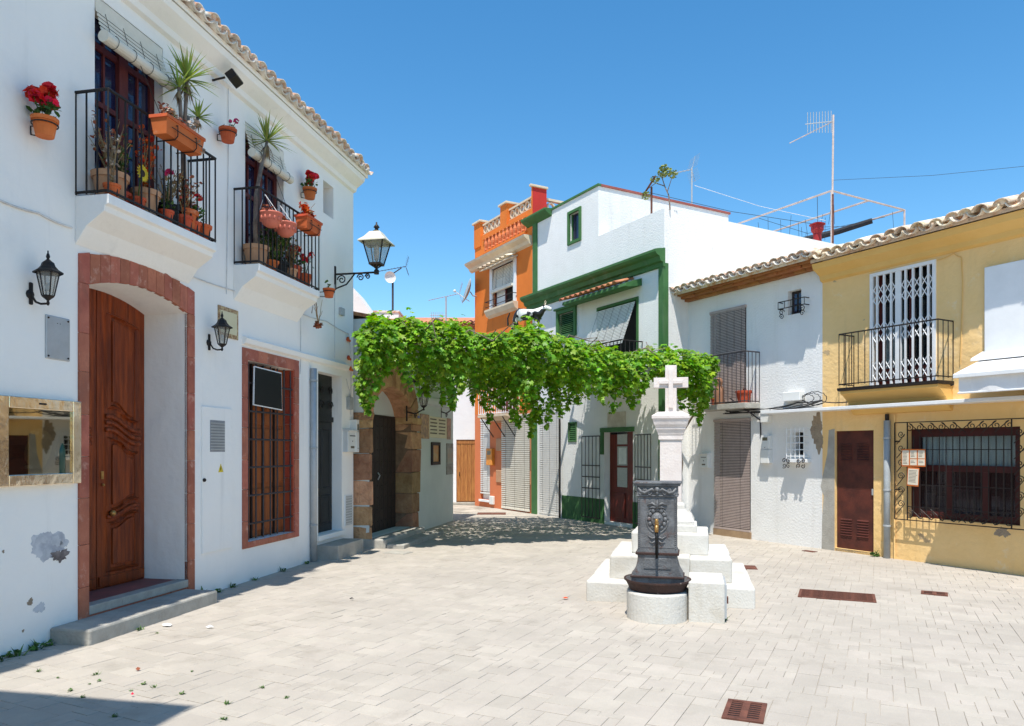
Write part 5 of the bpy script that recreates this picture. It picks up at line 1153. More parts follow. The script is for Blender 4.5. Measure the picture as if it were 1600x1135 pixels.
t = thing('clay_figure', 'brown clay figure standing on the right balcony', 'figure', RW, RW.s(1124, .2), .2, ZBW+.003)
MB().lathe([(0, 0), (.10, 0), (.11, .05), (.09, .15), (.10, .25), (.07, .33), (.045, .38), (.065, .42), (.06, .48), (.03, .52), (0, .53)], 14).build('body', mat('brown_clay', (.33, .17, .10), (.25, .12, .07), .8, 8), t, smooth=True)

# ------------------------------------------------------------------ right: ochre house
YH = thing('ochre_house', 'ochre house with folding white balcony gate, grilled window and brown metal door', 'house', RW)
Y1 = 9.0; ZEY = 4.70
yd = px_rect(RW, 1305, 1365, 674, 855); yd = (yd[0], yd[1], .05, yd[3])
yw = px_rect(RW, 1419, 1594, 671, 808); yg0, yg1 = RW.s(1360), RW.s(1463); ygt, ygb = RW.z(1360, 429), RW.z(1360, 607)
yp0, yp1 = RW.s(1541), RW.s(1541)+1.25; ypt, ypb = RW.z(1541, 419), RW.z(1541, 562)
yw_ = wall('wall', M_YEL, YH, WE+.0005, Y1, -.1, ZEY, [(yd[0], yd[1], yd[2], yd[3], .10), (*yw, .18), (yg0, yg1, ygb, ygt, .22)], 4.5)
MB().prismx([(0, ZEY-.22), (-.06, ZEY-.19), (-.08, ZEY-.12), (-.16, ZEY-.07), (-.24, ZEY-.03), (-.27, ZEY+.06), (0, ZEY+.06)], WE, Y1).build('cornice', M_YELD, YH)
yr = roof(YH, WE, Y1, .30, ZEY+.13, PIT, 4.0, M_TILE2)
eave_tiles(yr, WE, Y1-.1, .40, ZEY+.09, PIT, M_TILE2, .225, 1, .55, .022, .105)
# metal door
d = box('metal_door', M_MDOOR, YH, yd[0]+.005, yd[1]-.005, .04, .08, yd[2], yd[3], .004)
for (xc, zb_, n) in ((.27, .22, 7), (.70, .22, 7), (.27, 1.45, 7), (.70, 1.45, 7)):
    b = MB(); wd = yd[1]-yd[0]; x = yd[0]+wd*xc
    for i in range(n): z = yd[2]+zb_+i*.042; b.add([(x-wd*.15, .038, z+.02), (x+wd*.15, .038, z+.02), (x+wd*.15, .022, z), (x-wd*.15, .022, z)], [(0,3,2,1)])
    b.build('louvre_group', M_MDOOR, d)
box('lock', M_GALV, d, yd[1]-.05, yd[1]-.01, .02, .045, .95, 1.05, .004); MB().box(yd[0]-.0, yd[1], .0, .10, yd[2]-.06, yd[2]-.002).build('sill', M_CONC, YH)
# bare cement strip around the door
MB().prism([(yd[0]-.26, 0), (yd[0]-.01, 0), (yd[0]-.01, yd[3]+.04), (yd[0]-.12, yd[3]+.02), (yd[0]-.15, 1.6), (yd[0]-.28, 1.05), (yd[0]-.22, .9), (yd[0]-.25, .5)], -.003, .01).build('cement_patch', M_CONC, yw_)
blob(yw_, 'bare_patch', M_PEELB, RW.s(1566), RW.z(1566, 832), .08, .07, 12, seed=3, p=.4)
for k, (px, py, r_) in enumerate(((1292, 551, .06), (1448, 845, .05), (1440, 838, .05), (1350, 500, .015), (1304, 440, .025))): blob(yw_, 'chipped_patch', mat('ochre_scar', (.55, .40, .22), (.45, .32, .18), .95, 9), RW.s(px), RW.z(px, py), r_, r_*.7, 12, seed=40+k, p=.4)
# drainpipe
t = thing('drainpipe', 'grey drainpipe between the brown metal door and grilled window', 'pipe', RW, RW.s(1386, .05), .05, 0)
MB().tube([(0, 0, 0), (0, 0, 2.12)], .048, 12).build('pipe', M_PIPEP, t, smooth=True); MB().tube([(0, 0, 2.1), (0, 0, 2.22)], .03, 8).build('spout', M_IRON, t)
for z in (.5, 1.05, 1.85): MB().lathe([(.05, -.015), (.057, -.012), (.057, .012), (.05, .015)], 12, (0, 0, z)).build('clamp', M_GALV, t)
MB().tube([(RW.s(1399), -.02, 0), (RW.s(1399), -.02, 2.2)], .012, 6).build('painted_conduit', M_YEL, YH)
# big window and its grille
wd = MB(); x0, x1, z0, z1 = yw; f = .1
wd.box(x0, x0+f*1.3, .08, .16, z0, z1).box(x1-f, x1, .08, .16, z0, z1).box(x0+f*1.3, x1-f, .08, .16, z1-f*1.2, z1).box(x0+f*1.3, x1-f, .08, .16, z0, z0+f); zm = z0+(z1-z0)*.56
wd.box(x0+f*1.3, x1-f, .085, .155, zm-.045, zm+.045)
for q in (.36, .69): wd.box(x0+(x1-x0)*q-.045, x0+(x1-x0)*q+.045, .085, .155, z0+f, zm-.045)
win = wd.build('window', mat('dark_maroon_wood', (.075, .016, .014), (.05, .012, .011), .45, 6), YH, bevel=.004)
box('upper_pane', M_GLASS, win, x0+f*1.3, x1-f, .11, .115, zm+.045, z1-f*1.2); box('dark_room', mat('dim_reflection_tint', (.13, .085, .08), (.08, .05, .05), .9, 3), win, x0+.02, x1-.02, .172, .176, z0, z1)  # maroon-grey backing colour imitates the dim room and reflections in the lower panes
for (q0, q1) in ((0, .36), (.36, .69), (.69, 1)): box('lower_pane', glass('dull_glass', (.7, .68, .68), .06, .5, (.05, .03, .03)), win, x0+(x1-x0)*q0+.05, x0+(x1-x0)*q1-.05, .11, .115, z0+f, zm-.045)
cu = MB(); n = 60
for i in range(n): 
    xa, xb = x0+.1+(x1-x0-.2)*i/n, x0+.1+(x1-x0-.2)*(i+1)/n; ya, yb = .145+.014*math.sin(i*1.9), .145+.014*math.sin((i+1)*1.9); cu.add([(xa, ya, zm), (xb, yb, zm), (xb, yb, z1), (xa, ya, z1)], [(0,1,2,3)])
cu.build('curtain', M_CUR, win, smooth=True)
for (q0, q1, h0, h1) in ((.10, .20, .06, .5), (.38, .6, .08, .6), (.22, .33, .1, .45), (.72, .78, .3, .5)): box('shelf_item', M_CUR, win, x0+(x1-x0)*q0, x0+(x1-x0)*q1, .15, .17, z0+(zm-z0)*h0, z0+(zm-z0)*h1)
gr = thing('window_grille', 'black scrolled iron grille over the wide ochre house window', 'grille', RW, RW.s(1398, .1), .10, RW.z(1398, 811, .1))
gw_, gh_ = RW.s(1600, .1)-RW.s(1398, .1)+.05, RW.z(1398, 661, .1)-RW.z(1398, 811, .1)
b_ = .20
for z in (0, gh_): MB().box(0, gw_, -.006, .006, z-.007, z+.007).build('frame_bar', M_IRON, gr)
for x in (0, b_, gw_-b_, gw_): MB().box(x-.007, x+.007, -.0065, .0065, .0, gh_).build('frame_bar', M_IRON, gr)
for z in (b_, gh_*.33+.05, gh_*.72): MB().box(b_, gw_-b_, -.005, .005, z-.006, z+.006).build('cross_bar', M_IRON, gr)
gbm = MB().tube([(0,0,b_*.6),(0,0,gh_-b_)], .0075, 5).mesh('bar', M_IRON)
for i in range(1, 15): inst(gbm, 'bar', gr, (b_+(gw_-2*b_)*i/15, 0, 0))
k = 9
for row, z in ((0, gh_-b_*.5), (1, b_*.5)):
    for i in range(k):
        x = b_+(gw_-2*b_)*(i+.5)/k; b = MB(); fl = 1 if i < k/2 else -1; r_ = b_*.36
        scroll(b, x-fl*.05, 0, z+(.02 if row == 0 else -.02), r_*.85, 1.4, math.pi/2, 1, .0065, flip=-fl); b.tube([(x-fl*.05, 0, z+r_*.85+.02), (x+fl*.05, 0, z), (x+fl*.13, 0, z-r_)], .0065, 5); b.build('scroll', M_IRON, gr)
k = 6
for col, x in ((0, b_*.5), (1, gw_-b_*.5)):
    for i in range(k):
        z = b_*.5+(gh_-b_)*(i+.5)/k; b = MB(); scroll(b, x, 0, z+.03, .055, 1.4, 0, 1 if i < 3 else -1, .0065); b.tube([(x+.055, 0, z+.03), (x, 0, z-.04), (x-.07, 0, z-.12)], .0065, 5); b.build('scroll', M_IRON, gr)
MB().box(0, .02, .0, .10, gh_*.3, gh_*.3+.02).box(0, .02, .0, .10, gh_*.8, gh_*.8+.02).build('wall_tie', M_IRON, gr)
# menus clipped to it
def menu(px0, px1, yt, yb, label, cols, tilt):
    o = .125; x0, x1 = RW.s(px0, o), RW.s(px1, o); z0, z1 = RW.z(px0, yb, o), RW.z(px0, yt, o)
    t = thing('menu_sheet', label, 'menu', RW, x0, o, z0); t.rotation_euler = (0, tilt, RW.ang); w_, h_ = x1-x0, z1-z0
    box('sheet', M_PAPORG, t, 0, w_, -.003, .003, 0, h_); q = random.Random(int(px0)); ink = MB()
    for c in range(cols):
        a, c_ = w_*c/cols+.012, w_*(c+1)/cols-.008; zs = [(0.02, h_-.02)] if c == 0 else [(.02, h_*.42), (h_*.47, h_-.02)]
        for (za, zb_) in zs:
            box('page', M_PAPER, t, a, c_, -.0055, -.002, za, zb_); z = zb_-.03
            while z > za+.02: ink.box(a+.012, c_-.012-.03*q.random(), -.0068, -.0054, z, z+.006); z -= .021
    ink.build('print_lines', M_INK, t, kind='stuff')
menu(1409, 1446, 702, 729, 'three-column orange menu board clipped to the window grille', 3, 0)
menu(1417, 1435, 730, 759, 'single menu sheet with orange heading below the menu board', 1, R(3))
# folding white gate in the balcony opening
gt = thing('folding_gate', 'white folding lattice gate across the ochre house balcony door', 'gate', RW, yg0, 0, ygb); gw2, gh2 = yg1-yg0, ygt-ygb
MB().box(0, .05, -.02, .03, 0, gh2).box(gw2-.05, gw2, -.02, .03, 0, gh2).box(.05, gw2-.05, -.02, .03, gh2-.05, gh2).box(.05, gw2-.05, -.02, .03, 0, .03).build('frame', M_WPAINT, gt)
n = 9
for i in range(1, n):
    x = gw2*i/n; ww_ = .015 if i != n//2 else .045; box('upright', M_WPAINT, gt, x-ww_, x+ww_, -.012, .02, .03, gh2-.05)
for i in range(n):
    xa, xb = gw2*i/n, gw2*(i+1)/n; b = MB()
    for zc_ in (gh2*.10, gh2*.19, gh2*.43, gh2*.52, gh2*.76, gh2*.85):
        for sg in (1, -1): b.tube([(xa+.01, -.002, zc_-sg*.08), (xb-.01, -.002, zc_+sg*.08)], .0075, 4)
    b.build('lattice', M_WPAINT, gt, kind='stuff')
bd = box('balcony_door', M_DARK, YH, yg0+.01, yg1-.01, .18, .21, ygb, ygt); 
for q in (.0, .5): MB().box(yg0+(yg1-yg0)*q+.02, yg0+(yg1-yg0)*q+.10, .15, .18, ygb, ygt).box(yg0+(yg1-yg0)*q+.10, yg0+(yg1-yg0)*(q+.5)-.02, .15, .18, ygb, ygb+.3).build('door_frame', M_MAROON, bd)
box('pane', M_GLASS, bd, yg0+.1, yg1-.05, .162, .167, ygb+.3, ygt); box('curtain', M_CUR, bd, yg0+.12, yg0+.45, .170, .176, ygb+.3, ygb+1.0)
# balcony
s0, s1 = RW.s(1333), RW.s(1491); ZB = RW.z(1310, 607, .38); OY = .38
bl = MB().prismx([(0, ZB-.05), (-OY, ZB-.05), (-OY-.02, ZB-.03), (-OY-.02, ZB), (0, ZB)], s0, s1).build('balcony', M_IRON, YH)
MB().prismx([(0, ZB-.42), (-.05, ZB-.41), (-.12, ZB-.32), (-.17, ZB-.22), (-.3, ZB-.12), (-OY+.02, ZB-.09), (-OY+.02, ZB-.052), (0, ZB-.052)], s0+.03, s1-.02).build('corbel', M_YELD, bl)
railing(bl, [(s0+.015, 0), (s0+.015, -OY+.01), (s1-.015, -OY+.01), (s1-.015, 0)], ZB+.04, RW.z(1310, 523, .38), .115, M_IRON, .0075, .011)
# white shutter panel
t = MB().box(0, 1.25, -.05, .005, 0, ypt-ypb).build('shutter_panel', M_WPAINT, None, RW.P(yp0, 0, ypb), (0, 0, RW.ang), bevel=.008); tag(t, 'plain white shutter panel above the awning on the ochre house', 'shutter')
MB().box(.02, 1.23, -.062, -.049, .03, .10).build('bottom_rail', M_WPAINT, t)
# awning
OA = .76; a0 = RW.s(1492, OA); za = RW.z(1492, 592, OA)
t = thing('awning', 'white folded awning with hanging valance over the grilled window', 'awning', RW, a0, 0, za); wA = 8.8-a0
MB().prismx([(0, .42), (-.30, .30), (-.31, .26), (0, .36)], -.05, wA).build('cover', M_WPAINT, t, bevel=.004)
MB().tube([(.0, -.14, .25), (wA, -.14, .25)], .06, 12).build('roll', M_AWN, t)
MB().prismx([(-.14, .30), (-OA-.02, .075), (-OA-.02, .06), (-.14, .285)], .03, wA).build('canvas', M_AWN, t)
MB().prismx([(-OA+.03, .08), (-OA-.05, .055), (-OA-.05, .0), (-OA+.03, .02)], .0, wA).build('front_rail', M_WPAINT, t, bevel=.006)
v = MB(); n = 36
for i in range(n):
    xa, xb = .05+(wA-.05)*i/n, .05+(wA-.05)*(i+1)/n; ya, yb = -OA+.012*math.sin(i*.9), -OA+.012*math.sin((i+1)*.9); v.add([(xa, ya, -.19), (xb, yb, -.19), (xb, yb, .02), (xa, ya, .02)], [(0,1,2,3)])
v.build('valance', M_AWN, t, smooth=True); MB().tube([(.04, -OA, -.195), (wA, -OA, -.195)], .012, 6).build('hem_bar', M_WPAINT, t)
for x in (.3, 1.6, 2.9): MB().tube([(x, -.02, .26), (x+.25, -.4, .16), (x, -OA+.02, .05)], .02, 6).build('arm', M_WPAINT, t)
# ------------------------------------------------------------------ pergola, vine and cow
PG = thing('pergola', 'grey steel pergola frame carrying the vine across the lane', 'pergola', loc=(-2.4, 12.2, 0))
def pg(x, y, z): return (x+2.4, y-12.2, z)
A0, B0 = Vector((-2.45, 12.15, 3.40)), Vector((3.05, 14.55, 3.20))
d_ = Vector((3.15+2.83, 14.15-11.75, -.15)).normalized(); n_ = Vector((-d_.y, d_.x, 0))*.03; u_ = Vector((0, 0, .045))
MB().add([pg(*(p+s1_*n_+s2_*u_)) for p in (Vector((-2.5, 11.88, 3.37)), Vector((3.15, 14.15, 3.17))) for (s1_, s2_) in ((-1,-1),(1,-1),(1,1),(-1,1))], [(0,3,2,1),(4,5,6,7),(0,1,5,4),(1,2,6,5),(2,3,7,6),(3,0,4,7)]).build('beam', M_GALV, PG)
for i in range(5):     # beams from the arch house to the green-trimmed house
    a = Vector((-2.46+.206*1.15*i, 12.15+1.15*i, 3.40)); c = Vector((3.06-.565*.72*i, 14.6+.95*i*.76, 3.2+.02*i))
    d_ = (c-a).normalized(); n_ = Vector((-d_.y, d_.x, 0))*.03; u_ = Vector((0, 0, .045)); b = MB()
    vs = [pg(*(p+s1_*n_+s2_*u_)) for p in (a, c) for (s1_, s2_) in ((-1,-1),(1,-1),(1,1),(-1,1))]
    b.add(vs, [(0,3,2,1),(4,5,6,7),(0,1,5,4),(1,2,6,5),(2,3,7,6),(3,0,4,7)]).build('beam', M_GALV, PG)
for q in (.08, .26, .44, .62, .80, .96):
    a = Vector((-2.8, 11.75, 3.37)).lerp(Vector((3.15, 14.15, 3.17)), q); c = Vector((-2.46+.206*4.6, 16.75, 3.40)).lerp(Vector((3.06-.565*2.88, 17.5, 3.28)), q); MB().tube([pg(a.x, a.y, a.z+.06), pg(c.x, c.y, c.z+.06)], .022, 6).build('purlin', M_GALV, PG)
cb = MB(); 
cowx, cowy = .30, 13.85
plz = 3.86
cb.box(*[v for v in (cowx-.28+2.4, cowx+.28+2.4)], cowy-.16-12.2, cowy+.16-12.2, plz-.04, plz)
for dx in (-.25, .25):
    for dy in (-.13, .13): cb.box(cowx+dx+2.4-.015, cowx+dx+2.4+.015, cowy+dy-12.2-.015, cowy+dy-12.2+.015, 3.2, plz-.041)
cb.build('statue_platform', M_GALV, PG)

VN = thing('grape_vine', 'dense green grapevine trained over the pergola with hanging strands', 'vine', loc=(3.35, 15.0, 0))
V0 = (3.35, 15.0, 0)
LEAFP = np.array([(0,-.02,0),(.22,-.16,.03),(.50,.02,-.05),(.36,.22,.05),(.46,.52,-.06),(.17,.48,.04),(0,.82,-.08),(-.17,.48,.04),(-.46,.52,-.06),(-.36,.22,.05),(-.50,.02,-.05),(-.22,-.16,.03),(0,.22,.06)], dtype=np.float64)
LF = np.array([(12,i,(i+1) % 12) for i in range(12)])
def leaf_frames(nrm, rng):
    """rotation matrices whose z axis follows nrm and whose tip hangs down"""
    n = nrm/np.linalg.norm(nrm, axis=1, keepdims=True); k = len(n)
    tip = np.tile(np.array([[0,0,-1.0]]), (k,1))+rng.normal(0, .45, (k,3)); tip -= n*np.sum(tip*n, axis=1, keepdims=True)
    tip /= np.linalg.norm(tip, axis=1, keepdims=True)+1e-9; x = np.cross(tip, n)
    return np.stack([x, tip, n], axis=2)
rng = np.random.default_rng(5)
pts, nrm, siz = [], [], []
def addl(p, n, s): pts.append(np.asarray(p)); nrm.append(np.asarray(n)); siz.append(np.asarray(s))
fx = np.array([556, 575, 600, 640, 670, 700, 735, 760, 795, 830, 860, 880, 930, 965, 1000, 1030, 1060, 1088, 1106.])
ft = np.array([518, 503, 499, 496, 505, 501, 517, 522, 519, 511, 520, 528, 541, 550, 549, 553, 546, 544, 556.])
fbm = np.array([560, 598, 565, 574, 566, 590, 572, 570, 586, 584, 590, 606, 624, 630, 606, 600, 606, 622, 612.])
FA, FBv = np.array([-2.50, 11.5]), np.array([3.82, 13.75])
def front_at(px):
    k = (px-CX)/FOC; d = FBv-FA; t = (k*FA[1]-FA[0])/(d[0]-k*d[1]); p = FA+np.outer(np.atleast_1d(t), d); return p
fd = (FBv-FA)/np.linalg.norm(FBv-FA); fn = np.array([fd[1], -fd[0]])     # towards the camera
def zof(Y, py): return EYE+(HZ-py)*Y/FOC
# leafy mound and front curtain
N = 7600; px = rng.uniform(556, 1107, N); P = front_at(px)
ztop = zof(P[:,1], np.interp(px, fx, ft)); zbot = zof(P[:,1], np.interp(px, fx, fbm)+9*np.sin(px*.21)+10*np.sin(px*.083+1))
clump = np.sin(px*.19)+np.sin(px*.093+2)+.7*np.sin(px*.41+1)
u = rng.beta(1.0, 1.35-.18*clump, N); z = ztop-(ztop-zbot)*u
bul = .32*np.sin(np.pi*np.clip(u, .02, .98))**.8+.10*np.sin(px*.11+z*5)+.07*np.sin(px*.31+z*11)+rng.normal(0, .05, N)
back = (1-u)**2*rng.uniform(0, .25, N)
xy = P+fn[None,:]*(bul-back)[:,None]
nn = np.column_stack([np.tile(fn, (N,1))*(.35+.5*u)[:,None], 1.25-.6*u])+rng.normal(0, .42, (N,3))
addl(np.column_stack([xy, z]), nn, rng.choice([.055, .08, .10, .13], N, p=[.25, .3, .3, .15])*rng.uniform(.85, 1.15, N))
# top layer over the whole pergola
N = 6200; q = rng.uniform(0, 1, N); w_ = rng.beta(.9, 1.0, N)
pf = np.column_stack([np.interp(q, [0,1], [-2.42, 3.2]), np.interp(q, [0,1], [11.5, 13.8])])
pb = np.column_stack([np.interp(q, [0,1], [-1.55, 1.9]), np.interp(q, [0,1], [16.6, 16.9])])
P = pf+(pb-pf)*w_[:,None]; px = CX+FOC*P[:,0]/P[:,1]
zt = zof(np.interp(px, [556, 1112], [11.5, 13.75]), np.interp(px, fx, ft)); zt = np.minimum(zt, 4.0)
z = np.minimum(zt, 3.40+(zt-3.40)*(1-.75*w_))+.07*np.sin(P[:,0]*5)+.05*np.sin(P[:,1]*7)+rng.normal(0, .07, N)-.10*rng.uniform(0, 1, N)
addl(np.column_stack([P, z]), np.column_stack([rng.normal(0, .45, (N,2)), np.ones(N)]), rng.choice([.065, .09, .115, .14], N, p=[.25, .3, .3, .15])*rng.uniform(.85, 1.15, N))
# leaves below the frame
N = 3000; q = rng.uniform(0, 1, N); w_ = rng.uniform(0, 1, N)
pf2 = np.column_stack([np.interp(q, [0,1], [-2.3, 3.0]), np.interp(q, [0,1], [12.2, 14.4])])
pb2 = np.column_stack([np.interp(q, [0,1], [-1.55, 1.9]), np.interp(q, [0,1], [16.6, 16.9])])
P = pf2+(pb2-pf2)*w_[:,None]
z = 3.35-rng.beta(1, 2.2, N)*(.28+.30*np.abs(np.sin(P[:,0]*2.3+1)))
addl(np.column_stack([P, z]), np.column_stack([rng.normal(0, .7, (N,2))-np.array([0,.5]), rng.uniform(.2, 1, N)]), rng.uniform(.065, .11, N))
# hanging strands (column, foot row, distance behind the front, thickness)
strands = [(572, 640, -.05, .10, 1.2), (580, 648, -.08, .12, 1.4), (566, 620, .0, .08, .8), (592, 612, 0, .1, .7), (640, 612, -.1, .12, .8), (703, 640, -.12, .10, 1.3), (712, 636, -.12, .10, 1.3), (722, 615, .0, .1, .9), (738, 606, 0, .1, .7), (820, 636, -.12, .11, 1.0), (808, 618, -.05, .12, 1), (835, 622, 0, .1, .8),
           (752, 640, 1.2, .12, 1), (764, 662, 1.5, .10, 1), (742, 632, 1.4, .1, .8), (782, 640, 1.0, .14, 1.1), (798, 660, .9, .12, 1.2), (812, 668, .8, .12, 1.2), (828, 684, .9, .10, 1.4), (842, 664, .7, .12, 1.2), (858, 668, .6, .12, 1.2), (872, 652, .5, .12, 1.1), (888, 640, .4, .12, 1), (905, 634, .3, .14, 1.0), (690, 632, .9, .12, .9), (672, 622, .6, .12, .9), (660, 618, .4, .12, .9), (775, 632, 1.6, .12, .9),
           (958, 646, -.05, .14, 1.0), (985, 642, -.02, .12, 1.0), (1060, 640, .2, .14, 1.0), (1080, 650, .25, .14, 1.2), (1096, 664, .25, .10, 1.4), (1102, 640, .1, .10, 1.2), (1107, 632, .05, .08, 1.0), (1088, 630, .1, .2, 1.2), (1070, 615, .1, .2, 1.2)]
cords = MB()
for (c, yb, dist, th, dens) in strands:
    p0 = front_at(c)[0]-fn*dist; dir_ = p0/np.linalg.norm(p0); p0 = p0*1.0
    k_ = (c-CX)/FOC; p0[0] = k_*p0[1]; zb_ = zof(p0[1], yb); z0_ = 3.35; n = int(160*dens*max(.3, z0_-zb_))
    zz = zb_+(z0_-zb_)*rng.beta(1.25, 1.0, n); tap = np.clip((zz-zb_)/.35, .25, 1)
    off = rng.normal(0, 1, (n,2))*(th*.62*tap)[:,None]; sway = .05*np.sin(zz*4+c)
    addl(np.column_stack([p0[0]+off[:,0]+sway, p0[1]+off[:,1], zz]), np.column_stack([off*6-np.array([0,.75]), np.full(n, .8)])+rng.normal(0, .35, (n,3)), rng.uniform(.055, .105, n))
    cords.tube([(p0[0]+.05*math.sin(zq*4+c)-V0[0], p0[1]-V0[1], zq) for zq in np.linspace(zb_, z0_+.1, 6)], .006, 4)
pts = np.concatenate(pts); nrm = np.concatenate(nrm); siz = np.concatenate(siz)
Rm = leaf_frames(nrm, rng); base = np.array(V0)
big = np.argsort(-(siz/np.maximum(pts[:,1], 1))*(pts[:,1] < 13.9)*(pts[:,2] < 3.9))[:260]
mask = np.ones(len(pts), bool); mask[big] = False
def leaf_mesh(idx):
    n = len(idx); fold = rng.uniform(.4, 1.6, n); V = LEAFP[None,:,:].repeat(n, 0).copy(); V[:,:,2] *= fold[:,None]; V[:,:,0] *= rng.uniform(.8, 1.1, n)[:,None]
    V = np.einsum('nij,nkj->nki', Rm[idx], V*siz[idx][:,None,None])+pts[idx][:,None,:]-base
    me = bpy.data.meshes.new('leaves'); m = V.shape[1]; F = (LF[None]+(np.arange(n)*m)[:,None,None]).reshape(-1)
    me.vertices.add(n*m); me.vertices.foreach_set('co', V.reshape(-1)); nf = n*len(LF); me.loops.add(nf*3); me.loops.foreach_set('vertex_index', F.astype(np.int32)); me.polygons.add(nf)
    me.polygons.foreach_set('loop_start', np.arange(0, nf*3, 3, dtype=np.int32)); me.polygons.foreach_set('use_smooth', np.ones(nf, bool)); me.update(calc_edges=True); me.validate(); me.materials.append(M_LEAF); return me
o = bpy.data.objects.new('crown', leaf_mesh(np.nonzero(mask)[0])); COL.objects.link(o); o.parent = VN; o['kind'] = 'stuff'
lm_ = bpy.data.meshes.new('leaf'); lm_.from_pydata([tuple(p) for p in LEAFP], [], [tuple(int(i) for i in f) for f in LF]); lm_.materials.append(M_LEAF); lm_.polygons.foreach_set('use_smooth', [True]*12)
for i in big:
    m4 = Matrix([[*Rm[i][r], 0] for r in range(3)]+[[0,0,0,1]]); inst(lm_, 'leaf', VN, tuple(pts[i]-base), m4.to_euler(), (siz[i],)*3)
cords.build('hanging_stems', M_TRUNK, VN, kind='stuff')
tr = MB().tube([(.06, .0, 0), (.02, .05, .7), (.1, .0, 1.4), (-.05, -.1, 2.2), (-.25, -.3, 3.0), (-.5, -.6, 3.4)], .055, 8, .03)
tr.tube([(.05, .0, 1.9), (.25, -.2, 2.3), (.4, -.55, 2.6), (.2, -.8, 3.2)], .03, 6, .015); tr.tube([(-.5, -.6, 3.4), (-2, -.6, 3.45), (-4, -1.4, 3.5), (-5.4, -2.0, 3.5)], .03, 6, .015); q = random.Random(31)
for k in range(16):
    t0 = q.uniform(.02, .9); p = front_at(560+550*t0)[0]; pts_ = []; x, y, zz = p[0]+q.uniform(-.2, .2), p[1]+q.uniform(0, 1.5), 3.5
    for i in range(7): pts_.append((x-V0[0], y-V0[1], zz)); x += q.uniform(-.35, .45); y += q.uniform(-.35, .2); zz = 3.42+q.uniform(-.12, .32)
    tr.tube(pts_, .016, 5, .007)
tr.build('trunk', M_TRUNK, VN, smooth=True)
gm = MB()
for k in range(22): gm.ball((rng.normal(0, .035), rng.normal(0, .035), -.14*rng.random()), .018, 6, 4)
gmesh = gm.mesh('grape_bunch', M_GRAPE, True)
for (c, yy, dist) in ((668, 588, .5), (676, 600, .6), (735, 592, 1.0), (742, 604, 1.1), (800, 612, .9), (760, 600, 1.4), (870, 610, .5), (655, 575, .4)):
    p0 = front_at(c)[0]-fn*dist; p0[0] = (c-CX)/FOC*p0[1]; inst(gmesh, 'grape_bunch', VN, (p0[0]-V0[0], p0[1]-V0[1], zof(p0[1], yy)))
# cow statue
def skin(name, verts, edges, radii, m, parent, loc=(0,0,0), sub=2):
    me = bpy.data.meshes.new(name); me.from_pydata(verts, edges, []); o = bpy.data.objects.new(name, me); COL.objects.link(o); o.parent = parent; o.location = loc
    s = o.modifiers.new('skin', 'SKIN'); s.use_smooth_shade = True
    for v_, r_ in zip(me.skin_vertices[0].data, radii): v_.radius = r_ if isinstance(r_, tuple) else (r_, r_)
    me.skin_vertices[0].data[0].use_root = True
    ss = o.modifiers.new('sub', 'SUBSURF'); ss.levels = sub; ss.render_levels = sub
    me.materials.append(m); return o
CW = thing('cow_statue', 'black and white cow statue standing on top of the vine', 'statue', loc=(cowx, cowy, plz), rz=R(-12))
cv = [(-.02, 0, .345), (-.16, 0, .36), (-.26, 0, .36), (.12, 0, .35), (.20, 0, .37), (.27, 0, .43), (.33, 0, .48), (.40, 0, .455), (.455, 0, .425),
      (-.25, .065, .24), (-.21, .065, .17), (-.27, .065, .11), (-.26, .065, .015), (-.25, -.065, .24), (-.23, -.065, .17), (-.29, -.065, .11), (-.28, -.065, .015),
      (.17, .06, .24), (.17, .06, .13), (.165, .06, .015), (.17, -.06, .24), (.18, -.06, .13), (.19, -.06, .015), (-.15, 0, .25)]
ce_ = [(0,1),(1,2),(0,3),(3,4),(4,5),(5,6),(6,7),(7,8),(2,9),(9,10),(10,11),(11,12),(2,13),(13,14),(14,15),(15,16),(4,17),(17,18),(18,19),(4,20),(20,21),(21,22),(1,23)]
cr_ = [.115, .115, .10, .108, .095, .065, .055, .045, .038, .055, .034, .024, .026, .055, .034, .024, .026, .05, .026, .026, .05, .026, .026, .05]
skin('body', cv, ce_, cr_, M_COW, CW)
for sg in (1, -1):
    MB().ball((.31, sg*.085, .50), .04, 8, 5, (.5, 1.1, .45)).build('ear', M_BLACK, CW, smooth=True); MB().tube([(.32, sg*.03, .53), (.33, sg*.055, .57), (.345, sg*.05, .60)], .012, 6, .004).build('horn', M_CREAM, CW)
MB().tube([(-.35, 0, .40), (-.39, 0, .30), (-.385, 0, .16)], .012, 6, .018).build('tail', M_BLACK, CW)

# ------------------------------------------------------------------ fountain and cross
FA_ = math.atan2(-.42, 1.72); 
CR = thing('wayside_cross', 'pale stone cross on a pillar above stepped whitewashed blocks', 'cross', loc=(1.89, 8.75, 0), rz=FA_)
rr = random.Random(9)
def step_tier(w, z0, z1, k):
    for i in range(k):
        for j in range(k):
            if 0 < i < k-1 and 0 < j < k-1: continue
            a, c = -w/2+w*i/k, -w/2+w*(i+1)/k; d_, e_ = -w/2+w*j/k, -w/2+w*(j+1)/k
            b = MB().box(a+.003, c-.003, d_+.003, e_-.003, z0, z1); b.v = [(x+rr.gauss(0, .007), y+rr.gauss(0, .007), z+(rr.gauss(0, .006) if z > .01 else 0)) for x, y, z in b.v]; b.build('step_block', M_STONE, CR, bevel=.022)
    MB().box(-w/2+.05, w/2-.05, -w/2+.05, w/2-.05, z0, z1-.012).build('step_core', M_STONE, CR)
step_tier(1.77, -.02, .22, 3); step_tier(1.32, .218, .48, 3); step_tier(.86, .478, .72, 2)
MB().box(-.30, .30, -.30, .30, .715, .80).build('plinth', M_STONE, CR, bevel=.012)
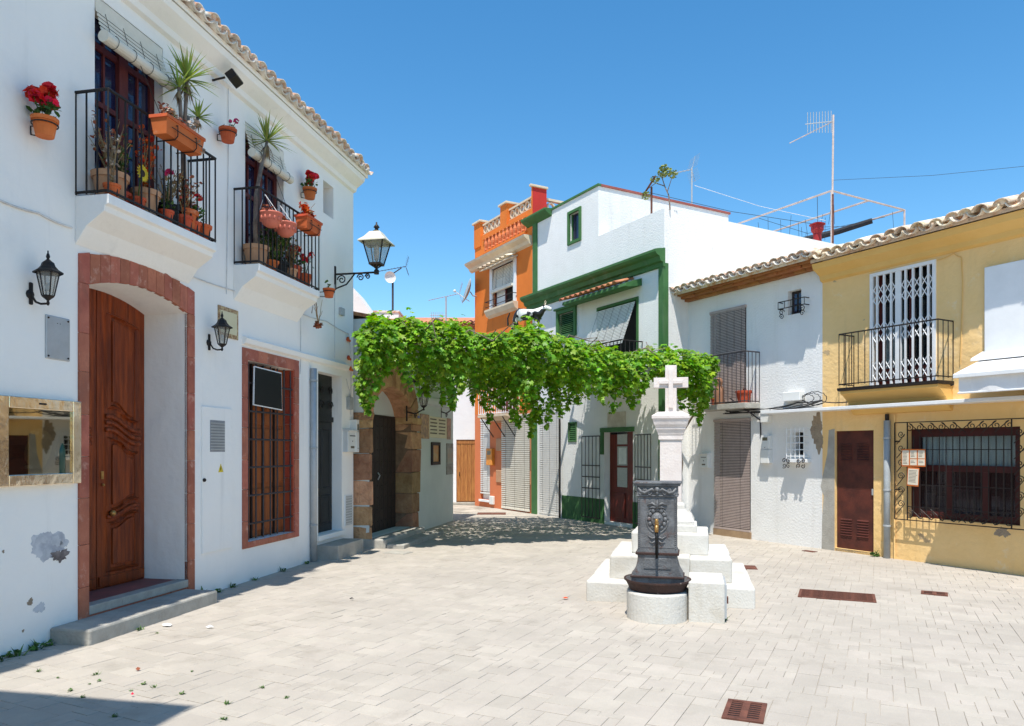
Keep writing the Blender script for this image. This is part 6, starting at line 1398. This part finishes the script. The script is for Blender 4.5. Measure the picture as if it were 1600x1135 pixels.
def sq(prof, n=4):
    b = MB(); vs = []
    for r, z in prof:
        for (sx, sy) in ((-1,-1),(1,-1),(1,1),(-1,1)): vs.append((sx*r, sy*r, z))
    b.add(vs, [(i*4+j, i*4+(j+1) % 4, (i+1)*4+(j+1) % 4, (i+1)*4+j) for i in range(len(prof)-1) for j in range(4)]+[tuple(range((len(prof)-1)*4, len(prof)*4))]); return b
sq([(.27, .80), (.27, .84), (.24, .90), (.20, .93), (.165, .97), (.16, 1.02), (.125, 1.05), (.125, 1.06)]).build('base_moulding', M_STONE, CR, bevel=.012)
sq([(.125, 1.05), (.125, 1.80)]).build('pillar', M_PINK, CR, bevel=.006)
sq([(.135, 1.78), (.14, 1.785), (.14, 1.835), (.145, 1.84), (.15, 1.86), (.165, 1.90), (.17, 1.905), (.17, 1.925), (.19, 1.96), (.205, 2.02), (.215, 2.03), (.215, 2.065), (.14, 2.11), (.06, 2.115)]).build('capital', M_PINK, CR, bevel=.003)
cx_ = [(-.066, 0), (.066, 0), (.066, .30), (.20, .30), (.20, .42), (.066, .42), (.066, .565), (-.066, .565), (-.066, .42), (-.20, .42), (-.20, .30), (-.066, .30)]
cr = MB().prism([(x, z+2.10) for x, z in cx_], -.045, .045).build('cross', M_PINK, CR, bevel=.004)
MB().box(-.026, .026, -.072, -.044, 2.16, 2.62).box(-.135, -.0265, -.068, -.044, 2.445, 2.485).box(.0265, .135, -.068, -.044, 2.445, 2.485).build('relief_cross', M_PINK, cr, bevel=.003)

FN = thing('drinking_fountain', 'grey cast-iron drinking fountain with brass tap on a whitewashed drum', 'fountain', loc=(1.46, 7.38, 0), rz=FA_)
# whitewashed drum with block beside it
n = 20; drum = [(.30*math.cos(a), -.08+.30*math.sin(a)) for a in [math.pi+math.pi*i/n for i in range(n+1)]]+[(.30, .22), (-.30, .22)]
MB().prismz(drum, -.02, .275).build('drum', M_STONE, FN, bevel=.02)
blk = MB().box(.302, .64, -.20, .42, -.02, .385).build('stone_block', M_STONE, FN, bevel=.012); MB().box(.641, .66, -.16, .38, .04, .36).build('metal_hatch', M_GALV, blk); MB().box(.66, .675, -.14, -.08, .18, .24).build('hatch_lock', M_RUST, blk)
# basin
pr = [(.0, .27), (.255, .27), (.275, .285), (.29, .32), (.315, .365), (.33, .372), (.33, .388), (.31, .385), (.27, .345), (.19, .315), (0, .305)]
MB().lathe(pr[:8], 28, (0, -.06, 0)).build('basin', M_CASTR, FN); MB().lathe(pr[7:], 28, (0, -.06, 0)).build('bowl', M_CAST, FN, smooth=True)
# column: flared foot, shaft, cornice
col = MB().prism([(-.255, .29), (.255, .29), (.255, .40), (.245, .43), (.215, .48), (.195, .55), (.19, .60), (.2, .63), (.2, .65), (.19, .67), (.19, 1.20), (-.19, 1.20), (-.19, .67), (-.2, .65), (-.2, .63), (-.19, .60), (-.195, .55), (-.215, .48), (-.245, .43), (-.255, .40)], -.10, .20).build('column', M_CAST, FN, bevel=.008)
MB().box(-.205, .205, -.118, .21, 1.20, 1.215).box(-.20, .20, -.112, .205, 1.215, 1.305).box(-.225, .225, -.135, .225, 1.305, 1.325).box(-.235, .235, -.145, .235, 1.325, 1.345).build('cornice', M_CAST, FN, bevel=.005)
MB().box(-.212, .212, -.115, .21, .62, .645).build('foot_band', M_CASTR, FN, bevel=.005); MB().box(-.262, .262, -.125, .21, .392, .412).build('foot_band', M_CASTR, FN, bevel=.005); MB().box(-.13, .13, -.108, -.098, .48, .59).build('foot_panel', M_CAST, FN, bevel=.006)
MB().box(-.165, .165, -.104, -.098, .69, 1.18).build('panel', M_CAST, FN, bevel=.003)
bd = MB()
for sg in (-1, 1):
    for i in range(26): bd.ball((sg*.178, -.103, .69+i*.019), .008, 6, 4)
bd.build('bead_border', M_CAST, FN, smooth=True)
fz = MB(); fz.ball((0, -.118, 1.27), .028, 10, 6); fz.ball((0, -.118, 1.235), .02, 8, 5)
for sg in (-1, 1):
    fz.tube([(sg*.02, -.118, 1.25), (sg*.05, -.125, 1.275), (sg*.085, -.122, 1.255), (sg*.12, -.122, 1.235), (sg*.16, -.12, 1.25), (sg*.185, -.118, 1.285)], .013, 7)
    for (x, z, r_) in ((.075, 1.235, .024), (.125, 1.262, .022), (.165, 1.235, .018)): scroll(fz, sg*x, -.118, z, r_, 1.3, 1, sg, .008, 16)
    for k in range(5): fz.ball((sg*(.05+.028*k), -.12, 1.24+.02*((k+1) % 2)), .013, 7, 5, (1.3, .6, .8))
fz.build('frieze_ornament', M_CAST, FN, smooth=True)
mk = MB(); mk.ball((0, -.11, .97), .062, 14, 9, (1, .55, 1.2)); mk.ball((0, -.145, .96), .022, 8, 6, (.8, 1, 1.3)); mk.ball((-.026, -.137, .99), .014, 7, 5); mk.ball((.026, -.137, .99), .014, 7, 5); mk.ball((0, -.14, .925), .026, 9, 6, (1.4, .7, .5))
for k in range(12):
    a = 2*math.pi*k/12; mk.ball((.078*math.cos(a), -.104, .975+.092*math.sin(a)), .024, 7, 5, (1, .6, 1))
mk.tube([(.105*math.cos(a), -.104, .965+.125*math.sin(a)) for a in [2*math.pi*i/28 for i in range(29)]], .009, 6)
mk.build('lion_mask', M_CAST, FN, smooth=True)
lf = MB()
for sg in (-1, 1):
    lf.tube([(0, -.106, 1.10), (sg*.05, -.115, 1.135), (sg*.095, -.108, 1.115)], .016, 7, .006); lf.tube([(0, -.106, 1.09), (sg*.045, -.112, 1.095), (sg*.085, -.106, 1.08)], .013, 6, .005); lf.tube([(0, -.106, .80), (sg*.05, -.112, .785), (sg*.09, -.105, .81)], .014, 6, .005); lf.tube([(0, -.106, .77), (sg*.045, -.112, .74), (sg*.08, -.105, .75)], .012, 6, .005)
lf.tube([(0, -.106, 1.08), (0, -.12, 1.13), (0, -.106, 1.17)], .018, 7, .006); lf.build('leaf_ornament', M_CAST, FN, smooth=True, kind='stuff')
MB().tube([(0, -.13, .92), (0, -.20, .925), (0, -.225, .90), (0, -.225, .86)], .02, 10).ball((-.0, -.20, .945), .022, 8, 6).tube([(-.0, -.20, .94), (-.0, -.215, .985)], .014, 8, .018).build('tap', M_TAP, FN, smooth=True)
MB().tube([(0, -.225, .86), (.0, -.22, .8), (-.0, -.19, .60)], .016, 8, .012).build('spout', M_BLACK, FN, smooth=True)

# ------------------------------------------------------------------ drains and covers
def drain(cx, cy, w, d_, rz, label, slots, m=M_RUST, name='drain_grate'):
    t = thing(name, label, 'drain', loc=(cx, cy, .002), rz=rz); f = .03
    MB().box(-w/2, -w/2+f, -d_/2, d_/2, -.02, .008).box(w/2-f, w/2, -d_/2, d_/2, -.02, .008).box(-w/2+f, w/2-f, -d_/2, -d_/2+f, -.02, .008).box(-w/2+f, w/2-f, d_/2-f, d_/2, -.02, .008).build('frame', m, t)
    MB().box(-w/2+f, w/2-f, -d_/2+f, d_/2-f, -.004, .0015).build('pit_shade_sheet', M_BLACK, t); sl = MB().box(-w/2+f, w/2-f, -.006, .006, .0018, .0048).mesh('slat', m); sl2 = MB().box(-w/2+f, w/2-f, -.0085, .0085, .0018, .0048).mesh('slat', m)  # flat black sheet painted as the shade inside the drain
    for i in range(slots): inst(sl if slots > 12 else sl2, 'slat', t, (0, -d_/2+f+(d_-2*f)*(i+.5)/slots, 0))
    if slots <= 12: MB().box(-.022, .022, -d_/2+f, d_/2-f, .0, .0085).build('mid_bar', m, t)
GA = math.atan2(1, .42)-math.pi/2
def gpt(px, py): Y = FOC*EYE/(py-HZ); return ((px-CX)/FOC*Y, Y)
drain(*gpt(1164, 1112), .245, .37, GA, 'square rusty drain grate with twin rows of slots in the paving', 8)
drain(*gpt(1307, 931.5), .80, .50, R(-24), 'long rusty floor grating beside the cross steps', 15)
drain(*gpt(1460, 928), .27, .22, R(-30), 'small rusty square cover in front of the ochre house', 3)
for (px, py, w, d_, rz, lab, m) in ((768, 803, .75, .6, 0, 'rusty round-edged cover at the mouth of the lane', M_RUST), (1160, 887, .38, .34, R(-12), 'dark brown cover just behind the cross steps', M_RUST), (1265, 862, .22, .12, R(-60), 'little brown cover at the foot of the right white house', M_RUST), (622, 864, .4, .3, GA, 'grey concrete cover before the stone arch', M_CONC)):
    x, y = gpt(px, py); t = thing('manhole_cover', lab, 'cover', loc=(x, y, .002), rz=rz); MB().box(-w/2, w/2, -d_/2, d_/2, -.02, .007).build('rim', m, t, bevel=.003); MB().box(-w/2+.03, w/2-.03, -d_/2+.03, d_/2-.03, .007, .010).build('lid', m, t)

# ------------------------------------------------------------------ roof things
def yagi(t, p0, dirv, ln, n, el, m=M_GALV, vert=False, refl=True):
    d_ = Vector(dirv).normalized(); sd = d_.cross(Vector((0,0,1))).normalized(); 
    if vert: sd = Vector((0,0,1))
    b = MB().tube([p0, tuple(Vector(p0)+d_*ln)], .011, 5); b.build('boom', m, t); e = MB()
    for i in range(n):
        c = Vector(p0)+d_*ln*(i+.5)/n; e.tube([tuple(c-sd*el*(1-.35*i/n)), tuple(c+sd*el*(1-.35*i/n))], .006, 4)
    e.build('elements', m, t)
    if refl:
        r_ = MB()
        for sg in (-1, 1):
            for k in range(6): z = .05+.05*k; c = Vector(p0)+Vector((0,0,sg*z))-d_*z*.3; r_.tube([tuple(c-sd*.25), tuple(c+sd*.25)], .004, 4)
            r_.tube([p0, tuple(Vector(p0)+Vector((0,0,sg*.32))-d_*.1)], .006, 4)
        r_.build('reflector', m, t)
def RP(x, y, z): return (x, y, z)
MA = thing('roof_antenna', 'tall roof mast with a comb-like television antenna above the right houses', 'antenna', loc=(7.62, 17.5, 5.9)); zt = EYE+(HZ-180)*17.5/FOC-5.9
MB().tube([(0,0,0),(0,0,1.85)], .032, 8).build('lower_mast', M_RUST, MA); MB().tube([(0,0,1.7),(.02,0,zt)], .024, 8).build('mast', M_PIPES, MA)
yagi(MA, (.02, 0, zt-.15), (-1, .35, -.42), 1.05, 4, .05, M_PIPES, refl=False); e = MB()
for k in range(9): x = -.03-.07*k; e.tube([(x, .0, zt-.02+.12-.005*k), (x, .0, zt-.42)], .008, 4)
e.tube([(0, 0, zt-.15), (-.65, 0, zt-.22)], .01, 4); e.build('comb', M_GALV, MA)
b = MB(); yy = (7.9, 12.0); b.tube([(0, 0, 0), (1.5, -1.5, -.45), (3.2, -3.2, -.82)], .004, 4); o = b.build('roof_wire', M_CABLE, None, (7.63, 17.5, 8.09)); tag(o, 'single wire running from the tall mast out over the ochre house', 'wire')
PF = thing('pipe_frame', 'pale tubular awning frame standing on the roof behind the tall mast', 'frame', loc=(7.6, 17.5, 5.8)); ux, uy = -.492, .870; ix, iy = .870, .492; zf = 7.84-5.8
def pf_(i, u, z=zf): return (ix*i+ux*u, iy*i+uy*u, z)
for (a, c) in ((pf_(0, 0), pf_(2.85, 0)), (pf_(0, 0), pf_(0, 3.2)), (pf_(1.4, 0), pf_(1.4, 4)), (pf_(2.85, 0), pf_(2.85, 4))): MB().tube([a, c], .024, 6).build('tube', M_PIPES, PF)
for (i, u) in ((0, 0), (2.85, 0), (0, 3.2), (1.4, 4), (2.85, 4)): MB().tube([pf_(i, u, 0), pf_(i, u)], .026, 6).build('post', M_PIPES, PF)
MB().tube([pf_(2.85, .9, zf-.03), pf_(2.4, 1.6, zf-.20), pf_(1.2, 2.2, zf-.55), pf_(.3, 2.2, zf-.7)], .075, 8, .10).build('furled_netting', M_CANE, PF)
for k in range(16):
    q = random.Random(k); a = pf_(q.uniform(0, 2.8), q.uniform(.2, 3)); b = MB(); b.tube([a, (a[0]+q.uniform(-.2, .2), a[1]+.1, zf-q.uniform(.4, 1.3))], .005, 4); b.build('loose_cord', M_CABLE, PF)
b = MB(); b.tube([pf_(0, .4, zf-.02), pf_(1.3, 1.4, zf-.3), pf_(2.8, 1.2, zf-.1)], .006, 4).tube([pf_(0, 2.2, zf-.05), pf_(1.4, 1.8, zf-.35), pf_(2.8, .5, zf-.05)], .006, 4); b.build('wire', M_CABLE, PF)
t = thing('chimney_flue', 'red metal flue pipe with flared cowl beside the tall mast', 'flue', loc=(7.55, 18.2, 5.6)); zz = EYE+(HZ-349)*18.2/FOC-5.6
MB().lathe([(.10, 0), (.10, zz-.26), (.15, zz-.18), (.15, zz-.06), (.19, zz-.05), (.19, zz-.03), (.12, zz-.015), (.12, zz), (0, zz)], 16).build('pipe', M_REDF, t)
MA2 = thing('roof_antenna', 'wide-reflector antenna on the white rooftop behind the leafy roof plant', 'antenna', loc=(4.52, 18.5, 6.9)); zt2 = 2.15
x_, y_ = MA2.location.x, MA2.location.y; zt2 = EYE+(HZ-262)*y_/FOC-6.9; MB().tube([(0,0,-.6),(0,0,zt2)], .02, 6).build('mast', M_GALV, MA2); yagi(MA2, (0, 0, zt2-.05), (-1, -.3, -.3), .9, 8, .09)
t = thing('roof_plant', 'spindly pale green plant growing on the white roof parapet', 'plant', C, C.s(1047, -.12), -.12, ZP-.02)
q = random.Random(3); b = MB().tube([(0, 0, 0), (-.06, .02, .3), (-.22, .05, .55), (-.3, .05, .75)], .016, 6, .01); b.tube([(-.22, .05, .55), (-.5, .05, .7), (-.75, .0, .62)], .012, 5, .006); b.tube([(-.1, .02, .4), (.05, .0, .62)], .01, 5, .006); b.build('stems', M_TRUNK, t)
b = MB()
for c in ((-.3, .05, .82), (-.45, .0, .75), (-.12, .05, .8), (-.75, 0, .5), (.08, 0, .68), (-.2, 0, .9)): leaf_cloud(b, q, c, (.11, .1, .08), 55, .05)
b.build('leaves', mat('pale_leaf', (.30, .34, .10), (.22, .26, .07), .7, 6, rnd=.2), t)
t = thing('roof_bracket', 'brown T-shaped iron post on the white roof parapet', 'post', C, C.s(1018, -.12), -.12, ZP-.01); MB().tube([(0,0,0),(0,0,.62)], .022, 6).tube([(-.28,0,.52),(.18,-.05,.78)], .02, 6).build('post', M_RUST, t)
t = thing('drain_stack', 'white vent pipe on the side wall of the green-trimmed house', 'pipe', C, S1, -1.35, 5.1); MB().tube([(.02, 0, -2), (.02, 0, .85)], .035, 8).build('pipe', M_WHITE_R, t)
MG = thing('roof_antenna', 'antenna with a white dish on the far white house beyond the street lamp', 'antenna', loc=(-4.1, 25.3, 6.3)); zg = EYE+(HZ-428)*25.3/FOC-6.3
MB().tube([(0,0,0),(0,0,zg)], .035, 6).build('mast', M_IRONG, MG); yagi(MG, (.45, 0, zg+.25), (-1, 0, -.18), 1.1, 10, .12, M_IRONG); MB().lathe([(0, .03), (.12, .02), (.2, -.03), (.2, -.04)], 14, axis='y').build('dish', M_WPLAS, MG, (-.08, -.1, zg-.15), (0, 0, R(25))); MB().tube([(0,0,zg),(.3,0,zg+.2)], .02, 5).build('arm', M_IRONG, MG)
MF = thing('roof_antenna', 'slim grey antenna above the lane house beside the orange house', 'antenna', loc=(-2.08, 23.2, 5.5)); zg = EYE+(HZ-464)*23.2/FOC-5.5
MB().tube([(0,0,0),(0,0,zg)], .025, 6).build('mast', M_GALV, MF); yagi(MF, (.42, 0, zg+.1), (-1, 0, -.22), 1.0, 12, .08, M_GALV); b = MB()
for k in range(7): b.tube([(-.1-.06*k, 0, zg-.48), (-.1-.06*k, 0, zg-.7)], .008, 4)
b.tube([(0, 0, zg-.58), (-.52, 0, zg-.58)], .01, 4); b.build('comb', M_GALV, MF)
for k, (a, c, lab) in enumerate((((1085, 290, 18), (1290, 345, 18), 'pale washing line from the roof antenna to the pipe frame'), ((1010, 300, 17), (1270, 350, 18), 'dark wire from the roof bracket towards the red flue'))):
    p = [((px-CX)/FOC*Y, Y, EYE+(HZ-py)*Y/FOC) for px, py, Y in (a, c)]; mid = tuple((p[0][i]+p[1][i])/2-(.08 if i == 2 else 0) for i in range(3)); o = MB().tube([p[0], mid, p[1]], .006, 4).build('roof_wire', M_CABW if k == 0 else M_CABLE); tag(o, lab, 'wire')

# ------------------------------------------------------------------ neighbour house behind the viewer's left shoulder (casts the corner shadow)
hN = 7.0; tl = hN/math.tan(R(SUN_EL)); sx, sy = SUN_DX/hl*tl, SUN_DY/hl*tl
px_, py_ = gpt(305, 1103); cxn, cyn = px_-sx, py_-sy
NH = thing('neighbour_house', 'plain white house wing whose corner shades the paving by the long white house', 'house', loc=(cxn, cyn, 0), rz=L.ang)
MB().box(-7, 0, .0, 5, -.05, hN-.1).build('wall', M_LEFT, NH); MB().box(-7, .0, .0, 5, hN-.099, hN).build('coping', M_TILE, NH)
for x in (-2.2, -4.6):
    wf = MB().box(x-.55, x+.55, -.04, .01, 1.0, 2.5).build('window', M_MAROON, NH); MB().box(x-.45, x+.45, -.05, -.039, 1.1, 2.4).build('pane', M_GLASSB, wf)
    wf = MB().box(x-.55, x+.55, -.04, .01, 4.2, 5.7).build('window', M_MAROON, NH); MB().box(x-.45, x+.45, -.05, -.039, 4.3, 5.6).build('pane', M_GLASSB, wf)

# ------------------------------------------------------------------ weeds and litter
q = random.Random(12); wm = []
for k in range(6):
    b = MB()
    for i in range(q.randint(8, 14)): blade(b, (q.gauss(0, .012), q.gauss(0, .012), -.01), q.uniform(0, 6.28), q.uniform(.3, 1.3), q.uniform(.03, .075), .006, .6, 3)
    leaf_cloud(b, q, (0, 0, .015), (.03, .03, .012), 10, .022); wm.append(b.mesh('weed', M_WEED))
spots = [(150, 1055), (140, 1070), (155, 1065), (205, 1080), (110, 1080), (225, 1070), (240, 1075), (90, 1060), (180, 1120), (448, 1091), (350, 1125), (355, 1100), (245, 990), (60, 1050), (410, 1075), (300, 1050), (285, 1085), (130, 1090)]
for (px, py) in spots: 
    x, y = gpt(px, py); o = inst(q.choice(wm), 'weed', None, (x, y, 0), (0, 0, q.uniform(0, 6)), (q.uniform(.3, .7),)*3); tag(o, 'tiny green weed sprouting between the pavers', 'weed', 'weeds between the pavers')
for (s_, sc) in ((5.9, 1.5), (6.05, 1.9), (6.25, 2.0), (6.38, 1.6), (8.38, 2.6), (8.5, 2.4), (8.8, 1.5), (9.1, 1.4), (9.6, 1.2), (10.3, 1.5), (11.0, 1.4), (11.5, 1.6), (7.0, 1.0)):
    o = inst(q.choice(wm), 'weed', None, L.P(s_, .05 if not 6.44 < s_ < 8.27 else .44, 0), (0, 0, q.uniform(0, 6)), (sc,)*3); tag(o, 'green weed rooted along the foot of the long white house', 'weed', 'weeds at the house foot')
o = inst(wm[2], 'weed', None, RW.P(RW.s(1371), .06, 0), (0, 0, 0), (2.4,)*3); tag(o, 'green weed at the foot of the ochre house by the drainpipe', 'weed')
o = inst(wm[1], 'weed', None, (2.02, 7.15, 0), (0, 0, 1), (1.5,)*3); tag(o, 'green weed beside the fountain block', 'weed')
def scrap(px, py, s_, m, label, cat, seed):
    x, y = gpt(px, py); b = MB(); q = random.Random(seed); n = 9; vs = [(s_*(1+.3*q.uniform(-1, 1))*math.cos(a), s_*.6*(1+.3*q.uniform(-1, 1))*math.sin(a), .006+.016*q.random()) for a in [2*math.pi*i/n for i in range(n)]]+[(0, 0, .03)]
    b.add(vs, [(n, i, (i+1) % n) for i in range(n)]); o = b.build(cat.replace(' ', '_'), m, None, (x, y, .002)); tag(o, label, cat)
scrap(262, 979, .05, M_LIT, 'crumpled white paper scrap near the long concrete step', 'litter', 1); scrap(328, 982, .03, M_LIT, 'smaller white paper scrap further along the paving', 'litter', 2)
scrap(884, 937, .035, M_FLO, 'curled orange dead leaf in front of the cross steps', 'leaf', 3); scrap(550, 938, .025, M_BLACK, 'small dark pebble on the sunlit paving', 'pebble', 4)
scrap(215, 1049, .018, M_DRYR, 'dark red petal between weeds on the paving', 'petal', 5); scrap(207, 1089, .012, M_FLR, 'tiny red petal at the edge of the corner shadow', 'petal', 6)
